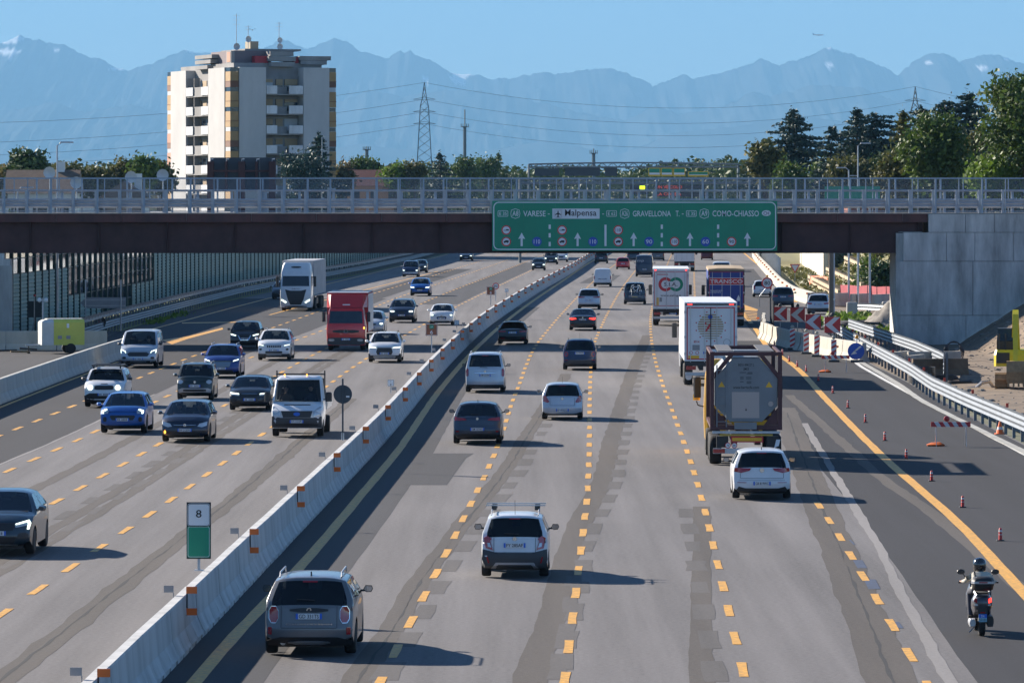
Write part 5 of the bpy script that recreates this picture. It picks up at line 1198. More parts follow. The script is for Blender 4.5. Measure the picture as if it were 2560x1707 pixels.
rflat(t, rect(-1.08, -.56, 1.33, 1.47), y - .006, 'marker_stripe', T_YEL, .004); plate(t, (-.1, y - .01, 1.6), 0)
b = MB(); b.add([(.78 + q * math.cos(a * .3), y - .004, 2.1 + q * math.sin(a * .3)) for q in (.17, .15) for a in range(21)], [(i, (i + 1) % 21, 21 + (i + 1) % 21, 21 + i) for i in range(21)]); b.build('round_seal', GREYP, t, fix=False)
for sg in (-1, 1): rflat(t, rect(sg * 1.0 - .11, sg * 1.0 + .11, 3.905, 3.95), yr - .062, 'marker_lamp', BRAKE, .01)
rflat(t, rect(-1.22, 1.22, 3.885, 3.965), yr - .061, 'top_strip', TRIM, .0005); rflat(t, disc(-1.05, .42, .16, 18), -.63, 'mudflap_logo', SWHITE, .01)
# --- tank container truck
t = truck_root('tank_truck', 'tank container in a maroon frame on a truck with yellow cab and rear ladder', 1768, 1958, 1161)
W = 2.44; y0 = -1.2; Ln = 7.6; z0, z1 = 1.22, 3.86
fr = MB(); pw = .14
for yy in (y0, y0 + Ln - pw):
    for sg in (-1, 1):
        fr = MB(); fr.bb((sg * W/2 - (pw if sg > 0 else 0), yy, z0), (sg * W/2 + (0 if sg > 0 else pw), yy + pw, z1)); fr.build('corner_post', T_FRAME, t)
        for zz in (z0 - .003, z1 - .117):
            b = MB(); b.bb((sg * (W/2 - .08) - .085, yy - .005, zz), (sg * (W/2 - .08) + .085, yy + .17, zz + .12)); b.build('corner_casting', T_FRAME, t)
    b = MB(); b.bb((-W/2 + pw + .002, yy + .02, z0 + .002), (W/2 - pw - .002, yy + .13, z0 + .16)); b.build('end_rail', T_FRAME, t)
    b = MB(); b.bb((-W/2 + pw + .002, yy + .02, z1 - .13), (W/2 - pw - .002, yy + .13, z1 - .01)); b.build('end_rail', T_FRAME, t)
for sg in (-1, 1):
    for zz in (z0 + .02, z1 - .12):
        b = MB(); b.bb((sg * (W/2 - .06) - .05, y0 + pw + .003, zz), (sg * (W/2 - .06) + .05, y0 + Ln - pw - .003, zz + .1)); b.build('side_rail', T_FRAME, t)
# gusset plates closing the corners round the tank end
cz, a_, c_ = 2.54, 1.07, 1.11
octp = [(-.45, c_ + cz), (.45, c_ + cz), (a_, cz + .45), (a_, cz - .5), (.55, cz - c_ + .06), (-.55, cz - c_ + .06), (-a_, cz - .5), (-a_, cz + .45)]
for sg in (-1, 1):
    for tri in ([(sg * .46, z1 - .14), (sg * 1.075, z1 - .14), (sg * 1.075, cz + .40)], [(sg * .6, z0 + .165), (sg * 1.075, z0 + .165), (sg * 1.075, cz - .56)]):
        b = MB(); 
        if tri[0][1] > 3: tri = [(sg * .44, z1 - .135), (sg * .62, z1 - .135), (sg * 1.076, cz + .62), (sg * 1.076, cz + .40)]
        b.prism(tri, lambda a, c, e: (a, e, c), y0 + .05, y0 + .11); b.build('gusset', T_FRAME, t)
lp = []
for yy, k_ in ((y0 + .10, .99), (y0 + .13, 1.0), (y0 + .35, 1.0), (y0 + Ln - .35, 1.0), (y0 + Ln - .15, .95)):
    lp.append([(x * k_, yy, cz + (z - cz) * k_) for x, z in octp])
b = MB(); b.loft(lp); b.build('tank', T_TANK, t, smooth=25)
yt = y0 + .098
lettering('BIDU 494127 2', .0, 3.42, .085, yt, PLK, t, width=.52); lettering('2MK0', 0, 3.28, .085, yt, PLK, t, width=.19)
for zz, x0_, x1_ in ((3.16, -.22, .0), (3.16, .05, .22), (3.12, .02, .22), (3.0, -.2, -.08), (3.0, .0, .18), (2.95, -.2, -.08), (2.95, .0, .18), (2.85, -.2, -.08), (2.85, .02, .18), (2.80, .02, .18)): rflat(t, rect(x0_, x1_, zz - .017, zz + .017), yt, 'data_line', mat('stencil_grey', (.08, .09, .1), .6), .003)
lettering('www.bertschi.com', .0, 2.66, .10, yt, PLK, t, width=.88); rflat(t, rect(-.48, .45, 1.62, 2.5), yt, 'label_field', T_BUFF, .004); rflat(t, [(-.03, 1.87), (.03, 1.87), (0, 1.96)], yt - .004, 'flame_mark', PLK, .003)
for xx in (-.83, .78): rflat(t, [(xx - .12, 2.66), (xx + .12, 2.66), (xx, 2.86)], yt + (.005), 'warning_triangle', T_YEL, .012)
b = MB(); b.lathe([(.03, yt - .02), (.085, yt - .03), (.09, yt)], 14, 'Y', (.84, 0, 2.1)); b.build('vent_cap', T_BUFF, t)
b = MB(); b.bb((-.4, y0 - .02, 1.24), (.36, y0 + .018, 1.48)); b.build('document_box', T_TANK, t)
for sg in (-1, 1): b = MB(); b.tube([(-.83 + sg * .16, y0 - .04, 1.32), (-.83 + sg * .16, y0 - .04, 3.42)], .022, 6); b.build('ladder_stile', T_TANK, t)
for i in range(7): b = MB(); b.tube([(-.99, y0 - .04, 1.5 + i * .29), (-.67, y0 - .04, 1.5 + i * .29)], .014, 5); b.build('ladder_rung', T_TANK, t)
wk = mat('walkway_grating', (.16, .15, .14), .6, .3, var=.2, scale=6)
for i in range(10):
    b = MB(); b.bb((-.95, y0 + .2 + i * .72, z1 - .0), (-.45, y0 + .86 + i * .72, z1 + .03)); b.build('walkway_plate', wk, t); b = MB(); b.bb((.45, y0 + .2 + i * .72, z1), (.95, y0 + .86 + i * .72, z1 + .03)); b.build('walkway_plate', wk, t)
b = MB(); b.bb((-.42, y0 + .3, z1 - .02), (.42, y0 + 1.6, z1 + .04)); b.build('manhole_cover', T_TANK, t)
b = MB(); b.bb((-1.15, y0 - .05, 1.1), (1.15, y0 + .1, 1.18)); b.build('load_beam', STEEL, t); b = MB(); b.bb((-.9, y0 - .07, 1.02), (.9, y0 - .0, 1.08)); b.build('yellow_strip', mat('worn_yellow', (.45, .3, .05), .6), t)
rflat(t, rect(-.52, .58, .80, 1.0), y0 + .02, 'marker_board', T_RED, .02); rflat(t, rect(-.47, .53, .845, .955), y0 - .001, 'marker_field', T_YEL, .004)
b = MB(); b.bb((-1.0, y0 + .05, .62), (-.6, y0 + .4, 1.0)); b.build('storage_box', TRIM, t); b = MB(); b.bb((.7, y0 + .05, .62), (1.1, y0 + .4, 1.0)); b.build('storage_box', TRIM, t)
for xx, tx in ((-.62, '70'), (-.4, '80')):
    rflat(t, disc(xx, .70, .1, 18), y0 - .07, 'limit_disc', T_RED, .006); rflat(t, disc(xx, .70, .075, 18), y0 - .077, 'limit_face', SWHITE, .003); lettering(tx, xx, .70, .07, y0 - .081, PLK, t, width=.08)
b = MB(); b.bb((-1.12, y0 - .06, .42), (1.12, y0 + .03, .60)); b.build('rear_bumper', STEEL, t)
for sg in (-1, 1): rflat(t, rect(sg * .92 - .2, sg * .92 + .2, .44, .58), y0 - .062, 'tail_lamp', TAIL, .03)
plate(t, (-.05, y0 - .065, .51), 0); rflat(t, [(.95, .62), (1.1, .68), (1.16, .9), (1.02, .9)], y0 - .05, 'marker_flag', SWHITE, .01)
for yy in (0, 1.31, 2.62):
    for sg in (-1, 1): put_wheel(t, sg * 1.02, yy, .5, .4)
b = MB(); b.bb((-.5, y0 + .2, .7), (-.3, y0 + 9, 1.09)); b.bb((.3, y0 + .2, .7), (.5, y0 + 9, 1.09)); b.build('chassis', TRIM, t)
for sg in (-1, 1): b = MB(); b.lathe([(.5, -.3), (.58, -.3), (.58, .3), (.5, .3)], 16, 'X', (sg * 1.02, 0, .5)); 
tractor(t, y0 + Ln + 1.6, CAB_Y, 2.5, 3.3)
b = MB(); b.cbox((-1.5, y0 + Ln + 3.6, 2.35), (.22, .12, .5), .04); b.build('outer_mirror', TRIM, t); b = MB(); b.cbox((-1.5, y0 + Ln + 3.6, 1.9), (.25, .1, .25), .05); b.build('lower_mirror', CAB_Y, t); b = MB(); b.tube([(-1.5, y0 + Ln + 3.6, 1.75), (-1.45, y0 + Ln + 3.6, 1.6), (-1.25, y0 + Ln + 3.6, 1.55)], .025, 5); b.build('mirror_arm', TRIM, t)
# --- white box truck far ahead
t = truck_root('box_truck', 'white box truck far ahead between the two big trailers', 1683, 1739, 678)
yr = trailer(t, W=2.5, Ln=8.5, ov=1.2, z1=3.9, side=T_WHITE); door_pair(t, yr, 2.5, 1.2, 3.9, T_WHITE)
# ---------------------------------------------------------------- oncoming trucks
class Cab:
    """cab shell lofted through horizontal rings; level = (z, half width, front y, back y)"""
    def __init__(s, par, lv, m, r=.12, name='cab'):
        s.lv, s.par, s.r = lv, par, r
        def rg(z, hw_, yf, yb_):
            return [(-hw_, yb_, z), (hw_, yb_, z), (hw_, yf - r * 1.6, z), (hw_ - r * .35, yf - r * .5, z), (hw_ - r * 1.2, yf, z), (0, yf + .03, z), (-hw_ + r * 1.2, yf, z), (-hw_ + r * .35, yf - r * .5, z), (-hw_, yf - r * 1.6, z)]
        b = MB(); b.loft([rg(*l) for l in lv]); s.o = b.build(name, m, par, smooth=35)
    def fy(s, x, z):
        lv = s.lv
        for i in range(len(lv) - 1):
            if lv[i][0] <= z <= lv[i + 1][0]:
                f = (z - lv[i][0]) / (lv[i + 1][0] - lv[i][0]); yf = lv[i][2] + (lv[i + 1][2] - lv[i][2]) * f; hw_ = lv[i][1] + (lv[i + 1][1] - lv[i][1]) * f
                e = abs(x) - (hw_ - s.r * 1.2); return yf + .03 * (1 - abs(x) / hw_) - (max(0, e) * .55)
        return lv[-1][2]
    def patch(s, name, poly, m, off=.015, mir=False, par=None, step=.2):
        for mm in ((1, -1) if mir else (1,)):
            pl_ = [(p[0] * mm, p[1]) for p in poly]; dn = []
            for i in range(len(pl_)):
                p, q = pl_[i], pl_[(i + 1) % len(pl_)]; k_ = max(1, int(math.dist(p, q) / step)); dn += [(p[0] + (q[0] - p[0]) * j / k_, p[1] + (q[1] - p[1]) * j / k_) for j in range(k_)]
            v, f = tri_poly(dn, step); n = len(dn); b = MB(); b.add([(a, s.fy(a, c) + off, c) for a, c in v], f)
            o0 = [(a, s.fy(a, c) + off, c) for a, c in dn]; b.add(o0 + [(p[0], p[1] - off - .03, p[2]) for p in o0], [(i, (i + 1) % n, n + (i + 1) % n, n + i) for i in range(n)])
            o = b.build(name, m, par or s.par, smooth=35)
        return o
DGLASS = mat('cab_glass', (.012, .02, .028), .06, spec=.8)
# white semi
t = truck_root('semi_truck', 'white semi truck with a black V-shaped grille and grey trailer', 701, 784, 777, True)
c = Cab(t, [(.28, 1.2, 1.38, -.9), (.6, 1.24, 1.42, -.9), (1.2, 1.25, 1.42, -.9), (1.9, 1.24, 1.36, -.9), (2.75, 1.2, 1.12, -.9), (3.0, 1.2, 1.02, -.9), (3.55, 1.12, .78, -.9), (3.85, 1.0, .5, -.9)], P_WHITE)
c.patch('windscreen', [(-1.08, 1.98), (1.08, 1.98), (1.04, 2.78), (-1.04, 2.78)], DGLASS); c.patch('grille', [(-.42, .5), (.42, .5), (.62, .9), (.85, 1.72), (.45, 1.62), (-.45, 1.62), (-.85, 1.72), (-.62, .9)], TRIM, .02)
for i in range(6): c.patch('grille_bar', [(-.5 - .035 * i, .65 + i * .15), (.5 + .035 * i, .65 + i * .15), (.5 + .035 * i, .67 + i * .15), (-.5 - .035 * i, .67 + i * .15)], CLAD, .035)
c.patch('head_lamp', [(.72, .72), (1.12, .95), (1.15, .84), (.8, .62)], DRL, .025, True); c.patch('roof_vent', octo(-.4, .4, 3.42, 3.55), TRIM, .02); c.patch('lower_grille', octo(-.9, .9, .3, .42), TRIM, .02); lettering('IVECO', 0, 1.76, .1, -1.42, CLAD, t, width=.6).rotation_euler.z = math.pi
for sg in (-1, 1):
    b = MB(); b.cbox((sg * 1.5, .95, 2.35), (.22, .22, .85), .05); b.box((sg * 1.32, .9, 2.7), (.35, .06, .06)); b.build('door_mirror', TRIM, t)
    b = MB(); b.bb((sg * 1.253 - .004, .1, 1.98), (sg * 1.253 + .004, .8, 2.7)); b.build('side_window', DGLASS, t)
    put_wheel(t, sg * 1.03, 0, .5, .34); put_wheel(t, sg * 1.0, -3.7, .5, .5)
    for yy in (-10.2, -11.5, -12.8): put_wheel(t, sg * 1.03, yy, .5, .4)
b = MB(); b.bb((-.5, -13, .6), (.5, -.2, .95)); b.bb((-1.2, -7, .45), (-.75, -5, .95)); b.bb((.75, -7, .45), (1.2, -5, .95)); b.build('chassis', TRIM, t)
b = MB(); b.cbox((0, -1.3 - 6.8, 2.6), (2.55, 13.5, 2.75), .04); b.build('cargo_box', mat('curtain_grey', (.35, .36, .38), .7, var=.15, scale=.7), t)
for i in range(9): b = MB(); b.bb((1.277, -2.2 - i * 1.4, 1.25), (1.287, -2.12 - i * 1.4, 3.9)); b.build('curtain_strap', CLAD, t)
# red box truck
t = truck_root('box_truck', 'red box truck with a red wind deflector and white cargo box', 820, 914.5, 876, True)
RT = paint('paint_truck_red', (.52, .014, .016))
c = Cab(t, [(.32, 1.1, 1.15, -.75), (.75, 1.14, 1.2, -.75), (1.35, 1.15, 1.2, -.75), (1.6, 1.13, 1.15, -.75), (2.38, 1.03, .92, -.75), (2.52, .98, .82, -.75)], RT)
c.patch('windscreen', [(-1.0, 1.62), (1.0, 1.62), (.94, 2.34), (-.94, 2.34)], GLASSF.copy() if False else DGLASS); c.patch('grille', octo(-.78, .78, 1.05, 1.24), TRIM, .02); c.emblem = None
b = MB(); b.lathe([(.08, 1.24), (.11, 1.25), (.13, 1.22)], 14, 'Y', (0, 0, 1.15)); b.build('emblem', CHROME, t); c.patch('front_bumper', octo(-1.1, 1.1, .34, .78, .12), CLAD, .03); c.patch('head_lamp', octo(.68, 1.02, .56, .70), HEAD, .05, True); c.patch('indicator', octo(-1.12, -1.04, 1.28, 1.42), AMB, .02)
plate(t, (0, 1.26, .68), math.pi)
b = MB(); b.loft([[(-.95, .75 + dy, z), (.95, .75 + dy, z), (.95 * k_, -.7, z), (-.95 * k_, -.7, z)] for z, dy, k_ in ((2.54, 0, 1), (2.9, -.35, 1), (3.3, -.75, 1))]); b.build('wind_deflector', RT, t); b = MB(); b.bb((-.22, .6, 2.68), (.22, .62, 2.74)); b.build('deflector_badge', SWHITE, t)
for sg in (-1, 1):
    b = MB(); b.loft([[(sg * .96, .74, 2.54), (sg * 1.2, -.1, 2.54), (sg * 1.2, -.75, 2.54), (sg * .96, -.7, 2.54)], [(sg * .95, .0, 3.3), (sg * 1.2, -.55, 3.3), (sg * 1.2, -.75, 3.3), (sg * .95, -.7, 3.3)]]); b.build('deflector_wing', RT, t)
    b = MB(); b.cbox((sg * 1.33, .75, 2.0), (.2, .14, .6), .04); b.box((sg * 1.2, .72, 2.2), (.2, .05, .05)); b.build('door_mirror', TRIM, t)
    put_wheel(t, sg * .95, 0, .42, .28); put_wheel(t, sg * .9, -4.1, .42, .45)
b = MB(); b.cbox((0, -.85 - 3.1, 2.2), (2.45, 6.2, 2.35), .03); b.build('cargo_box', mat('cargo_red', (.46, .018, .02), .5, var=.1, scale=1), t); b = MB(); b.bb((-1.2, -7.0, 3.38), (1.2, -.85, 3.42)); b.build('roof_sheet', T_WHITE, t)
for sg in (-1, 1): b = MB(); b.bb((sg * 1.232 - .006, -6.95, 1.1), (sg * 1.232 + .006, -.95, 3.3)); b.build('side_panel', T_WHITE, t)
b = MB(); b.bb((-.45, -7, .55), (.45, 0, .95)); b.build('chassis', TRIM, t); b = MB(); b.bb((-1.0, 1.0, 1.5), (1.0, 1.05, 1.6)); b.build('dash', INTER, t)
# flatbed
t = truck_root('flatbed_truck', 'white flatbed pickup truck with grey bumper and two people in the cab', 680, 811, 1091, True)
FB = t
c = Cab(t, [(.34, .93, .88, -1.55), (.62, .96, .96, -1.55), (1.0, .97, .90, -1.55), (1.18, .96, .62, -1.55), (1.32, .95, .28, -1.55)], P_WHITE)
cw = [(1.34, .94, .2, -1.5), (1.7, .91, -.05, -1.5), (2.12, .83, -.36, -1.5), (2.28, .76, -.55, -1.45)]
c2 = Cab(t, [(2.13, .845, -.34, -1.52), (2.2, .82, -.42, -1.5), (2.27, .72, -.62, -1.4)], P_WHITE, name='roof')
for sg in (-1, 1):
    b = MB(); b.tube([(sg * .93, .2, 1.32), (sg * .83, -.36, 2.14)], .045, 6); b.build('windscreen_pillar', P_WHITE, t); b = MB(); b.tube([(sg * .93, -.85, 1.3), (sg * .84, -.85, 2.14)], .05, 6); b.build('door_pillar', P_WHITE, t)
    b = MB(); b.add([(sg * .945, .1, 1.34), (sg * .945, -.82, 1.34), (sg * .85, -.82, 2.12), (sg * .85, -.36, 2.12)], [(0, 1, 2, 3)]); b.build('side_window', GLASS, t)
    b = MB(); b.cbox((sg * 1.17, .05, 1.5), (.24, .14, .36), .04); b.box((sg * 1.02, .05, 1.4), (.18, .05, .05)); b.build('door_mirror', TRIM, t)
    put_wheel(t, sg * .85, 0, .34, .24); put_wheel(t, sg * .82, -3.3, .34, .42)
b = MB(); b.add([(-.9, .2, 1.33), (.9, .2, 1.33), (.8, -.36, 2.13), (-.8, -.36, 2.13)], [(0, 1, 2, 3)]); b.build('windscreen', GLASSF, t)
b = MB(); b.bb((-.9, -1.54, 1.32), (.9, -1.5, 2.15)); b.bb((-.85, -.1, 1.2), (.85, .12, 1.33)); b.build('cab_back', INTER, t)
for xx in (-.45, 0, .45): b = MB(); b.box((xx, -.95, 1.45), (.42, .16, .7), rx=R(-8)); b.box((xx, -1.02, 1.9), (.24, .1, .2)); b.build('seat', INTER, t)
c.patch('front_bumper', [(-.95, .36), (.95, .36), (.95, .80), (.62, .74), (-.62, .74), (-.95, .80)], CLAD, .02); c.patch('grille', [(-.52, .75), (.52, .75), (.6, 1.0), (-.6, 1.0)], CLAD, .03)
for zz in (.8, .88, .95): c.patch('grille_bar', rect(-.52, .52, zz, zz + .025), TRIM, .045)
c.patch('head_lamp', [(.62, .80), (.92, .82), (.93, 1.16), (.86, 1.16), (.64, 1.0)], HEAD, .03, True); c.patch('emblem', disc(0, .88, .07, 12, 1.8), PLB, .05); c.patch('lower_grille', octo(-.8, .8, .42, .52), TRIM, .035); c.patch('bonnet_slot', rect(-.5, .5, 1.2, 1.235), TRIM, .012)
plate(t, (0, 1.03, .6), math.pi, 'EX 222JR')
b = MB(); b.bb((-1.0, -5.4, .95), (1.0, -1.75, 1.05)); b.build('bed_floor', SILV, t)
for p_, q_ in (((-1.02, -5.42, 1.05), (-.98, -1.75, 1.45)), ((.98, -5.42, 1.05), (1.02, -1.75, 1.45)), ((-.97, -5.42, 1.05), (.97, -5.38, 1.45)), ((-.97, -1.78, 1.05), (.97, -1.74, 1.7))):
    b = MB(); b.bb(p_, q_); b.build('dropside', SILV, t)
b = MB()
for sg in (-1, 1): b.tube([(sg * .92, -1.7, 1.05), (sg * .92, -1.7, 2.44)], .03, 6)
b.tube([(-.95, -1.7, 2.3), (.95, -1.7, 2.3)], .03, 6); b.build('ladder_frame', TRIM, t)
b = MB(); b.bb((-.4, -5.2, .5), (.4, 0, .9)); b.build('chassis', TRIM, t)
for sg in (-.3, .55): b = MB(); b.lathe([(.03, 2.28), (.035, 2.3), (.02, 2.34)], 8, 'Z', (sg, -.6, 0)); b.build('roof_lamp', AMB, t)
# ---------------------------------------------------------------- apartment tower
import numpy as np
rng = np.random.default_rng(11)
W_RENDER = mat('tower_render_white', (.47, .465, .455), .9, var=.14, scale=.25, stretch=(1, 1, .4)); W_BAL = mat('balcony_white', (.62, .63, .64), .85, var=.3, scale=.5, stretch=(1, 1, .25))  # white wall render, the same colour on both faces
OCHRE = mat('tower_ochre_panel', (.36, .225, .095), .7, var=.15, scale=.8); SALMON = mat('tower_salmon_panel', (.48, .22, .14), .7, var=.15, scale=.8); RUST = mat('tower_rust_rail', (.16, .07, .04), .7)
T_GRY = mat('tower_grey_concrete', (.26, .255, .25), .9, var=.25, scale=.4, stretch=(1, 1, .4)); REDP = mat('tower_red_paint', (.35, .02, .035), .6, var=.1); TAN = mat('shutter_tan', (.36, .26, .15), .7); WDARK = mat('window_dark', (.025, .035, .045), .12); CURT = mat('window_curtain', (.45, .47, .48), .7)
tw = thing('apartment_tower', 'tall white and ochre concrete apartment tower with balconies behind the bridge', 'building', ((576 - CX) * 765 / F, 765, 0), R(20)); tw.scale = (.93, 1.9, 1.0)
def wall_box(x0, x1, y0, y1, z0, z1, m, nm='wall'):
    b = MB(); b.bb((x0, y0, z0), (x1, y1, z1)); return b.build(nm, m, tw)
ZT_ = 28.6
wall_box(1.5, 17.7, 1.5, 17.7, 0, ZT_ - .3, T_GRY, 'core')
rr = random.Random(4)
for face_i in (0, 1):
    # local (a = along the face, d = outward depth, z); face 0 looks along -y, face 1 along -x
    def fb(a0, a1, d0, d1, z0, z1, m, nm, par=None):
        b = MB()
        if face_i == 0: b.bb((a0, -d1, z0), (a1, -d0, z1))
        else: b.bb((-d1, a0, z0), (-d0, a1, z1))
        return b.build(nm, m, par or tw)
    for a0, a1 in ((1.45, 5.95), (12.35, 16.75)):
        fb(a0, a1, -1.48, .12, 0, ZT_, W_RENDER, 'wall_slab')
    for a0, a1 in ((.0, 1.4), (16.8, 18.0)):
        for k_ in range(9):
            z = ZT_ - 3.0 * (k_ + 1)
            m_ = SALMON if (face_i == 1 and a0 > 5 and k_ in (3, 4, 5)) else OCHRE
            fb(a0 + .02, a1 - .02, -.28, .0, z + .9, z + 2.35, m_, 'infill_panel'); fb(a0 + .02, a1 - .02, -.28, .02, z, z + .88, m_ if k_ % 3 else RUST, 'infill_panel')
            w_ = fb(a0 + .05, a1 - .05, -.28, -.02, z + 2.37, z + 2.97, WDARK if rr.random() < .4 else CURT, 'window')
            fb(a0, a1, -.2, .06, z + .86, z + .94, RUST, 'rail')
    for k_ in range(9):
        z = ZT_ - 1.0 - 3.0 * (k_ + 1)      # balcony floor
        fb(5.97, 12.33, -1.48, -1.2, z + .02, z + 2.7, T_GRY, 'recess_wall')
        fb(5.97, 12.33, -1.45, .0, z - .2, z, T_GRY, 'balcony_slab')
        # windows and shutters behind
        for a0, a1 in ((6.25, 7.9), (8.4, 9.6), (9.9, 12.1)):
            w_ = fb(a0, a1, -1.19, -1.15, z + .5, z + 2.3, WDARK if rr.random() < .65 else CURT, 'window')
            h_ = rr.choice((0, .5, .9, 1.7, 1.7))
            if h_: fb(a0 + .03, a1 - .03, -1.145, -1.1, z + 2.3 - h_, z + 2.28, TAN, 'shutter', w_)
        if face_i == 0:
            fb(6.05, 7.85, .0, .14, z + .005, z + 1.25, W_BAL, 'parapet'); fb(9.9, 12.25, .0, .14, z + .005, z + 1.25, W_BAL, 'parapet'); fb(7.9, 9.85, -.6, -.4, z + .005, z + 1.1, T_GRY, 'parapet')
        else:
            fb(6.05, 7.9, .0, .14, z + .005, z + 1.3, W_BAL, 'parapet'); fb(7.95, 10.3, -.25, -.1, z + .005, z + 1.3, T_GRY, 'parapet'); fb(10.35, 12.25, .0, .14, z + .005, z + 1.3, W_BAL, 'parapet')
        for a0 in (6.0, 10.3, 12.2): 
            if face_i == 1: fb(a0, a0 + .1, -1.1, -.1, z + 1.3, z + 2.75, T_GRY, 'divider')
# roof storey
wall_box(1.5, 16.5, 1.5, 16.5, ZT_ - .29, ZT_ + 0.72, T_GRY, 'attic')
wall_box(2.2, 8.5, 2.5, 9, ZT_ + 0.73, ZT_ + 2.64, mat('attic_mauve', (.17, .14, .15), .8), 'lift_house'); wall_box(1.6, 2.2, 2.4, 3.8, ZT_ + 0.73, ZT_ + 2.58, T_GRY, 'lift_house'); wall_box(1.55, 1.598, 2.6, 3.5, ZT_ + 0.90, ZT_ + 2.40, SALMON, 'infill_panel')
wall_box(4.2, 13.8, 2.8, 9.5, ZT_ + 2.65, ZT_ + 2.94, T_GRY, 'cornice'); wall_box(5.2, 7.4, 1.6, 2.48, ZT_ + 0.73, ZT_ + 1.80, REDP, 'red_panel'); wall_box(11.8, 12.6, 1.55, 2.2, ZT_ + 0.73, ZT_ + 1.62, REDP, 'red_panel')
for i, (x0, x1, z0) in enumerate(((7.5, 11.6, .3), (7.2, 11.8, 1.7), (7.5, 11.5, 3.0))): wall_box(x0, x1, 1.0 + .1 * i, 2.4, ZT_ + z0 * .6, ZT_ + z0 * .6 + .7, T_GRY, 'cornice')
for i, (x0, x1, z0) in enumerate(((12.7, 17.2, .9), (12.5, 17.9, 2.0))): wall_box(x0, x1, 1.2, 6.5, ZT_ + z0 * .6, ZT_ + z0 * .6 + .62, T_GRY, 'cornice')
for i, (z0, o_) in enumerate(((.3, .5), (1.7, 0), (3.0, -.2))): wall_box(.9 - o_ * .5, 3.0, 7.0 + o_, 11.4 - o_, ZT_ + z0 * .6 - .12, ZT_ + z0 * .6 + .45, T_GRY, 'cornice')
wall_box(6.5, 7.9, 5, 6.4, ZT_ + 2.95, ZT_ + 4.20, mat('chimney_buff', (.32, .27, .19), .8), 'chimney')
def mast(x, y, z, h_, yagi):
    b = MB(); b.tube([(x, y, z), (x, y, z + h_)], .05, 5)
    for i in range(yagi): b.tube([(x - .6, y, z + h_ * (.95 - .12 * i)), (x + .6, y, z + h_ * (.95 - .12 * i))], .025, 4)
    b.build('antenna', STEEL, tw)
mast(3.0, 3.2, ZT_ + 2.64, 5.6, 3); mast(5.5, 4, ZT_ + 2.94, 3.6, 2); mast(10.8, 4, ZT_ + 2.94, 4.2, 3)
for x, y, z, r_ in ((2.8, 3.0, ZT_ + 3.24, .55), (5.3, 3.8, ZT_ + 4.44, .5), (10.7, 3.8, ZT_ + 3.36, .5), (10.7, 3.8, ZT_ + 4.32, .45)):
    b = MB(); b.lathe([(.02, .0), (r_ * .6, -.06), (r_, -.22), (r_ * .98, -.2), (.02, .05)], 12, 'Y', (x, y, z)); b.build('satellite_dish', W_BAL, tw)
# ---------------------------------------------------------------- sign backs, gantries, pylons, masts
DKSTEEL = mat('sign_back_dark', (.05, .065, .08), .6, .2, var=.15); LATT = mat('lattice_steel', (.12, .16, .17), .5, .5); LATT_G = mat('gantry_steel', (.13, .16, .18), .5, .5)
def bar(par, pts, r, nm, m, n=5): b = MB(); b.tube(pts, r, n); return b.build(nm, m, par)
sb = thing('opposite_direction_sign', 'dark back of a big road sign fixed to the far side of the bridge', 'sign'); Yg = 322.6; s_ = F / Yg
gx = lambda px: (px - CX) / s_; gz = lambda py: H - (py - HY) / s_
for i in range(4):
    b = MB(); a0 = gx(524 + i * 41.4); b.bb((a0 + .01, Yg + .5, gz(475)), (a0 + 41.2 / s_, Yg + .56, gz(394))); b.build('sign_panel', DKSTEEL, sb)
for i, px in enumerate((526, 565, 604, 641, 680)):
    b = MB(); wd = .42 if i % 2 == 0 else .16; b.bb((gx(px) - wd / 2, Yg, 6.2 if i % 2 == 0 else gz(478)), (gx(px) + wd / 2, Yg + .48, gz(404))); b.build('post', CORTEN2, sb)
    bar(sb, [(gx(px), Yg + .1, gz(404)), (gx(px), Yg + .1, gz(399)), (gx(px) + .18, Yg + .1, gz(398))], .04, 'lamp_bracket', STEEL)
b = MB(); b.bb((gx(522), Yg - .02, gz(430)), (gx(690), Yg - .005, gz(425))); b.build('cross_beam', CORTEN2, sb)
def gantry(name, label, Y, x0, x1, ytop, ybot, m, arch=0.0, bays=26):
    r = thing(name, label, 'gantry'); s_ = F / Y; X = lambda p: (p - CX) / s_; Z = lambda p: H - (p - HY) / s_
    top = []; bot = []
    for i in range(bays + 1):
        f = i / bays; top.append(Vector((X(x0 + (x1 - x0) * f), Y, Z(ytop - arch * math.sin(math.pi * f))))); bot.append(Vector((X(x0 + (x1 - x0) * f), Y, Z(ybot))))
    bar(r, top, .17, 'top_chord', m); bar(r, bot, .17, 'bottom_chord', m); bar(r, [p + Vector((0, 2.2, 0)) for p in top], .09, 'top_chord', m); bar(r, [p + Vector((0, 2.2, 0)) for p in bot], .09, 'bottom_chord', m)
    for i in range(bays):
        bar(r, [bot[i], top[i + 1]] if i % 2 else [top[i], bot[i + 1]], .11, 'lattice_bar', m, 4)
        if i % 2 == 0: bar(r, [bot[i], top[i]], .05, 'lattice_bar', m, 4)
    for e in (0, bays):
        for dy in (0, 2.2): bar(r, [(top[e].x, Y + dy, 0), (top[e].x, Y + dy, top[e].z)], .2, 'column', m, 6)
        for j in range(8): bar(r, [(top[e].x, Y + (2.2 if j % 2 else 0), top[e].z * j / 8), (top[e].x, Y + (0 if j % 2 else 2.2), top[e].z * (j + 1) / 8)], .07, 'lattice_bar', m, 4)
    return r, X, Z
g1, X1_, Z1_ = gantry('toll_sign_gantry', 'long lattice gantry carrying yellow-framed green signs behind the bridge', 1000, 1322, 1846, 411, 418, LATT_G, 4.0, 40)
YF = mat('sign_yellow', (.65, .42, .02), .5)
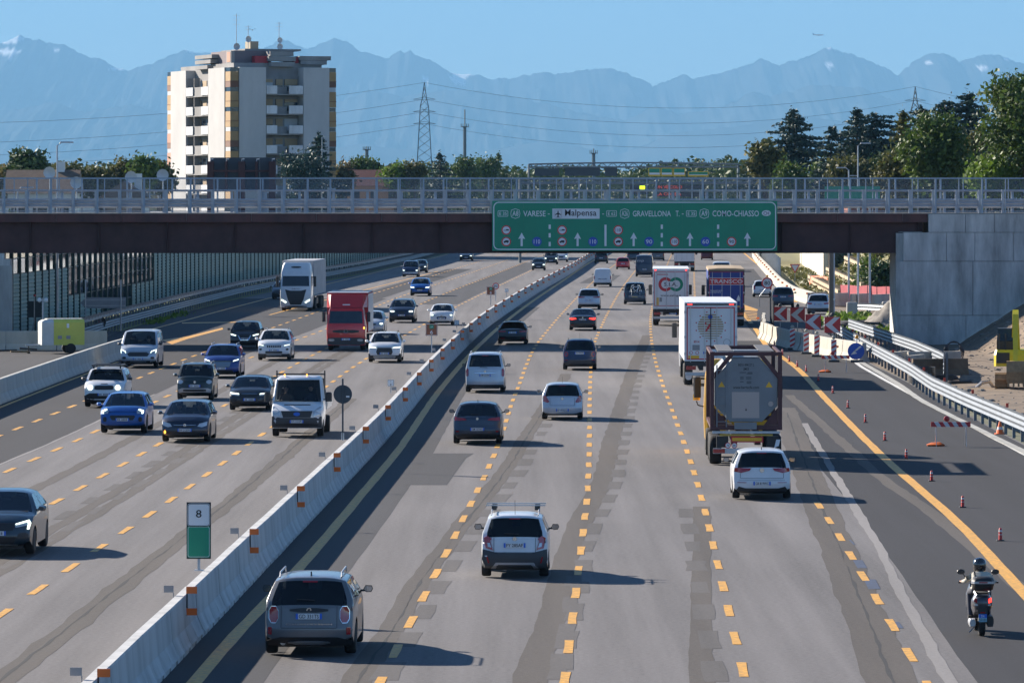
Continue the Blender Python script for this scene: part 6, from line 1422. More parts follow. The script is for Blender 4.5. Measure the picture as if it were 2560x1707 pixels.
b = MB(); b.bb((X1_(1336), 1000.3, Z1_(440)), (X1_(1398), 1000.4, Z1_(421))); b.build('sign_panel', DKSTEEL, g1); b = MB(); b.bb((X1_(1412), 1000.3, Z1_(440)), (X1_(1500), 1000.4, Z1_(420))); b.build('sign_panel', DKSTEEL, g1); b = MB(); b.bb((X1_(1512), 1000.3, Z1_(440)), (X1_(1543), 1000.4, Z1_(420))); b.build('sign_panel', DKSTEEL, g1)
for x0, x1, y0, y1 in ((1621, 1651, 420, 441), (1652.5, 1681.5, 420, 441), (1683, 1713, 420, 441), (1720, 1771, 429, 442)):
    b = MB(); b.bb((X1_(x0), 999.6, Z1_(y1)), (X1_(x1), 999.75, Z1_(y0))); p = b.build('sign_panel', YF, g1)
    b = MB(); b.bb((X1_(x0 + 2), 999.55, Z1_(y0 + (y1 - y0) * .55)), (X1_(x1 - 2), 999.598, Z1_(y0 + 2))); b.build('green_field', GREEN, p); b = MB(); b.bb((X1_(x0 + 2), 999.55, Z1_(y1 - 4)), (X1_(x1 - 2), 999.598, Z1_(y0 + (y1 - y0) * .58))); b.build('white_field', SWHITE, p)
g2, X2_, Z2_ = gantry('message_gantry', 'lattice gantry with a dark electronic message board seen through the bridge railing', 700, 1300, 1900, 447, 458, LATT_G, 0, 44)
for x0, x1, y0, y1 in ((1574, 1622, 463, 486), (1636, 1764, 463, 473), (1636, 1764, 479, 492)):
    b = MB(); b.bb((X2_(x0), 699.3, Z2_(y1)), (X2_(x1), 699.7, Z2_(y0))); b.build('message_board', SBLACK, g2)
LEDR = mat('led_red', (.5, .05, .02), .4, emit=(1, .12, .04), estr=.15); LEDY = mat('led_lime', (.6, .8, .05), .4, emit=(.75, 1, .0), estr=1.0)
lettering('UN VEICOLO', X2_(1672), Z2_(468), .42, 699.29, LEDR, g2, width=3.6); lettering('LA CORSIA', X2_(1672), Z2_(485.5), .4, 699.29, LEDR, g2, width=3.4)
b = MB(); b.bb((X2_(1599), 699.2, Z2_(473.5)), (X2_(1612), 699.29, Z2_(465))); b.build('lit_pictogram', LEDY, g2)
gs = thing('green_sign', 'green road sign behind the bridge railing below the cedars', 'sign'); s_ = F / 400
b = MB(); b.bb(((2062 - CX) / s_, 400, H - (520 - HY) / s_), ((2200 - CX) / s_, 400.08, H - (466 - HY) / s_)); b.build('sign_panel', GREEN, gs)
for px in (2085, 2175): b = MB(); b.bb(((px - CX) / s_ - .08, 400.09, 0), ((px - CX) / s_ + .08, 400.25, 9.6)); b.build('post', STEEL, gs)
def pylon(name, label, px, ytop, Y, wbase, arms=True):
    s_ = F / Y; r = thing(name, label, 'pylon', ((px - CX) / s_, Y, 0)); zt_ = H - (ytop - HY) / s_
    def hw_(z): f = z / zt_; return wbase * (1 - f) ** 1.0 * (1 if f < .55 else 1) * .82 + .62 if f < .86 else .62 * (1 - f) / .14 + .02
    zs = [zt_ * (1 - (1 - i / 18) ** 1.25) for i in range(19)]
    for sx in (-1, 1):
        for sy in (-1, 1): bar(r, [(sx * hw_(z), sy * hw_(z), z) for z in zs], .10, 'leg', LATT, 4)
    for i in range(18):
        for sy in (-1, 1):
            a, c = hw_(zs[i]), hw_(zs[i + 1]); bar(r, [(-a, sy * a, zs[i]), (c, sy * c, zs[i + 1])], .05, 'brace', LATT, 4); bar(r, [(a, sy * a, zs[i]), (-c, sy * c, zs[i + 1])], .05, 'brace', LATT, 4)
    return r, zt_
p1, zt1 = pylon('transmission_pylon', 'tall lattice electricity pylon left of the thin mast', 1061, 207, 1100, 2.2)
p2, zt2 = pylon('transmission_pylon', 'lattice pylon top poking above the cedars', 2288, 217, 1150, 2.2)
wires = thing('power_lines', 'thin sagging power lines strung between the pylons', 'power line')
def wire(a, b_, sag, r=.035): bar(wires, [Vector(a).lerp(Vector(b_), i / 20) - Vector((0, 0, sag * 4 * (i / 20) * (1 - i / 20))) for i in range(21)], r, 'wire', LATT, 3)
WL = lambda px, py, Y: tuple(ap(px, py, Y))
for ya, yb_, yc in ((207, 217, 300), (249, 252, 352), (280, 282, 384), (310, 312, 408)):
    wire(WL(1061, ya, 1100), WL(2288, yb_, 1150), 5.2); wire(WL(1061, ya, 1100), WL(-500, yc + 8, 1000), 3.0); wire(WL(2288, yb_, 1150), WL(3300, yb_ + 60, 1250), 5)
def arms(r, zt_, Y, ys):
    for y in ys:
        z = H - (y - HY) * Y / F; bar(r, [(-2.4, 0, z), (0, 0, z + .5), (2.4, 0, z)], .06, 'cross_arm', LATT, 4); bar(r, [(-2.4, 0, z), (2.4, 0, z)], .06, 'cross_arm', LATT, 4)
arms(p1, zt1, 1100, (249, 280, 310)); arms(p2, zt2, 1150, (252, 282))
def telemast(name, label, px, ytop, Y, plat, r0=.35):
    s_ = F / Y; r = thing(name, label, 'mast', ((px - CX) / s_, Y, 0)); z = lambda y: H - (y - HY) / s_
    bar(r, [(0, 0, 0), (0, 0, z(plat))], r0, 'pole', LATT, 8); bar(r, [(0, 0, z(plat)), (0, 0, z(ytop))], .12, 'aerial', LATT, 6)
    b = MB(); b.lathe([(.3, z(plat)), (9 / s_, z(plat) + .1), (9 / s_, z(plat) + .2), (.3, z(plat) + .2)], 10); b.build('platform', LATT, r)
    for k_ in range(6): a = k_ * 1.047; bar(r, [(9 / s_ * math.cos(a), 9 / s_ * math.sin(a), z(plat)), (9 / s_ * math.cos(a), 9 / s_ * math.sin(a), z(plat) + 9 / s_)], .1, 'panel_antenna', LATT, 4)
telemast('mobile_mast', 'thin mast with a round platform right of the tall pylon', 1162, 274, 1060, 319)
telemast('mobile_mast', 'short mast with a round platform rising above the treetops near the tower', 917, 366, 1000, 376)
telemast('mobile_mast', 'slim dark mast above the long gantry', 1484, 372, 1100, 385, .4)
def lamp(name, label, px, ytop, Y, zb=0.0, side=1):
    s_ = F / Y; r = thing(name, label, 'street lamp', ((px - CX) / s_, Y, zb)); z = H - (ytop - HY) / s_ - zb
    bar(r, [(0, 0, 0), (0, 0, z * .6), (0, 0, z - .2), (side * .25, 0, z)], [.09, .075, .055, .05], 'pole', STEEL, 7)
    b = MB(); b.cbox((side * .62, 0, z + .02), (.85, .28, .1), .03); b.build('lamp_head', SILV, r)
lamp('street_lamp', 'street lamp standing alone at the far left above the bridge railing', 143, 357, 330, side=1)
lamp('street_lamp', 'street lamp in front of the conifer beside the tower', 805, 340, 738, side=1)
lamp('street_lamp', 'street lamp in front of the cedars on the right', 2145, 359, 420, side=1)
lamp('street_lamp', 'grey lamp column rising behind the red mesh fence', 2122, 420, 428, side=-1)
lamp('street_lamp', 'grey lamp column beside the brick building under the bridge', 2148, 440, 500, side=-1)
lamp('street_lamp', 'slim grey pole in the foliage at the far left under the bridge', 44, 470, 335, side=1)
# aircraft and bird
ac = thing('airliner', 'distant airliner climbing above the mountains', 'airplane', ap(2046, 88, 17000), R(-100))
b = MB(); b.tube([(0, y, z) for y, z in ((-19, .6), (-14, .3), (-8, 0), (12, 0), (16, -.3), (18.5, -.9))], [.25, 1.2, 1.9, 1.9, 1.4, .3], 10); b.build('fuselage', T_WHITE, ac, smooth=50)
for sg in (-1, 1): b = MB(); b.prism([(sg * 1.5, 3.5), (sg * 17, -4), (sg * 17, -5.6), (sg * 1.5, -2.5)], lambda a, c, d: (a, c, d + abs(a) * .1 - 1.4), -.15, .25); b.build('wing', T_GREYW, ac); b = MB(); b.prism([(sg * .5, -14.5), (sg * 6, -17.5), (sg * 6, -18.6), (sg * .5, -17.5)], lambda a, c, d: (a, c, d), .6, .8); b.build('tailplane', T_GREYW, ac); b = MB(); b.lathe([(.6, -1.6), (1.0, -1), (1.0, 1.2), (.8, 1.8)], 10, 'Y', (sg * 5.5, 2.2, -2.2)); b.build('engine', T_GREYW, ac)
b = MB(); b.prism([(-13, 1.5), (-17.5, 7), (-19, 7), (-18, 1)], lambda a, c, d: (d, a, c), -.15, .15); b.build('tail_fin', T_BLU, ac)
bd = MB(); bd.loft([[(x, y, z) for x, y, z in ((-.03, -.01, -.02), (.03, -.01, -.02), (.03, .01, .03), (-.03, .01, .03))], [(-.05, .1, -.03), (.05, .1, -.03), (.05, .1, .05), (-.05, .1, .05)], [(-.03, .24, 0), (.03, .24, 0), (.03, .24, .03), (-.03, .24, .03)]])
for sg in (-1, 1): bd.add([(sg * .04, .04, .03), (sg * .2, .02, .14), (sg * .34, .12, .08), (sg * .2, .14, .12), (sg * .04, .16, .03)], [(0, 1, 2, 3, 4)])
o = bd.build('bird', SBLACK, None, loc=ap(631, 76, 420)); tag(o, 'small dark bird flying above the apartment tower', 'bird')
# ---------------------------------------------------------------- trees
def leaf_mat(name, col, col2, tr_=.25):
    m, t, b = new_mat(name); L = t.links
    b.inputs['Roughness'].default_value = .6; b.inputs['Specular IOR Level'].default_value = .35
    tc = t.nodes.new('ShaderNodeTexCoord'); n = t.nodes.new('ShaderNodeTexNoise'); n.inputs['Scale'].default_value = .55; n.inputs['Detail'].default_value = 5; n.inputs['Roughness'].default_value = .75
    L.new(tc.outputs['Object'], n.inputs[0]); r = t.nodes.new('ShaderNodeValToRGB'); r.color_ramp.elements[0].position = .38; r.color_ramp.elements[1].position = .64
    r.color_ramp.elements[0].color = (*col, 1); r.color_ramp.elements[1].color = (*col2, 1); L.new(n.outputs[0], r.inputs[0]); L.new(r.outputs[0], b.inputs['Base Color'])
    tl = t.nodes.new('ShaderNodeBsdfTranslucent'); L.new(r.outputs[0], tl.inputs[0]); mx = t.nodes.new('ShaderNodeMixShader'); mx.inputs[0].default_value = tr_
    L.new(b.outputs[0], mx.inputs[1]); L.new(tl.outputs[0], mx.inputs[2]); L.new(mx.outputs[0], t.nodes['Material Output'].inputs[0]); return m
L_CEDAR = leaf_mat('cedar_needles', (.018, .045, .040), (.05, .09, .065), .12); L_GREEN = leaf_mat('leaf_green', (.03, .066, .016), (.11, .162, .03)); L_OLIVE = leaf_mat('leaf_olive', (.052, .066, .02), (.135, .13, .04)); L_LIGHT = leaf_mat('leaf_light', (.06, .12, .016), (.16, .235, .03), .35); L_DARK = leaf_mat('leaf_dark', (.02, .05, .02), (.06, .10, .03), .15); L_BROWN = leaf_mat('leaf_brown', (.10, .08, .035), (.16, .14, .05))
L_WOODS = leaf_mat('leaf_woods', (.03, .06, .02), (.085, .12, .035), .15)
BARK = mat('bark', (.07, .055, .042), .9, var=.3, scale=3)
def leaf_mesh(name, C, size, m, flat_=0.0, jit=.75):
    """C: (n,3) leaf positions; one small bent leaf-spray (2 triangles) each, random orientation"""
    n = len(C); u = rng.normal(size=(n, 3)); u[:, 2] *= (1 - flat_); u /= np.linalg.norm(u, axis=1)[:, None] + 1e-9
    v = rng.normal(size=(n, 3)); v[:, 2] *= (1 - flat_); v -= (v * u).sum(1)[:, None] * u; v /= np.linalg.norm(v, axis=1)[:, None] + 1e-9
    sz = size * (1 + jit * (rng.random(n) - .5) * 2)[:, None]
    P = np.stack([C - u * sz, C + v * sz * .55, C + u * sz, C - v * sz * .55], 1).reshape(-1, 3).astype(np.float32)
    me = bpy.data.meshes.new(name); me.vertices.add(4 * n); me.vertices.foreach_set('co', P.ravel()); me.loops.add(4 * n); me.loops.foreach_set('vertex_index', np.arange(4 * n, dtype=np.int32))
    me.polygons.add(n); me.polygons.foreach_set('loop_start', np.arange(0, 4 * n, 4, dtype=np.int32)); me.polygons.foreach_set('loop_total', np.full(n, 4, dtype=np.int32))
    me.materials.append(m); me.update(calc_edges=True); return me
def lobes_points(lobes, n, clump, spread):
    out_ = []; vol = np.array([l[3] * l[4] * l[5] for l in lobes]) ** .67; cnt = (n * vol / vol.sum() / clump).astype(int) + 1
    for (x, y, z, a, b_, c), k_ in zip(lobes, cnt):
        d = rng.normal(size=(k_, 3)); d /= np.linalg.norm(d, axis=1)[:, None]; r = (.55 + .45 * rng.random(k_) ** .5) * (1 + .18 * rng.normal(size=k_))
        ctr = np.array([x, y, z]) + d * r[:, None] * np.array([a, b_, c])
        pts = np.repeat(ctr, clump, 0) + rng.normal(size=(k_ * clump, 3)) * spread
        out_.append(pts)
    return np.concatenate(out_)
def broadleaf(name, label, px, ytop, Y, wpx, m, n=5000, leaf=.26, lobes=9, hpx=None, group=None, spread=.5, seed=0, zb=0.0):
    s_ = F / Y; h_ = H - (ytop - HY) / s_ - zb; w_ = wpx / s_ / 2; ch = min(h_ * .85, (hpx / s_) if hpx else h_ * .7); rd = random.Random(seed + px)
    t = thing(name, label, 'tree', ((px - CX) / s_, Y, zb), 0, group)
    cz = h_ - ch / 2; LB_ = [(0, 0, cz, w_ * .62, w_ * .62, ch * .42)]
    for i in range(lobes):
        a = 2.4 * i + rd.random(); f = rd.uniform(-.8, .85); q = w_ * .62 * math.sqrt(max(.05, 1 - f * f)); r_ = w_ * rd.uniform(.28, .45)
        LB_.append((q * math.cos(a), q * math.sin(a), cz + f * ch * .38, r_, r_, r_ * .8))
    k_ = h_ / max(p[2] + p[5] for p in LB_); LB_ = [(p[0], p[1], p[2] * k_, p[3], p[4], p[5] * k_) for p in LB_]
    inst('crown', leaf_mesh('crown', lobes_points(LB_, n, 14, spread), leaf, m), t)
    b = MB(); top = Vector((rd.uniform(-.3, .3), rd.uniform(-.3, .3), cz)); tr_ = max(.12, h_ * .018)
    b.tube([(0, 0, -.2), (top.x * .4, top.y * .4, h_ * .25), top], [tr_, tr_ * .75, tr_ * .35], 7)
    for l in LB_[1:7]: b.tube([Vector((0, 0, h_ * .25)).lerp(top, rd.random()), (l[0], l[1], l[2])], [tr_ * .35, tr_ * .1], 5)
    b.build('trunk', BARK, t); return t
def cedar(name, label, px, ytop, Y, wpx, n_=34, m=None, lean=0.0, seed=0, bare=.18, power=.75, zb=0.0):
    s_ = F / Y; h_ = H - (ytop - HY) / s_ - zb; w_ = wpx / s_ / 2; rd = random.Random(seed + px); t = thing(name, label, 'tree', ((px - CX) / s_, Y, zb))
    b = MB(); tr_ = h_ * .02; b.tube([(0, 0, -.2), (lean * .3, 0, h_ * .5), (lean * .7, 0, h_ * .85), (lean * 1.4, 0, h_)], [tr_, tr_ * .6, tr_ * .25, .02], 7); pts = []
    n_ = int(n_ * 1.8); w_ *= 3.0; power *= 1.3
    for i in range(n_):
        f = bare + (1 - bare) * (i + rd.random() * .7) / n_; z = h_ * f; L_ = w_ * (1 - f) ** power * rd.uniform(.6, 1.12) + .25
        a = i * 2.399 + rd.uniform(-.4, .4); up = rd.uniform(-.05, .22); dr = rd.uniform(.10, .22); segs = max(3, int(L_ / .45))
        x0 = lean * .7 * f; prev = None
        bp = []
        for k_ in range(segs + 1):
            q = k_ / segs; r_ = L_ * q; bp.append((x0 + r_ * math.cos(a), r_ * math.sin(a), z + r_ * up - dr * L_ * q * q))
        b.tube(bp, [tr_ * .28 * (1 - .9 * k_ / segs) + .01 for k_ in range(segs + 1)], 4, caps=False)
        for k_ in range(1, segs + 1):
            q = k_ / segs; wd = .2 + .36 * L_ * .35 * math.sin(math.pi * min(1, .2 + q * .75)); c_ = bp[k_]; cnt = int(14 + 26 * wd)
            o_ = rng.normal(size=(cnt, 3)) * np.array([wd, wd, .07]); o_[:, 2] -= np.abs(rng.normal(size=cnt)) * .10; pts.append(np.array(c_) + o_)
    top = rng.normal(size=(60, 3)) * np.array([.16, .16, .5]) + np.array([lean * 1.2, 0, h_ - .55]); pts.append(top)
    inst('crown', leaf_mesh('crown', np.concatenate(pts), .21, m or L_CEDAR, .5), t); b.build('trunk', BARK, t); return t
cedar('cedar_tree', 'tall cedar with layered drooping branches left of the other conifers', 1994, 276, 712, 190, 46, lean=-.8, power=.62, zb=3.2)
cedar('cedar_tree', 'small thin cedar leaning right beside the tall layered cedar', 2066, 316, 652, 95, 26, lean=.9, zb=3.2)
cedar('cedar_tree', 'slim pointed conifer behind the lamp with two tops', 2143, 274, 652, 110, 34, zb=3.2)
cedar('cedar_tree', 'broad flat-topped cedar right of the street lamp', 2180, 285, 676, 185, 44, power=.4, lean=.4, zb=3.2)
cedar('cedar_tree', 'thin brownish conifer standing by itself between the cedar groups', 2256, 283, 480, 60, 26, m=L_OLIVE)
cedar('cedar_tree', 'dark cedar beneath the second pylon', 2302, 270, 560, 120, 34, power=.55)
cedar('cedar_tree', 'leaning cedar with a curved tip right of the second pylon', 2335, 252, 560, 140, 36, lean=1.4, power=.55)
cedar('cedar_tree', 'tallest dark cedar near the right edge', 2418, 236, 560, 190, 46, power=.5)
broadleaf('broadleaf_tree', 'large leafy tree filling the right edge of the picture', 2580, 190, 400, 260, L_GREEN, 17000, .16, 18, 300, spread=.42)
broadleaf('broadleaf_tree', 'bushy olive-green tree in front of the dark cedars', 2335, 284, 430, 170, L_GREEN, 12000, .17, 16, 200, spread=.42)
broadleaf('broadleaf_tree', 'dull olive tree between the bushy tree and the right edge', 2450, 335, 450, 120, L_OLIVE, 7000, .18, 12, 150)
broadleaf('broadleaf_tree', 'yellow-green young tree low against the railing at right', 2490, 405, 400, 150, L_LIGHT, 4500, .2, 9, 90, spread=.4)
broadleaf('broadleaf_tree', 'bright green feathery tree behind the street lamp', 2175, 400, 700, 90, L_LIGHT, 4000, .18, 8, 70, spread=.35, zb=3.0)
broadleaf('broadleaf_tree', 'mid-green spreading tree under the layered cedar', 2075, 405, 676, 120, L_GREEN, 4000, .2, 8, 70, zb=3.0)
broadleaf('broadleaf_tree', 'dark shrub mass at the foot of the flat-topped cedar', 2240, 395, 440, 110, L_OLIVE, 4000, .2, 8, 80)
broadleaf('broadleaf_tree', 'dark tree below the tallest cedar', 2400, 400, 440, 130, L_DARK, 4000, .2, 8, 80)
broadleaf('broadleaf_tree', 'pale green rounded tree left of the layered cedar', 1912, 368, 652, 80, L_OLIVE, 3500, .3, 8, 90, zb=3.0)
broadleaf('broadleaf_tree', 'dark low tree at the right end of the long gantry', 1880, 420, 1120, 50, L_DARK, 1500, .25, 6, 40)
for px, yt, w_, m_, lb in ((1975, 412, 90, L_GREEN, 'green bush under the left side of the layered cedar'), (2125, 398, 110, L_OLIVE, 'olive tree between the layered cedar and the street lamp'), (2215, 385, 100, L_DARK, 'dark tree filling the gap below the flat-topped cedar'), (2275, 350, 90, L_GREEN, 'green tree below the thin brownish conifer')):
    broadleaf('broadleaf_tree', lb, px, yt, 640, w_, m_, 3500, .24, 9, 100, zb=3.0)
# left
broadleaf('broadleaf_tree', 'round dark green tree at the far left beyond the railing', 67, 391, 520, 92, L_DARK, 4500, .24, 9, 90)
cedar('conifer_tree', 'dark pointed conifer in front of the tower corner', 797, 337, 745, 100, 40, bare=.12, power=.7)
broadleaf('broadleaf_tree', 'bushy blue-green tree beside the conifer at the tower', 757, 385, 735, 120, L_CEDAR, 5000, .22, 9, 110)
for px, yt, Y, w_, m_, lb in ((20, 424, 620, 70, L_BROWN, 'brownish bush at the far left edge behind the railing'), (165, 418, 640, 90, L_OLIVE, 'olive tree right of the lone street lamp'), (245, 425, 640, 100, L_OLIVE, 'low olive tree between the lamp and the tower'), (318, 405, 640, 70, L_OLIVE, 'taller olive tree left of the tower'), (362, 402, 600, 60, L_GREEN, 'light green tree close to the tower'), (400, 418, 640, 60, L_OLIVE, 'olive bush touching the tower'),
    (868, 405, 900, 60, L_BROWN, 'hazy tree just right of the tower'), (915, 398, 900, 80, L_GREEN, 'green tree below the short mast'), (990, 415, 850, 70, L_LIGHT, 'yellow-green tree left of the pylon base'), (1035, 412, 850, 60, L_OLIVE, 'olive tree at the pylon base'), (1165, 396, 1060, 70, L_GREEN, 'green tree at the foot of the thin mast'), (1215, 395, 1150, 80, L_GREEN, 'spreading green tree right of the thin mast'), (1255, 430, 1170, 90, L_DARK, 'low dark tree left of the long gantry'), (860, 432, 780, 40, L_BROWN, 'small brown shrub near the red-roofed house')):
    broadleaf('broadleaf_tree', lb, px, yt, Y, w_, m_, 3200, .24, 10, 60, spread=.5)
cedar('conifer_tree', 'dark conical conifer right of the pylon', 1100, 384, 960, 74, 32, bare=.1, power=.6)
cedar('conifer_tree', 'thin bare-tipped pine near the thin mast', 1246, 384, 1220, 40, 20, bare=.4, m=L_GREEN)
# far belt of woods: one mass
P_ = []
for i in range(420):
    px = rng.uniform(-120, 2000); Y = rng.uniform(1150, 1700); s_ = F / Y; top = rng.uniform(404, 430) - (16 if 1690 < px < 1890 else 0) + (6 if 1250 < px < 1650 else 0); z = H - (top - HY) / s_; r_ = rng.uniform(3, 6)
    d = rng.normal(size=(260, 3)); d /= np.linalg.norm(d, axis=1)[:, None]; P_.append(np.array([(px - CX) / s_, Y, z - r_ * 1.2]) + d * (rng.random(260)[:, None] ** .4) * np.array([r_, r_, r_ * 1.25]))
    d = rng.random((70, 3)) * np.array([2 * r_, 2 * r_, max(1, z - r_)]) - np.array([r_, r_, 0]); P_.append(np.array([(px - CX) / s_, Y, 0]) + d)
tag(inst('distant_woods', leaf_mesh('distant_woods', np.concatenate(P_), .6, L_WOODS)), 'belt of hazy woods along the horizon', 'woods', kind='stuff')
# houses among the trees
def house(name, label, px, Y, w_, d_, eav, ridge_, wm, rm, rz=0.0):
    r = thing(name, label, 'house', ((px - CX) * Y / F, Y, 0), rz); b = MB(); b.bb((-w_/2, 0, 0), (w_/2, d_, eav)); b.build('wall', wm, r)
    b = MB(); b.prism([(-w_/2 - .4, eav + .002), (w_/2 + .4, eav + .002), (0, ridge_)] if rz else [(-.4, eav + .002), (d_ + .4, eav + .002), (d_ / 2, ridge_)], (lambda a, c, e: (a, e, c)) if rz else (lambda a, c, e: (e, a, c)), *((-.3, d_ + .3) if rz else (-w_/2 - .4, w_/2 + .4))); rf = b.build('roof', rm, r)
    b = MB(); b.bb((w_ * .2, d_ * .45, ridge_ - 1.0), (w_ * .2 + .7, d_ * .45 + .7, ridge_ + .7)); b.build('chimney', wm, rf)
    for i in range(3): b = MB(); xx = -w_/2 + w_ * (i + .5) / 3; b.bb((xx - .6, -.05, eav - 2.1), (xx + .6, -.004, eav - .7)); b.build('window', WDARK, r)
TILE_R = mat('roof_tile_red', (.30, .12, .08), .8, var=.2, scale=2); TILE_B = mat('roof_tile_brown', (.16, .11, .075), .8, var=.25, scale=2)
house('house', 'red-tiled house roof among trees right of the tower', 935, 850, 9, 8, 10.9, 13.6, mat('house_orange', (.42, .22, .12), .8), TILE_R)
house('house', 'brown tiled house roof below the lone street lamp', 100, 430, 5.5, 7, 9.4, 11.4, shed_m, TILE_B)
house('house', 'small house with a steep roof left of the tower', 310, 480, 4, 6, 9.0, 10.6, shed_m, TILE_B, .01)
shed('market_hall', 'long low white hall seen through the left bridge railing', -66, 800, 27, 18, 10.4, mat('hall_white', (.66, .66, .64), .7, var=.08), 6)
shed('market_hall', 'cream low building seen through the railing left of the tower', -56, 740, 7, 12, 9.3, mat('hall_cream', (.62, .5, .3), .8, var=.1), 3)
# dishes and foliage seen through the left end of the railing
for px, py in ((124, 432), (191, 457), (328, 443), (407, 438)):
    r = thing('satellite_dish', {124: 'white satellite dish near the brown roof at far left', 191: 'white satellite dish behind the left bridge railing', 328: 'white satellite dish above the steep small roof', 407: 'white satellite dish beside the tower base'}[px], 'satellite dish', ap(px, py, 400))
    b = MB(); b.lathe([(.02, .0), (.28, -.05), (.48, -.2), (.46, -.18), (.02, .05)], 12, 'Y'); b.build('reflector_dish', W_BAL, r); b = MB(); b.tube([(0, .05, 0), (0, .3, -.2), (0, .3, -2.5)], .05, 5); b.build('mount', STEEL, r)
# ---------------------------------------------------------------- roadworks on the right
DIRT = mat('dirt', (.18, .132, .088), .95, var=.4, scale=.7, bump=.6, bscale=3.0, dark=(.085, .062, .042)); GRASS_M = mat('bank_grass', (.13, .14, .04), .95, var=.5, scale=.9, bump=.5, bscale=4, dark=(.20, .15, .08)); GRAVEL = mat('gravel_heap', (.22, .20, .175), .95, var=.45, scale=2.5, bump=.8, bscale=9)
RW_R = mat('barrier_red', (.5, .03, .03), .5); RW_W = mat('barrier_white', (.62, .62, .62), .5)
def heightfield(name, x0, x1, y0, y1, nx, ny, fn, m, kind='structure'):
    b = MB(); vs = []
    for j in range(ny + 1):
        for i in range(nx + 1):
            x = x0 + (x1 - x0) * i / nx; y = y0 + (y1 - y0) * j / ny; p = fn(x, y); vs.append(p if isinstance(p, tuple) else (x, y, p))
    n = nx + 1; b.add(vs, [(j * n + i, j * n + i + 1, (j + 1) * n + i + 1, (j + 1) * n + i) for j in range(ny) for i in range(nx)])
    o = b.build(name, m, smooth=60); tag(o, kind=kind); return o
def dz(x, y):
    bmp = .10 * noise.fractal((x * .5, y * .25, 0), 1, 2, 4)
    base = .03 + abs(bmp) * 1.3 if x > 20.5 else -.02
    bank = max(0, (x - 27.3) * .62) * max(0, min(1, (y - 232) / 22)) * max(0, min(1, (y - 232) / 40 + .5))
    return base + min(7.6, bank) * (1 + .05 * bmp)
heightfield('dirt_ground', 19.7, 44, 120, 311.4, 60, 120, dz, DIRT)
heightfield('dirt_ground', 22.6, 44, 312.5, 440, 20, 40, lambda x, y: (x + max(0, (y - 345) * .04), y, .02 + .15 * noise.fractal((x * .4, y * .2, 3), 1, 2, 4)), DIRT)
def hill(i_, y):
    e = interp(RIGHT_EDGE, y) + .8; x = e + i_; o_ = 2.6 + 3.4 * min(1, max(0, (y - 530) / 25)); z = 6.2 * min(1, max(0, (i_ - o_) / 10)) * min(1, max(0, (y - 425) / 25)); return (x, y, z * (1 + .1 * noise.fractal((x * .2, y * .1, 5), 1, 2, 4)) + .01)
heightfield('hillside', 0, 60, 425, 1000, 40, 90, hill, GRASS_M)
# grass tufts on the bank and by the exit: uncountable
P_ = []
for i in range(7000):
    y = rng.uniform(432, 640); i_ = rng.uniform(1.0, 16); p = hill(i_, y); P_.append((p[0], p[1], p[2] + rng.uniform(.0, .25)))
tag(inst('bank_grass', leaf_mesh('bank_grass', np.array(P_), .2, L_OLIVE)), kind='stuff')
P_ = [(rng.uniform(21.5, 27.5), rng.uniform(340, 392), rng.uniform(0, .3)) for i in range(1500)]
P_ = [p for p in P_ if not (p[0] < 24.2 and p[1] > 372)]
tag(inst('verge_grass', leaf_mesh('verge_grass', np.array(P_), .22, L_LIGHT)), kind='stuff')
P_ = [(-26.3 + rng.normal() * .35 + (y - 343) * .013, y, rng.uniform(0, .18)) for y in rng.uniform(362, 398, 260)]
tag(inst('verge_weeds', leaf_mesh('verge_weeds', np.array(P_), .14, L_LIGHT)), kind='stuff')
# clods and rubble on the dirt
cm = MB(); cm.lathe([(.0, -.5), (.55, -.25), (.6, .15), (.3, .45), (.0, .5)], 6)
RB_ = MB()
for i in range(1500):
    x = rng.uniform(21.3, 33); y = rng.uniform(185, 310); r_ = rng.uniform(.04, .13) * (1 + 1.6 * (rng.random() < .12))
    if i > 800: x = rng.uniform(27, 36); y = rng.uniform(255, 308)
    z = dz(x, y); q = rng.random() * 6; k_ = len(RB_.v)
    for vx, vy, vz in cm.v: RB_.v.append((x + r_ * (vx * math.cos(q) - vy * math.sin(q)) * 1.3, y + r_ * (vx * math.sin(q) + vy * math.cos(q)), z + vz * r_ * .7))
    RB_.f += [tuple(a + k_ for a in f) for f in cm.f]; RB_.m += [0] * len(cm.f)
tag(RB_.build('rubble', GRAVEL, fix=False), kind='stuff')
# concrete blocks at the start of the works, cream in the sun
nb_ = thing('works_barrier', 'row of cream concrete barrier blocks in front of the red chevron signs', 'barrier')
bm_ = block_mesh(2.9, 1.05, detail=False, m=C_CREAM)
WB = [(19.5, 281), (18.0, 293.5), (16.9, 305.5), (16.35, 316), (16.2, 327), (16.9, 341), (17.6, 355)]
L_ = 0; segs = []
for a, c in zip(WB[:-1], WB[1:]): segs.append((L_, Vector(a), Vector(c))); L_ += (Vector(c) - Vector(a)).length
d = 0
while d + 2.9 < L_:
    for s0, a, c in segs:
        if s0 <= d + 1.45 <= s0 + (c - a).length: u = (c - a).normalized(); p = a + u * (d + 1.45 - s0); inst('barrier_block', bm_, nb_, (p.x + random.uniform(-.05, .05), p.y, 0), math.atan2(-u.x, u.y)); break
    d += 2.95
for px, py in ((1907, 808), (2008, 843), (2091, 866), (1894, 795)):
    p = gp(px, py, .8); b = MB(); b.bb((p.x - .1, p.y - .35, .74), (p.x + .1, p.y - .33, .86)); b.build('reflector', ORANGE, nb_)
eb = thing('exit_barrier', 'long cream concrete barrier with orange reflectors right of the exit lane', 'barrier')
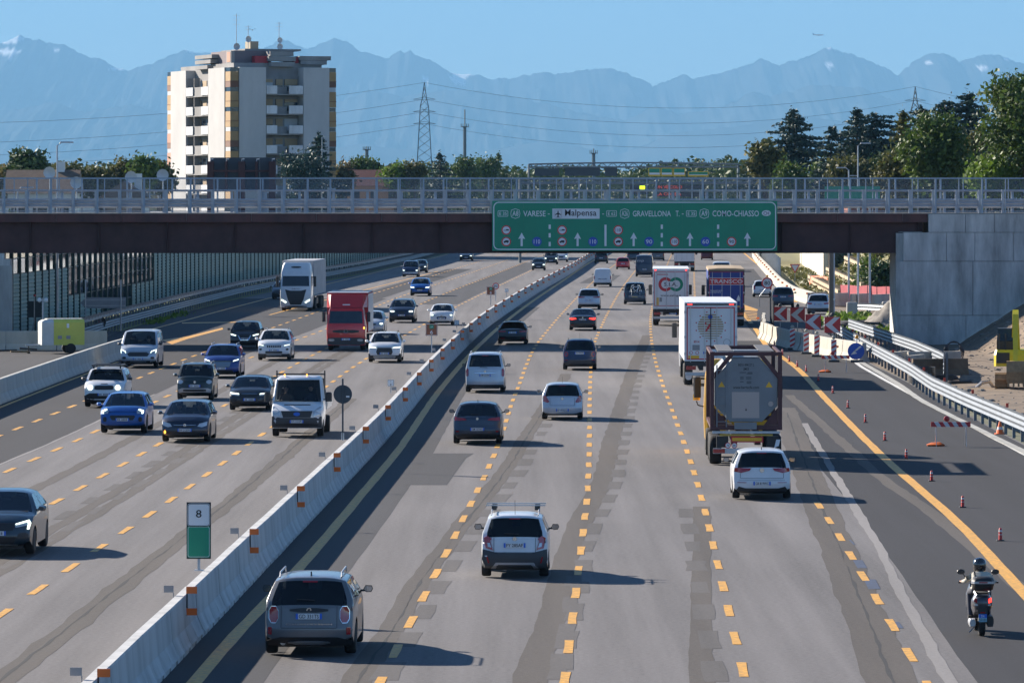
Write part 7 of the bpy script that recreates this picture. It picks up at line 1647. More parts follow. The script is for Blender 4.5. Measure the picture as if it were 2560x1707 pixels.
bm2 = block_mesh(4.0, 1.1, detail=False, m=C_CREAM); EB = [(395, 26.3), (445, 25.2), (490, 26.2), (533, 27.7), (600, 30.2), (684, 33.3), (760, 36.3), (830, 39.5)]
barrier_row(eb, lambda y: interp(EB, y), 428, 820, 4.0, bm2)
for i in range(20):
    y = 432 + i * 18; b = MB(); x = interp(EB, y) - .2; b.bb((x - .12, y - .02, .82), (x + .12, y, .98)); b.build('reflector', ORANGE, eb)
eb2 = thing('verge_barrier', 'short row of cream concrete blocks behind the grass near the abutment', 'barrier')
for i in range(4): inst('barrier_block', block_mesh(3.0, 1.1, detail=False, m=C_CREAM) if i == 0 else kids(eb2)[0].data, eb2, (25.6 + i * 1.6, 426 - i * 2.6, 0), R(-32))
# dark mesh fence on the works barrier
mf = thing('mesh_fence', 'dark wire mesh fence panel along the works barrier before the dark SUV', 'fence')
for i in range(4):
    a = Vector((17.2 + i * .32, 334 + i * 7.5, 0)); c = Vector((17.5 + i * .32, 341 + i * 7.5, 0))
    b = MB()
    for j in range(15): p = a.lerp(c, j / 14); b.tube([(p.x, p.y, .2), (p.x, p.y, 2.2)], .012, 3)
    for z in (.25, .7, 1.2, 1.7, 2.15): b.tube([(a.x, a.y, z), (c.x, c.y, z)], .014, 3)
    tag(b.build('mesh_panel', CLAD, mf), kind='stuff'); b = MB(); b.tube([(a.x, a.y, 0), (a.x, a.y, 2.3)], .035, 5); b.build('post', CLAD, mf)
gf = thing('post_fence', 'grey post fence along the far end of the exit barrier', 'fence')
for i in range(16):
    y = 545 + i * 12; x = interp(EB, y) + .6; b = MB(); b.bb((x - .09, y - .05, 0), (x + .09, y + .05, 2.6)); b.build('post', STEEL, gf)
    x2 = interp(EB, y + 12) + .6; b = MB(); b.add([(x, y, .4), (x2, y + 12, .4), (x2, y + 12, 2.3), (x, y, 2.3)], [(0, 1, 2, 3)]); b.build('mesh_panel', mesh_m, gf)
# chevrons
def chevron(label, px, py, Y, sz, lamp_=True):
    s_ = F / Y; x = (px - CX) / s_; z = H - (py - HY) / s_; r = thing('chevron_sign', label, 'sign', (x, Y, 0), 0, 'red and white chevron boards'); h_ = sz / 2
    b = MB(); b.bb((-h_, -.02, z - h_), (h_, .0, z + h_)); b.build('board', RW_R, r)
    k_ = sz * .02; rflat(r, [(-h_ + k_, z), (h_ * .25, z + h_ - k_), (h_ - k_, z + h_ - k_), (-h_ * .05, z), (h_ - k_, z - h_ + k_), (h_ * .25, z - h_ + k_)], -.021, 'white_arrow', RW_W, .004)
    bar(r, [(0, .04, 0), (0, .04, z + h_)], .03, 'pole', STEEL); b = MB(); b.box((0, .04, .04), (.5, .3, .08)); b.build('foot', TRIM, r)
    if lamp_: b = MB(); b.lathe([(.0, -.06), (.1, -.05), (.12, .0), (.1, .05), (.0, .06)], 12, 'Y', (0, .0, z + h_ + .13)); b.build('warning_lamp', CLAD, r)
chevron('leftmost and farthest of the four red and white chevron signs', 1950.5, 784.6, 336, .9); chevron('second red and white chevron sign from the left', 1994, 787, 320, .92); chevron('third chevron sign from the left with a white pole', 2033, 805, 303, .92); chevron('rightmost red and white chevron sign beside the blue arrow sign', 2081, 812, 295, .92)
def stripe_post(label, px, py, h_=1.12):
    p = gp(px, py); r = thing('striped_post', label, 'traffic post', (p.x, p.y, 0), 0, 'red and white striped posts'); w_ = .15
    b = MB(); b.bb((-w_, -.03, .12), (w_, .03, .12 + h_)); b.build('panel', RW_W, r)
    for i in range(4):
        z = .12 + h_ * (i + .1) / 4; hh = h_ / 8.5; sl_ = .16; rflat(r, [(-w_, z), (w_, min(.12 + h_, z + sl_)), (w_, min(.12 + h_, z + sl_ + hh)), (-w_, min(.12 + h_, z + hh))], -.031, 'red_stripe', RW_R, .003)
    b = MB(); b.cbox((0, 0, .06), (.62, .34, .11), .03); b.build('foot', TRIM, r); b = MB(); b.lathe([(.0, -.06), (.09, -.05), (.11, .0), (.09, .05), (.0, .06)], 12, 'Y', (0, 0, .12 + h_ + .12)); b.build('warning_lamp', mat('lamp_buff', (.35, .32, .26), .4), r)
stripe_post('striped post farthest left in front of the cream barrier', 1981, 874); stripe_post('second striped post from the left', 2016, 885); stripe_post('striped post under the third chevron sign', 2042, 892); stripe_post('striped post behind the barricade board', 2084.5, 905)
def barricade(label, px0, px1, ybase, w_=1.45, z=.8):
    p = gp((px0 + px1) / 2, ybase); r = thing('barricade', label, 'barricade', (p.x, p.y, 0)); n = 9
    for i in range(n):
        a = -w_/2 + w_ * i / n; c = a + w_ / n; m_ = (RW_R, RW_W)[i % 2]; b = MB(); b.prism([(a + (.06 if i else 0), z - .09), (c + (.06 if i < n - 1 else 0), z - .09), (c - (.06 if i < n - 1 else 0), z + .09), (a - (.06 if i else 0), z + .09)], lambda u, v, e: (u, e, v), -.015, .015); b.build('board_stripe', m_, r)
    for sx in (-.55, .55):
        for dy in (-.3, .3): bar(r, [(sx * w_ / 1.45, dy, 0), (sx * w_ / 1.45, .0, z - .1)], .014, 'leg', STEEL, 4)
    b = MB(); b.lathe([(.0, -.07), (.1, -.04), (.11, .0), (.1, .04), (.0, .07)], 12, 'Y', (-.15, 0, z + .2)); b.build('warning_lamp', mat('lamp_red', (.4, .02, .02), .3), r)
    sg_ = thing('sandbag', 'orange sandbag on the foot of the %s barricade' % ('near' if ybase > 1000 else 'far'), 'sandbag', (p.x - .55, p.y, 0)); b = MB(); b.loft([[(-.3, -.1, .0), (.3, -.1, 0), (.3, .12, 0), (-.3, .12, 0)], [(-.33, -.14, .06), (.33, -.14, .06), (.33, .15, .06), (-.33, .15, .06)], [(-.16, -.08, .13), (.16, -.08, .15), (.16, .1, .15), (-.16, .1, .13)]]); b.build('bag', mat('sandbag_orange', (.6, .14, .04), .7), sg_, smooth=60)
barricade('red and white barricade board near the blue arrow sign', 2055, 2123, 931); barricade('red and white barricade board on the right shoulder below the guardrail', 2327, 2427, 1115)
# blue arrow sign
p = gp(2140, 906); ar = thing('arrow_sign', 'round blue sign with a white diagonal arrow and amber lamp', 'sign', (p.x, p.y, 0)); r_ = .46; z = .62
b = MB(); b.lathe([(.0, -.02), (r_, -.02), (r_, .01), (.0, .01)], 28, 'Y', (0, 0, z)); b.build('disc', SBLUE, ar); rflat(ar, [( .30, z + .24), (.24, z + .31), (-.1, z + .03), (-.02, z + .12), (-.3, z - .2), (.06, z - .12), (-.04, z - .03)], -.022, 'white_arrow', RW_W, .004)
bar(ar, [(.05, .03, 0), (.05, .03, 1.3)], .025, 'pole', STEEL); b = MB(); b.lathe([(.0, 1.3), (.09, 1.33), (.1, 1.43), (.06, 1.5), (.0, 1.52)], 10, 'Z', (.05, .03, 0)); b.build('amber_lamp', mat('lamp_amber', (.7, .3, .02), .3), ar); b = MB(); b.cbox((.05, .1, .07), (.7, .5, .14), .04); b.build('foot', CLAD, ar)
# lane delineators, 14 of them
dm = MB(); dm.lathe([(.05, .03), (.042, .3), (.03, .34), (.0, .345)], 8); dme = dm.mesh('delineator_post', RW_R); db = MB(); db.cbox((0, 0, .015), (.2, .2, .03), .01); dbe = db.mesh('base', TRIM)
dw = [];
for z in (.08, .16, .24):
    q = MB(); q.lathe([(.0495 - z * .02, z), (.0475 - z * .02, z + .05)], 8); dw.append(q.mesh('white_band', RW_W))
for i, (x, y) in enumerate(((637, 70), (692, 128), (738, 175), (792, 210), (852, 242), (935, 305), (1033, 388), (1135, 487), (1252, 585), (1384, 707), (1529, 830), (1700, 980), (1910, 1158), (2165, 1383))):
    p = gp(1700 + x / 2.703, 840 + y / 2.703); r = thing('lane_delineator', 'small red delineator post with white bands, number %s of the row counted from the barrier' % ('first second third fourth fifth sixth seventh eighth ninth tenth eleventh twelfth thirteenth fourteenth'.split()[i]), 'delineator', (p.x, p.y, .004), 0, 'red lane delineators along the shoulder')
    inst('post', dme, r); inst('base', dbe, r)
    for q in dw: inst('white_band', q, r)
def cone(label, px, py):
    p = gp(px, py); r = thing('traffic_cone', label, 'traffic cone', (p.x, p.y, dz(p.x, p.y) if p.x > 19 else 0)); b = MB(); b.lathe([(.16, .03), (.03, .5), (.0, .5)], 12); b.build('cone', ORANGE, r); b = MB(); b.cbox((0, 0, .015), (.4, .4, .03), .01); b.build('base', ORANGE, r); b = MB(); b.lathe([(.122, .18), (.092, .28)], 12); b.build('white_band', RW_W, r)
cone('orange traffic cone behind the steel guardrail', 2403, 1000); cone('orange cone behind the nearest stretch of guardrail at far right', 2500, 1085)
# 80 sign, yield sign
def speed_sign(label, px, py, Y, r_, txt, base, amber=False, xb=0.0):
    s_ = F / Y; x = (px - CX) / s_; z = H - (py - HY) / s_; r = thing('speed_sign', label, 'sign', (x, Y, base)); z -= base
    b = MB(); b.lathe([(.0, -.012), (r_, -.012), (r_, .012), (.0, .012)], 28, 'Y', (0, 0, z)); b.build('disc', SRED, r); rflat(r, disc(0, z, r_ * .76, 26), -.013, 'white_face', mat('sign_bright', (.66, .66, .66), .5), .003); lettering(txt, 0, z, r_ * .72, -.016, SBLACK, r, width=r_ * 1.0)
    bar(r, [(xb, .05, 0), (xb, .05, z * .45), (0, .05, z - r_ * .6), (0, .05, z + r_ * .8)], .03, 'pole', STEEL)
    if amber: b = MB(); b.lathe([(.0, z + r_), (.1, z + r_ + .04), (.1, z + r_ + .16), (.0, z + r_ + .2)], 10); b.build('amber_lamp', mat('lamp_amber', (.7, .3, .02), .3), r)
speed_sign('round red-rimmed 80 speed limit sign on a bent pole at the exit', 1918, 707.5, 421, .47, '80', 0, True, -.62)
s_ = F / 500; ys = thing('yield_sign', 'red and white triangular give way sign by the orange netting', 'sign', ((1987.5 - CX) / s_, 500, 0)); z = H - (671 - HY) / s_
rflat(ys, [(-.52, z + .42), (.52, z + .42), (0, z - .5)], 0, 'triangle', SRED, .015); rflat(ys, [(-.36, z + .33), (.36, z + .33), (0, z - .31)], -.016, 'white_face', SWHITE, .003); bar(ys, [(0, .04, 0), (0, .04, z + .3)], .035, 'pole', STEEL)
# orange netting, retaining walls, crib terraces, red mesh
net_o = mat('netting_orange', (.6, .15, .06), .7); net_r = mat('mesh_red', (.42, .06, .08), .7, var=.2, scale=2)
on = thing('orange_netting', 'orange safety netting draped beside the exit barrier', 'netting'); P_a = [gp(1968, 694), gp(2000, 700), gp(2050, 712)]; b = MB(); vs = []
pts = [(30.4, 520), (31.2, 512), (32.0, 500), (32.6, 488), (33.0, 470)]
for i, (x, y) in enumerate(pts): vs += [(x, y, .1), (x + .2, y, 1.0 + .15 * math.sin(i * 2.1))]
b.add(vs, [(2 * i, 2 * i + 2, 2 * i + 3, 2 * i + 1) for i in range(4)]); b.build('net', net_o, on)
for x, y in pts: bar(on, [(x, y, 0), (x + .2, y, 1.3)], .03, 'stake', STEEL, 4)
rw = thing('retaining_wall', 'bright cream concrete retaining wall climbing behind the give way sign', 'wall'); pa, pb = Vector(hill(4.6, 700)), Vector(hill(4.4, 552)); n = 7; pa.z = pb.z = 0
WCREAM = concrete('wall_cream', (.58, .54, .46), .12)
for i in range(n):
    a, c = pa.lerp(pb, i / n), pa.lerp(pb, (i + 1) / n); hh = 5.6 - .25 * i if i < n - 1 else 3.9; b = MB(); b.add([(a.x, a.y, -.2), (c.x, c.y + .1, -.2), (c.x, c.y + .1, hh - (.9 if i == n - 1 else .2)), (a.x, a.y, hh), (a.x + .5, a.y, -.2), (c.x + .5, c.y + .1, -.2), (c.x + .5, c.y + .1, hh - (.9 if i == n - 1 else .2)), (a.x + .5, a.y, hh)], [(0, 1, 2, 3), (7, 6, 5, 4), (3, 2, 6, 7), (1, 5, 6, 2), (0, 3, 7, 4)]); b.build('wall_panel', WCREAM, rw)
TIMB = mat('crib_beam', (.45, .36, .24), .85, var=.2, scale=1.5)
cw = thing('crib_wall', 'stepped terraces of pale crib beams on the bank right of the cream wall', 'retaining wall')
for lv in range(5):
    pa, pb = (Vector(hill(2.2 + lv * 1.9, yy)) + Vector((0, 0, .1)) for yy in (532, 446 - lv * 2)); n = 16
    for i in range(n):
        a, c = pa.lerp(pb, i / n), pa.lerp(pb, (i + 1) / n)
        for zz in (0, .52): b = MB(); b.loft([[(a.x, a.y, a.z + zz), (a.x + .3, a.y, a.z + zz), (a.x + .3, a.y, a.z + zz + .3), (a.x, a.y, a.z + zz + .3)], [(c.x, c.y + .15, c.z + zz), (c.x + .3, c.y + .15, c.z + zz), (c.x + .3, c.y + .15, c.z + zz + .3), (c.x, c.y + .15, c.z + zz + .3)]]); b.build('beam', TIMB, cw)
        for f in (.2, .7): p = a.lerp(c, f); b = MB(); b.bb((p.x + .02, p.y - .12, p.z - .25), (p.x + .9, p.y + .12, p.z + .85)); b.build('tie', TIMB, cw)
rm_ = thing('red_mesh_fence', 'sagging red mesh fence behind the grass next to the abutment', 'fence'); vs = []; b = MB(); n = 8
pr = [Vector((27.9, 432, 0)).lerp(Vector((33.2, 419, 0)), i / n) for i in range(n + 1)]
for i, p in enumerate(pr): vs += [(p.x, p.y, .25), (p.x, p.y + .05, 1.0), (p.x, p.y, 1.62 + .06 * math.sin(i * 2.6))]
for i in range(n): b = MB(); b.add(vs[3 * i:3 * i + 6], [(0, 3, 4, 1), (1, 4, 5, 2)]); b.build('mesh_panel', net_r, rm_); bar(rm_, [vs[3 * i], (pr[i].x, pr[i].y, 1.75)], .03, 'stake', CLAD, 4)
hd = broadleaf('hedge_bush', 'dark green bush above the red mesh fence', 2205, 672, 440, 46, L_DARK, 2500, .18, 6, 50); hd['category'] = 'bush'
P_ = lobes_points([(*hill(4.5 + 1.1 * i, 448 + i * 13), 1.0, 1.4, .55) for i in range(7)], 2600, 14, .3)
tag(inst('bank_shrubs', leaf_mesh('bank_shrubs', P_, .2, L_GREEN)), 'scattered green shrubs on the terraced bank', 'shrubs', kind='stuff')
bb2 = thing('brick_building', 'red brick building with a grey sheeted base under the bridge at right', 'building', (42, 560, 3.0)); b = MB(); b.bb((-5, 0, 0), (7, 10, 5)); b.build('wall', mat('red_brick_wall', (.26, .09, .06), .85, var=.25, scale=2), bb2); b = MB(); b.bb((-5.3, -.3, 5.01), (7.3, 10.3, 5.3)); b.build('roof', TILE_R, bb2); bar(bb2, [(2, -.12, 0), (2, -.12, 5)], .1, 'downpipe', STEEL); b = MB(); b.bb((-4, -.9, -.5), (6, -.02, 2.2)); b.build('sheeting', mat('sheet_grey', (.25, .29, .3), .7, var=.2), bb2)
sc2 = thing('steel_column', 'brown-grey steel column standing alone behind the chevron signs', 'column', ((2078 - CX) * 360 / F, 360, 0)); b = MB(); b.bb((-.16, -.16, .05), (.16, .16, 8.4)); b.build('shaft', mat('column_brown', (.2, .16, .12), .7, var=.15), sc2); b = MB(); b.cbox((0, 0, .03), (.7, .7, .06), .01); b.build('base_plate', STEEL, sc2)
# blocks, gravel, hoses, pipes near the abutment
def cblock(label, x, y, w_, d_, h_, m=None, rz=0.0, z=0.0, nm='concrete_block'):
    r = thing(nm, label, 'block', (x, y, z), rz); b = MB(); b.cbox((0, 0, h_ / 2), (w_, d_, h_), .05); b.build('block_body', m or C_OLD, r); b = MB(); b.tube([(-.1, 0, h_ - .02), (-.1, 0, h_ + .08), (.1, 0, h_ + .08), (.1, 0, h_ - .02)], .015, 4); b.build('lifting_loop', STEEL, r)
cblock('grey concrete block on the grass at the lamp column foot', 25.7, 384, .8, .8, 1.15); cblock('small grey block with a dark box beside the gravel heap', 29.4, 398, .8, .8, .9); cblock('low pale block on the dirt before the gravel heap', 24.0, 341, .75, .6, .5, C_CREAM, .3)
gr_ = MB(); nn = 26
for j in range(nn):
    for i in range(nn): u, v = i / (nn - 1) * 2 - 1, j / (nn - 1) * 2 - 1; rr_ = math.hypot(u, v); gr_.v.append((u * 2.6, v * 3.2, max(0, 1 - rr_) ** .9 * 2.1 * (1 + .25 * noise.fractal((u * 3, v * 3, 2), 1, 2, 4)) - .1 + .08 * noise.noise((u * 9, v * 9, 1))))
gr_.f = [(j * nn + i, j * nn + i + 1, (j + 1) * nn + i + 1, (j + 1) * nn + i) for j in range(nn - 1) for i in range(nn - 1)]; gr_.m = [0] * len(gr_.f)
tag(gr_.build('gravel_heap', GRAVEL, None, 60, (26.2, 350, 0)), 'grey gravel heap at the abutment corner', 'gravel heap')
hs = MB()
for k_ in range(5): hs.tube([(22.0 + .5 * k_ + math.cos(a * .5) * (1.0 + .1 * k_), 349 + math.sin(a * .5) * 2.2, .12 + .1 * k_ + .06 * math.sin(a)) for a in range(13)], .09, 6)
tag(hs.build('black_hoses', TRIM, None, 50), 'tangle of black hoses lying on the grass behind the guardrail', 'hose')
guardrail('guardrail_section', 'short guardrail section between the grey block and the gravel heap', [Vector((26.3, 392, 0)), Vector((30.2, 384, 0))], 1.6, .45, .95, side=1, waves=2)
# loose barrier blocks with pipes beside the dirt
for i, (px, py, lb, rz) in enumerate(((2262, 905, 'cream barrier block lying farthest left beside the guardrail end', -20), (2298, 915, 'cream barrier block in the middle of the loose stack', -20), (2345, 905, 'cream barrier block rearmost of the loose stack by the abutment', -75), (2360, 925, 'brownish barrier block at the right of the loose stack', -75))):
    p = gp(px, py + 18); r = thing('loose_barrier_block', lb, 'barrier block', (p.x, p.y + 2.5, -.08), R(rz)); inst('block_body', block_mesh(3.0, .95, detail=False, m=C_CREAM if i < 3 else DIRT), r); b = MB(); b.bb((-.08, -1.58, .2), (.08, -1.5, .7)); b.build('end_slot', TRIM, r)
p = gp(2306, 958); pr_ = thing('pipe_ring', 'wide black plastic pipe ring standing on the dirt', 'pipe', (p.x, p.y + .4, -.1)); b = MB(); b.lathe([(.62, 0), (.66, .0), (.66, .9), (.62, .9), (.61, .3)], 22); b.build('ring_wall', mat('pipe_black', (.03, .032, .036), .45), pr_, smooth=40); b = MB(); b.lathe([(.665, .42), (.675, .43), (.675, .48), (.665, .49)], 22); b.build('rib_band', CLAD, pr_)
for lb, px, py, r0, n_, rx in (('coil of black cable lying flat on the dirt', 2357, 952, .9, 5, 0), ('coil of dark hose leaning on the loose blocks', 2385, 905, .55, 5, 75), ('flat black hose loops in front of the cable coil', 2400, 962, .7, 3, 0)):
    p = gp(px, py); r = thing('cable_coil', lb, 'cable coil', (p.x, p.y, .0 if rx == 0 else .5))
    for k_ in range(n_):
        q = r0 * (1 - .09 * k_); b = MB(); b.tube([(q * math.cos(a * .3142), q * math.sin(a * .3142) * (.55 if rx == 0 else .15), (.05 + .06 * k_) + (0 if rx == 0 else q * math.sin(a * .3142))) for a in range(21)], .035, 5, caps=False); b.build('cable_loop', TRIM if rx == 0 else CLAD, r)
p = gp(2455, 972); db_ = thing('hose_scrap', 'curved scrap of ribbed hose on the dirt before the excavator', 'hose', (p.x, p.y, -.05)); b = MB(); b.tube([(-.8, 0, .05), (-.3, 0, .1), (0, 0, .35), (.35, .05, .4), (.6, .1, .05)], .09, 7); b.build('hose_body', SILV, db_); b = MB(); b.tube([(-1.1, 0, .05), (-.82, 0, .05)], .05, 5); b.build('hose_end', RW_R, db_)
# excavator, cut by the right edge
YM = mat('excavator_yellow', (.62, .52, .02), .45, var=.12, scale=2); MUD = mat('excavator_mud', (.30, .20, .11), .9, var=.35, scale=3)
p = gp(2512, 976); ex = thing('excavator', 'yellow excavator with muddy tracks and bucket at the right edge', 'excavator', (p.x, p.y + 1.6, -.1), R(-6))
for sx in (0, 1.95):
    prof_ = [(-1.5, .25), (-1.25, .05), (1.25, .05), (1.5, .25), (1.5, .6), (1.25, .82), (-1.25, .82), (-1.5, .6)]; b = MB(); b.prism(prof_, lambda a, c, d_: (d_, a, c), sx - .3, sx + .3); b.build('track', MUD, ex)
    for k_ in range(10): b = MB(); b.box((sx, -1.2 + k_ * .27, .835), (.62, .09, .04)); b.build('track_shoe', MUD, ex)
    for k_ in range(4): b = MB(); b.box((sx, -1.52 + .0, .18 + k_ * .14), (.62, .05, .05)); b.build('track_shoe', MUD, ex)
b = MB(); b.cbox((.98, .2, 1.02), (1.0, 1.0, .35), .05); b.build('turntable', TRIM, ex)
b = MB(); b.loft([[(x, y, z) for x, y in ((-.25, -1.1), (2.3, -1.1), (2.4, -.9), (2.4, 1.6), (-.3, 1.6), (-.35, -.9))] for z in (1.22, 1.75)] + [[(x, y, 2.0) for x, y in ((-.2, -.95), (2.2, -.95), (2.3, -.8), (2.3, 1.5), (-.2, 1.5), (-.28, -.8))]]); b.build('house_body', YM, ex)
b = MB(); b.cbox((.08, -1.13, 1.62), (.62, .06, .5), .01); b.build('front_hatch', TRIM, ex); b = MB(); b.box((-.2, -1.12, 1.45), (.1, .05, .16)); b.build('lamp', HEAD, ex)
b = MB(); b.loft([[(x, y, z) for x, y in ((-.22, -.9), (.62, -.9), (.62, .6), (-.22, .6))] for z in (2.01, 2.4)] + [[(x, y, 3.0) for x, y in ((-.16, -.6), (.58, -.6), (.58, .5), (-.16, .5))]]); b.build('operator_cab', TRIM, ex); b = MB(); b.add([(-.2, -.92, 2.42), (.6, -.92, 2.42), (.56, -.64, 2.98), (-.14, -.64, 2.98)], [(0, 1, 2, 3)]); b.build('cab_window', DGLASS, ex)
for x in (-.1, .2): bar(ex, [(x, -.95, 2.0), (x, -.95, 2.75)], .035, 'hand_rail', TRIM)
b = MB(); b.loft([[(1.0, -.6, 1.6), (1.45, -.6, 1.6), (1.45, -.2, 1.6), (1.0, -.2, 1.6)], [(1.05, -.9, 2.8), (1.4, -.9, 2.8), (1.4, -.35, 2.8), (1.05, -.35, 2.8)], [(1.08, -1.7, 3.6), (1.36, -1.7, 3.6), (1.36, -1.3, 3.9), (1.08, -1.3, 3.9)]]); b.build('boom', YM, ex).location.x = -.55
b = MB(); b.loft([[(1.08, -1.75, 3.7), (1.36, -1.75, 3.7), (1.36, -1.4, 3.9), (1.08, -1.4, 3.9)], [(1.12, -2.1, 1.4), (1.32, -2.1, 1.4), (1.32, -1.85, 1.4), (1.12, -1.85, 1.4)]]); b.build('stick', YM, ex).location.x = -.55; bar(ex, [(1.22, -.9, 2.2), (1.22, -1.4, 3.5)], .06, 'hydraulic_ram', STEEL).location.x = -.55
b = MB(); b.loft([[(.8, -2.3, 1.5), (1.7, -2.3, 1.5), (1.7, -1.85, 1.5), (.8, -1.85, 1.5)], [(.8, -2.45, 1.0), (1.7, -2.45, 1.0), (1.7, -1.75, 1.0), (.8, -1.75, 1.0)], [(.8, -2.35, .5), (1.7, -2.35, .5), (1.7, -1.9, .45), (.8, -1.9, .45)]]); b.build('bucket', MUD, ex).location.x = -.55
for k_ in range(4): b = MB(); b.box((.9 + k_ * .235, -2.36, .42), (.09, .05, .22)); b.build('bucket_tooth', MUD, ex).location.x = -.55
# ---------------------------------------------------------------- signs on the median
def med_y(py, h_=1.02): return F * (H - h_) / (py - HY)
def on_median(name, label, px, py):
    Y = med_y(py); return thing(name, label, 'sign', ((px - CX) * Y / F, Y, 1.02)), F / Y
r, s_ = on_median('kilometre_sign', 'tall marker sign with a white field reading 8 above a green field', 497, 1426)
b = MB(); b.bb((-.265, -.02, .26), (.265, .0, 1.49)); b.build('sign_board', SBLACK, r)
rflat(r, rrect(0, 1.215, .245, .25, .06), -.021, 'white_field', SWHITE, .004); ring(rrect(0, 1.215, .235, .24, .05), rrect(0, 1.215, .225, .23, .045), -.026, 'black_outline', SBLACK, r); lettering('8', 0, 1.24, .17, -.026, SBLACK, r, width=.125); rflat(r, rrect(0, .63, .25, .345, .05), -.021, 'green_field', GREEN, .004); ring(rrect(0, .63, .235, .33, .045), rrect(0, .63, .227, .322, .04), -.026, 'white_outline', SWHITE, r)
bar(r, [(0, .03, 0), (0, .03, 1.3)], .03, 'post', STEEL); b = MB(); b.cbox((0, .03, .01), (.2, .16, .02), .005); b.build('base_plate', STEEL, r)
r, s_ = on_median('round_sign', 'dark back of a round sign on a tall post on the median', 857, 1100); z = 1.53
b = MB(); b.lathe([(.0, -.012), (.31, -.012), (.31, .012), (.0, .012)], 26, 'Y', (0, 0, z)); b.build('disc', DKSTEEL, r); bar(r, [(0, -.04, 0), (0, -.04, 2.05)], .03, 'post', DKSTEEL); b = MB(); b.bb((.11, -.02, z - .1), (.22, -.013, z - .05)); b.build('maker_plate', SWHITE, r); b = MB(); b.bb((-.045, -.06, 0), (.045, -.02, .25)); b.build('post_foot', STEEL, r)
BRWN = mat('sign_brown', (.25, .085, .04), .5)
for px, py, sz, lb in ((1079, 881, .62, 'brown square sign reading 6 on the median'), (1227, 763, .62, 'farther brown square sign reading 6 beside the 90 roundel')):
    r, s_ = on_median('exit_sign', lb, px, py); z = (py - (824 if px < 1100 else 727)) / s_
    b = MB(); b.bb((-sz/2, -.02, z - sz/2), (sz/2, 0, z + sz/2)); b.build('sign_board', BRWN, r); ring(rrect(0, z, sz/2 - .02, sz/2 - .02, .04), rrect(0, z, sz/2 - .035, sz/2 - .035, .03), -.021, 'outline', SWHITE, r); lettering('6', 0, z - .13, .2, -.022, SWHITE, r, width=.15); rflat(r, rrect(0, z + .15, .11, .1, .04), -.021, 'green_shield', GREEN, .004); lettering('A4', 0, z + .15, .08, -.026, SWHITE, r, width=.12); bar(r, [(0, .03, 0), (0, .03, z)], .03, 'post', STEEL)
for px, py, ys, sz, lb in ((977, 982.6, 957, .27, 'small white sign on the median right of the round sign back'), (1142, 820, 806, .3, 'small white sign on the median near the white hatchback'), (1266.6, 742, 726, .3, 'small white sign on the median beyond the brown sign')):
    r, s_ = on_median('hectometre_sign', lb, px, py); z = (py - ys) / s_; b = MB(); b.bb((-sz/2, -.015, z - sz/2), (sz/2, 0, z + sz/2)); b.build('sign_board', SWHITE, r); ring(rrect(0, z, sz/2 - .01, sz/2 - .01, .02), rrect(0, z, sz/2 - .02, sz/2 - .02, .015), -.016, 'outline', SBLACK, r); lettering('8', 0, z - .06, .07, -.017, SBLACK, r, width=.05); lettering('I', 0, z + .06, .06, -.017, SBLACK, r, width=.01); bar(r, [(0, .02, 0), (0, .02, z)], .02, 'post', STEEL)
speed_sign('round red-rimmed 90 sign on the median beside the farther brown sign', 1239.5, 715.5, 394, .26, '90', 1.02)
# ---------------------------------------------------------------- yard on the left: trailer, sign backs
YT = mat('trailer_yellow', (.55, .55, .10), .6, var=.12, scale=1); TW = mat('trailer_grey_white', (.5, .52, .5), .6, var=.15, scale=1)
p = gp(150, 884); tr = thing('box_trailer', 'small box trailer with white front and yellow side parked behind the barrier', 'trailer', (p.x, p.y + .8, 0), R(14))
def tloop(x, k_=1.0): return [(x, -.75, .5), (x, .75, .5), (x, .78, 1.8), (x, .62, 1.98 * k_), (x, -.62, 1.98 * k_), (x, -.78, 1.8)]
b = MB(); b.loft([tloop(x) for x in (-.55, 1.25)]); b.build('yellow_body', YT, tr, smooth=30); b = MB(); b.loft([tloop(-1.25, .93), tloop(-1.05, .99), tloop(-.556)]); b.build('white_nose', TW, tr, smooth=30)
b = MB(); b.bb((-.9, -.5, 1.985), (1.2, .5, 2.03)); b.build('roof_hatch', TW, tr)
for sg in (-1, 1): put_wheel(tr, 0, 0, .3, .2).location = (.45, sg * .72, .3); 
for w_ in kids(tr):
    if w_.name.startswith('wheel'): w_.rotation_euler.z = R(90)
b = MB(); b.tube([(-1.25, 0, .5), (-2.1, 0, .48)], .05, 6); b.build('drawbar', STEEL, tr); b = MB(); b.tube([(-1.9, .1, .48), (-1.9, .1, .05)], .03, 6); b.lathe([(.08, .0), (.1, .05), (.08, .1)], 10, 'Z', (-1.9, .1, 0)); b.build('jockey_wheel', RUBBER, tr)
for x in (-.2, .3): b = MB(); b.bb((x - .12, -.80, .85), (x + .12, -.781, 1.05)); b.build('vent', GREYP, tr)
b = MB(); b.bb((.2, -.80, 1.5), (.34, -.781, 1.75)); b.build('label', SWHITE, tr)
def yard_sign(name, label, px, ybase, parts, Y=None):
    p = gp(px, ybase); return thing(name, label, 'sign', (p.x, p.y, 0)), F / p.y
r, s_ = yard_sign('arrow_board', 'grey back of an arrow-shaped direction sign on two tall posts', 258, 828, None); z = (828 - 757) / s_
rflat(r, [(-1.6, z), (-1.05, z + .37), (1.55, z + .37), (1.55, z - .37), (-1.05, z - .37)], 0, 'sign_board', mat('sign_back_grey', (.28, .31, .34), .5, .3, var=.1), .03)
for x in (-1.2, 1.2): bar(r, [(x, -.08, 0), (x, -.08, 3.5)], .05, 'post', STEEL); 
for dz_ in (-.2, .2): b = MB(); b.bb((-1.4, -.06, z + dz_ - .04), (1.5, -.031, z + dz_ + .04)); b.build('stiffener', STEEL, r)
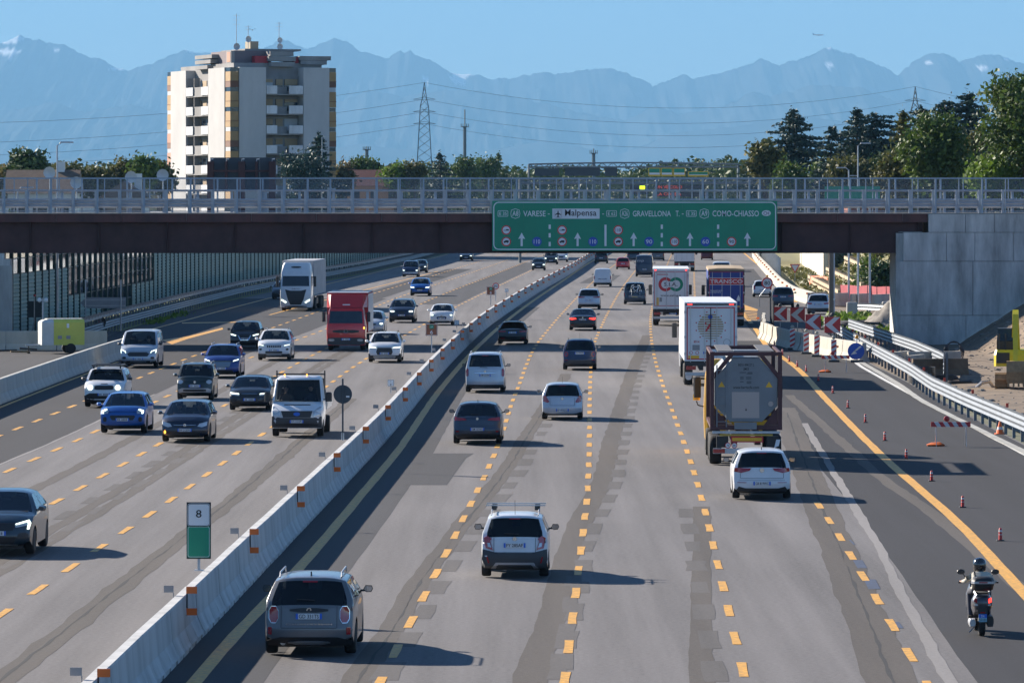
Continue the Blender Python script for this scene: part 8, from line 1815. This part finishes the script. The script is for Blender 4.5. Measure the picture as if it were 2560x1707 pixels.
r, s_ = yard_sign('round_sign', 'dark round sign with a yellow lamp and red panel behind the yard barrier', 249, 838, None); z = (838 - 806) / s_
b = MB(); b.lathe([(.0, -.02), (.42, -.02), (.42, .02), (.0, .02)], 24, 'Y', (0, 0, z)); b.build('disc', SBLACK, r); b = MB(); b.bb((-.12, -.06, .1), (.14, -.021, z + .1)); b.build('red_panel', mat('panel_maroon', (.2, .02, .03), .5), r); b = MB(); b.lathe([(.0, z + .44), (.09, z + .46), (.09, z + .6), (.0, z + .66)], 10); b.build('amber_lamp', mat('lamp_amber', (.7, .3, .02), .3), r); bar(r, [(0, .04, 0), (0, .04, z)], .03, 'pole', STEEL)
r, s_ = yard_sign('rectangular_sign', 'dark rectangular sign back left of the camera mast', 86, 850, None); z = (850 - 773) / s_
b = MB(); b.bb((-.45, -.02, z - .52), (.45, .02, z + .52)); b.build('sign_board', DKSTEEL, r); bar(r, [(-.32, -.05, 0), (.0, -.05, z * .55), (0, -.05, z + .95)], .04, 'pole', STEEL); b = MB(); b.lathe([(.0, z + .8), (.08, z + .83), (.08, z + .93), (.0, z + .96)], 10, 'Z', (.02, -.05, 0)); b.build('red_lamp', RW_R, r)
r, s_ = yard_sign('camera_mast', 'thin mast with two white cameras beside the yellow trailer', 107, 870, None); z = (870 - 745) / s_
bar(r, [(0, 0, 0), (0, 0, z)], .05, 'mast', SILV); r['category'] = 'mast'
for sg in (-1, 1): b = MB(); b.tube([(0, 0, z - .15), (sg * .2, 0, z - .1)], .03, 5); b.lathe([(.0, z - .28), (.1, z - .22), (.13, z - .12), (.1, z - .02), (.0, z + .02)], 12, 'Z', (sg * .2, 0, 0)); b.build('camera', SWHITE, r, smooth=50)
r = thing('rectangular_sign', 'dark upright sign back standing before the noise barrier', 'sign', ((490 - CX) * 470 / F, 470, 0)); zz = H - (698 - HY) * 470 / F
for x in (-.35, .35): b = MB(); b.bb((x - .34, -.02, zz - .72), (x + .34, .02, zz + .75)); b.build('sign_board', mat('sign_back_navy', (.02, .035, .05), .6), r)
bar(r, [(0, -.06, 0), (0, -.06, zz + .7)], .05, 'post', STEEL)
broadleaf('broadleaf_tree', 'bright leafy tree seen between the bridge support and the noise barrier', 52, 600, 345, 60, L_LIGHT, 3500, .16, 9, 200, spread=.35)
broadleaf('broadleaf_tree', 'dark leafy tree behind the pole at the far left under the bridge', 38, 560, 375, 60, L_GREEN, 3000, .2, 8, 200)
# litter of pipes on the yard
for i, (px, py) in enumerate(((20, 880), (48, 884), (70, 878))):
    p = gp(px, py); b = MB(); b.tube([(p.x - .5, p.y, .08 + .05 * i), (p.x + .5, p.y + .3, .1)], .06, 6); tag(b.build('scrap_pipe', (TRIM, MUD, CLAD)[i]), ('black scrap pipe at the left edge of the yard', 'muddy scrap pipe lying mid-yard left of the trailer', 'grey scrap pipe next to the trailer drawbar')[i], 'pipe')
# ---------------------------------------------------------------- people in vehicles
SKIN = mat('skin', (.42, .24, .17), .6); HAIR = mat('hair_dark', (.02, .015, .012), .7); SHIRT = [mat('shirt_dark', (.03, .035, .05), .8), mat('shirt_grey', (.15, .16, .17), .8), mat('shirt_brown', (.16, .10, .07), .8)]
def skin_body(name, joints, edges, m, root=0, sub=2):
    me = bpy.data.meshes.new(name); me.from_pydata([j[0] for j in joints], edges, []); me.materials.append(m); o = bpy.data.objects.new(name + '_tmp', me); COL.objects.link(o)
    sk = o.modifiers.new('skin', 'SKIN'); sk.use_smooth_shade = True
    for i, j in enumerate(joints): me.skin_vertices[0].data[i].radius = j[1] if isinstance(j[1], tuple) else (j[1], j[1])
    me.skin_vertices[0].data[root].use_root = True; sd_ = o.modifiers.new('s', 'SUBSURF'); sd_.levels = sub; sd_.render_levels = sub
    dg = bpy.context.evaluated_depsgraph_get(); r = bpy.data.meshes.new_from_object(o.evaluated_get(dg)); r.name = name; bpy.data.objects.remove(o); return r
# seated figure, facing +y, hips at the origin: hands forward on the wheel
SJ = [((0, 0, 0), (.17, .13)), ((0, -.03, .22), (.16, .11)), ((0, -.02, .42), (.19, .11)), ((0, .0, .53), (.07, .07)), ((0, .02, .60), (.055, .055)),
      ((-.19, -.01, .46), .06), ((-.25, .1, .25), .048), ((-.16, .36, .27), .036), ((.19, -.01, .46), .06), ((.25, .1, .25), .048), ((.16, .36, .27), .036), ((-.1, .3, .0), .085), ((.1, .3, .0), .085)]
SE = [(0, 1), (1, 2), (2, 3), (3, 4), (2, 5), (5, 6), (6, 7), (2, 8), (8, 9), (9, 10), (0, 11), (0, 12)]
seated = [skin_body('person', SJ, SE, m_) for m_ in SHIRT]
hb = MB(); hb.lathe([(.0, -.135), (.05, -.125), (.068, -.08), (.078, -.02), (.08, .04), (.07, .09), (.04, .12), (.0, .128)], 14)
hb.v = [(x, y * 1.18 + (.012 if z < -.05 and y > 0 else 0), z) for x, y, z in hb.v]; hb.add([(-.014, .09, -.02), (.014, .09, -.02), (0, .118, -.03), (0, .09, .02)], [(0, 1, 2), (0, 2, 3), (1, 3, 2)])
for sg in (-1, 1): hb.box((sg * .082, -.0, -.01), (.018, .035, .055))
head_m = hb.mesh('head', SKIN, smooth=60)
ha = MB(); ha.lathe([(.086, -.01), (.09, .05), (.078, .10), (.045, .135), (.0, .142)], 14); ha.v = [(x, y * 1.18 - .012, z + (0.03 if y > .05 else -.05 if y < -.03 else 0)) for x, y, z in ha.v]; hair_m = ha.mesh('hair', HAIR, smooth=60)
eb_ = MB()
for sg in (-1, 1): eb_.box((sg * .03, .09, .0), (.022, .012, .01))
eb_.box((0, .088, -.075), (.045, .012, .008)); eye_m = eb_.mesh('face_features', HAIR)
def occupant(car_root, label, x, y, z, k_=0, mirror_=False):
    o = inst('person', seated[k_ % 3], None); tag(o, label, 'person'); M = Matrix.Translation(car_root.location) @ Matrix.Rotation(car_root.rotation_euler.z, 4, 'Z') @ Matrix.Translation((x, y, z)); o.matrix_world = M
    h_ = inst('head', head_m, o, (0, .03, .74)); inst('hair', hair_m, h_); inst('face_features', eye_m, h_)
occupant(FB, 'driver in dark clothes behind the windscreen of the white flatbed truck', -.45, -.62, 1.08, 0); occupant(FB, 'passenger in brown clothes beside the flatbed truck driver', .5, -.68, 1.05, 2)
def occ(c, lb, sx, k_=0): occupant(c.root, lb, sx * c.W * .2, c.yw1 - .25, c.belt - .44, k_)
occ(I20, 'driver seen through the rear window of the silver hatchback', -1, 0); occ(I20, 'passenger seen through the rear window of the silver hatchback', 1, 0)
occ(ASTRA, 'driver of the dark blue hatchback with the amber indicator', -1, 1); occ(ASTRA, 'passenger in the dark blue hatchback with the amber indicator', 1, 2); occ(CUSTOM, 'driver of the silver-white van by the yard barrier', -1, 0); occ(CHER, 'driver of the white SUV with seven grille slots', -1, 1)
# ---------------------------------------------------------------- scooter and rider
p = gp(2454, 1589); SC_ = thing('motor_scooter', 'dark grey maxi scooter with a silver-banded top case at the lower right', 'scooter', (p.x, p.y, .004), R(-1.0)); SG = paint('scooter_grey', (.06, .062, .075), .4)
# local: rear tyre contact at the origin, front at +y
def sloop(y, hw, z0, z1, k_=.75): return [(-hw * k_, y, z0), (hw * k_, y, z0), (hw, y, z0 + (z1 - z0) * .35), (hw, y, z0 + (z1 - z0) * .7), (hw * .7, y, z1), (-hw * .7, y, z1), (-hw, y, z0 + (z1 - z0) * .7), (-hw, y, z0 + (z1 - z0) * .35)]
b = MB(); b.loft([sloop(-.36, .10, .62, .78), sloop(-.30, .17, .56, .84), sloop(-.12, .215, .50, .88), sloop(.15, .21, .42, .86), sloop(.45, .17, .36, .80), sloop(.6, .15, .34, .62)]); b.build('rear_body', SG, SC_, smooth=50)
b = MB(); b.loft([sloop(-.05, .15, .861, .90), sloop(.2, .17, .85, .93), sloop(.5, .14, .8, .88), sloop(.72, .10, .72, .84)]); b.build('seat', RUBBER, SC_, smooth=50)
b = MB(); b.loft([sloop(.55, .20, .22, .30), sloop(1.0, .20, .22, .30)]); b.build('floorboard', TRIM, SC_)
b = MB(); b.loft([sloop(.98, .24, .25, .95), sloop(1.08, .25, .3, 1.02), sloop(1.22, .16, .4, .98), sloop(1.3, .08, .55, .9)]); b.build('leg_shield', SG, SC_, smooth=50)
for y, r_, nm in ((0, .27, 'rear_wheel'), (1.42, .28, 'front_wheel')): w_ = put_wheel(SC_, 0, y, r_, .13); w_.name = nm
b = MB(); b.loft([sloop(1.2, .07, .5, .56), sloop(1.42, .075, .56, .6), sloop(1.65, .06, .45, .5)]); b.build('front_mudguard', SG, SC_, smooth=50)
bar(SC_, [(0, 1.42, .28), (0, 1.2, .95)], .05, 'fork', TRIM); bar(SC_, [(-.34, .92, 1.05), (-.2, 1.0, 1.08), (.2, 1.0, 1.08), (.34, .92, 1.05)], .018, 'handlebar', TRIM)
for sg in (-1, 1):
    bar(SC_, [(sg * .22, 1.02, 1.08), (sg * .32, 1.0, 1.22)], .01, 'mirror_arm', TRIM); b = MB(); b.lathe([(.0, -.03), (.07, -.025), (.08, .0), (.05, .03), (.0, .035)], 12, 'Y', (sg * .36, 1.0, 1.26)); b.v = [((x - sg * .36) * 1.1 + sg * .36, y, (z - 1.26) * .72 + 1.26) for x, y, z in b.v]; b.build('mirror', TRIM, SC_, smooth=50)
    bar(SC_, [(sg * .3, .93, 1.05), (sg * .42, .9, 1.04)], .017, 'grip', RUBBER); bar(SC_, [(sg * .28, 1.03, 1.05), (sg * .42, 1.03, 1.05)], .007, 'brake_lever', STEEL)
    b = MB(); b.prism([(sg * .10, .70), (sg * .185, .735), (sg * .175, .82), (sg * .13, .80)], lambda a, c, e: (a, e, c), -.345, -.30); b.build('tail_lamp', BRAKE if sg > 0 else TAIL, SC_)
    bar(SC_, [(sg * .12, -.28, .86), (sg * .16, -.1, .93), (sg * .14, .05, .93)], .015, 'grab_rail', SILV)
b = MB(); b.bb((-.17, -.352, .655), (.17, -.33, .69)); b.build('silver_band', SILV, SC_); b = MB(); b.bb((-.09, -.362, .58), (.09, -.345, .65)); b.build('lower_fairing', TRIM, SC_)
b = MB(); b.prism([(-.07, .30), (.07, .30), (.11, .60), (-.11, .60)], lambda a, c, e: (a, e, c), -.34, -.32); b.build('plate_holder', TRIM, SC_)
b = MB(); b.bb((-.085, -.352, .32), (.085, -.342, .48)); pl2 = b.build('number_plate', mat('plate_scooter', (.25, .5, .62), .5), SC_); b = MB(); b.bb((-.085, -.357, .405), (.085, -.353, .48)); b.build('blue_band', PLB, pl2); lettering('DA', 0, .44, .05, -.358, SWHITE, pl2, width=.07); lettering('55102', 0, .362, .055, -.353, PLK, pl2, width=.15); b = MB(); b.bb((-.05, -.353, .5), (.05, -.343, .525)); b.build('reflector', TAIL, SC_)
b = MB(); b.loft([sloop(-.22, .06, .22, .36), sloop(-.1, .075, .2, .38), sloop(.35, .06, .2, .34)]); b.v = [(x - .2, y, z) for x, y, z in b.v]; b.build('silencer', SILV, SC_, smooth=50); b = MB(); b.loft([sloop(-.15, .07, .2, .42), sloop(.4, .07, .22, .42)]); b.v = [(x + .17, y, z) for x, y, z in b.v]; b.build('engine_case', TRIM, SC_, smooth=40)
bar(SC_, [(-.1, .3, .2), (-.24, .26, .05)], .014, 'side_stand', STEEL)
tc_ = thing('top_case', 'black top case with a silver band on the scooter rack', 'top case', SC_.location + Vector((0, -.3, .96)), SC_.rotation_euler.z)
def cl(z, hw, y0, y1):
    hw *= 1.1
    return [(-hw + .06, y0, z), (hw - .06, y0, z), (hw, y0 + .1, z), (hw * .92, y1, z), (-hw * .92, y1, z), (-hw, y0 + .1, z)]
b = MB(); b.loft([cl(0, .16, -.04, .22), cl(.03, .19, -.07, .24), cl(.15, .215, -.09, .26)]); b.build('case_bottom', TRIM, tc_, smooth=40); b = MB(); b.loft([cl(.151, .222, -.097, .265), cl(.20, .222, -.097, .265)]); b.build('silver_band', SILV, tc_); b = MB(); b.loft([cl(.201, .215, -.09, .26), cl(.26, .19, -.05, .24), cl(.29, .12, .02, .18)]); b.build('case_lid', TRIM, tc_, smooth=40); b = MB(); b.bb((-.09, -.101, .165), (.09, -.098, .19)); b.build('red_reflector', TAIL, tc_)
# rider: one continuous body, seated, knees forward, hands on the grips (local axes as the scooter)
J = [((0, .22, .97), (.165, .13)), ((0, .30, 1.09), (.15, .12)), ((0, .42, 1.20), (.17, .11)), ((0, .49, 1.27), (.075, .075)), ((0, .53, 1.33), (.06, .06)),
     ((-.185, .44, 1.23), .066), ((-.28, .58, 1.10), .052), ((-.345, .80, 1.07), .038), ((.185, .44, 1.23), .066), ((.28, .58, 1.10), .052), ((.345, .80, 1.07), .038),
     ((-.11, .38, .94), .10), ((-.19, .72, .86), .078), ((-.19, .68, .48), .06), ((-.19, .64, .34), .045), ((.11, .38, .94), .10), ((.19, .72, .86), .078), ((.19, .68, .48), .06), ((.19, .64, .34), .045)]
E = [(0, 1), (1, 2), (2, 3), (3, 4), (2, 5), (5, 6), (6, 7), (2, 8), (8, 9), (9, 10), (0, 11), (11, 12), (12, 13), (13, 14), (0, 15), (15, 16), (16, 17), (17, 18)]
me = skin_body('person', J, E, mat('jacket_cream', (.48, .45, .38), .85, var=.12, scale=6))
rd_ = inst('person', me); tag(rd_, 'rider in a cream jacket, dark trousers and black helmet riding the scooter', 'person'); rd_.location = SC_.location; rd_.rotation_euler = SC_.rotation_euler
me.materials.append(mat('trousers_dark', (.05, .055, .075), .85)); me.polygons.foreach_set('material_index', [1 if p.center.z < .96 and p.center.y > .28 else 0 for p in me.polygons])
b = MB(); b.lathe([(.0, -.15), (.10, -.145), (.125, -.10), (.14, -.02), (.142, .04), (.12, .11), (.07, .15), (.0, .162)], 18); b.v = [(x, y * 1.1, z) for x, y, z in b.v]; hm_ = b.build('helmet', mat('helmet_black', (.012, .013, .016), .18, coat=1.0), rd_, smooth=60); hm_.location = (0, .56, 1.43)
b = MB(); b.lathe([(.128, -.06), (.146, -.02), (.146, .05)], 18); b.v = [(x, y * 1.1, z) for x, y, z in b.v if True]; b.f = [f for f in b.f if sum(b.v[i][1] for i in f) / len(f) > .06 and len(f) == 4]; b.m = [0] * len(b.f); b.build('visor', DGLASS, hm_)
fing = []
for sg in (-1, 1):
    jo = [((sg * .345, .80, 1.07), (.036, .026)), ((sg * .35, .86, 1.065), (.042, .022)), ((sg * .352, .90, 1.062), (.04, .02))]
    ee = [(0, 1), (1, 2)]
    for k_, dx in enumerate((-.034, -.011, .012, .033)):
        n0 = len(jo); ln = (.03, .034, .033, .027)[k_]; jo += [((sg * .352 + dx, .925, 1.075), .0095), ((sg * .352 + dx, .945, 1.06), .009), ((sg * .352 + dx, .935, 1.06 - ln), .008)]; ee += [(2, n0), (n0, n0 + 1), (n0 + 1, n0 + 2)]
    n0 = len(jo); jo += [((sg * .318, .87, 1.045), .011), ((sg * .31, .90, 1.03), .0095)]; ee += [(1, n0), (n0, n0 + 1)]
    inst('hand', skin_body('hand', jo, ee, SKIN, 0, 1), rd_)
    b = MB(); b.loft([[(sg * .19 - .045, .56, .305), (sg * .19 + .045, .56, .305), (sg * .19 + .045, .56, .37), (sg * .19 - .045, .56, .37)], [(sg * .19 - .05, .68, .303), (sg * .19 + .05, .68, .303), (sg * .19 + .045, .68, .40), (sg * .19 - .045, .68, .40)], [(sg * .19 - .045, .83, .303), (sg * .19 + .045, .83, .303), (sg * .19 + .035, .83, .34), (sg * .19 - .035, .83, .34)]]); b.build('shoe', RUBBER, rd_, smooth=50)
b = MB(); b.tube([(-.12, .36, 1.30), (-.12, .28, 1.18), (.05, .18, 1.05)], .022, 5); b.build('bag_strap', TRIM, rd_)
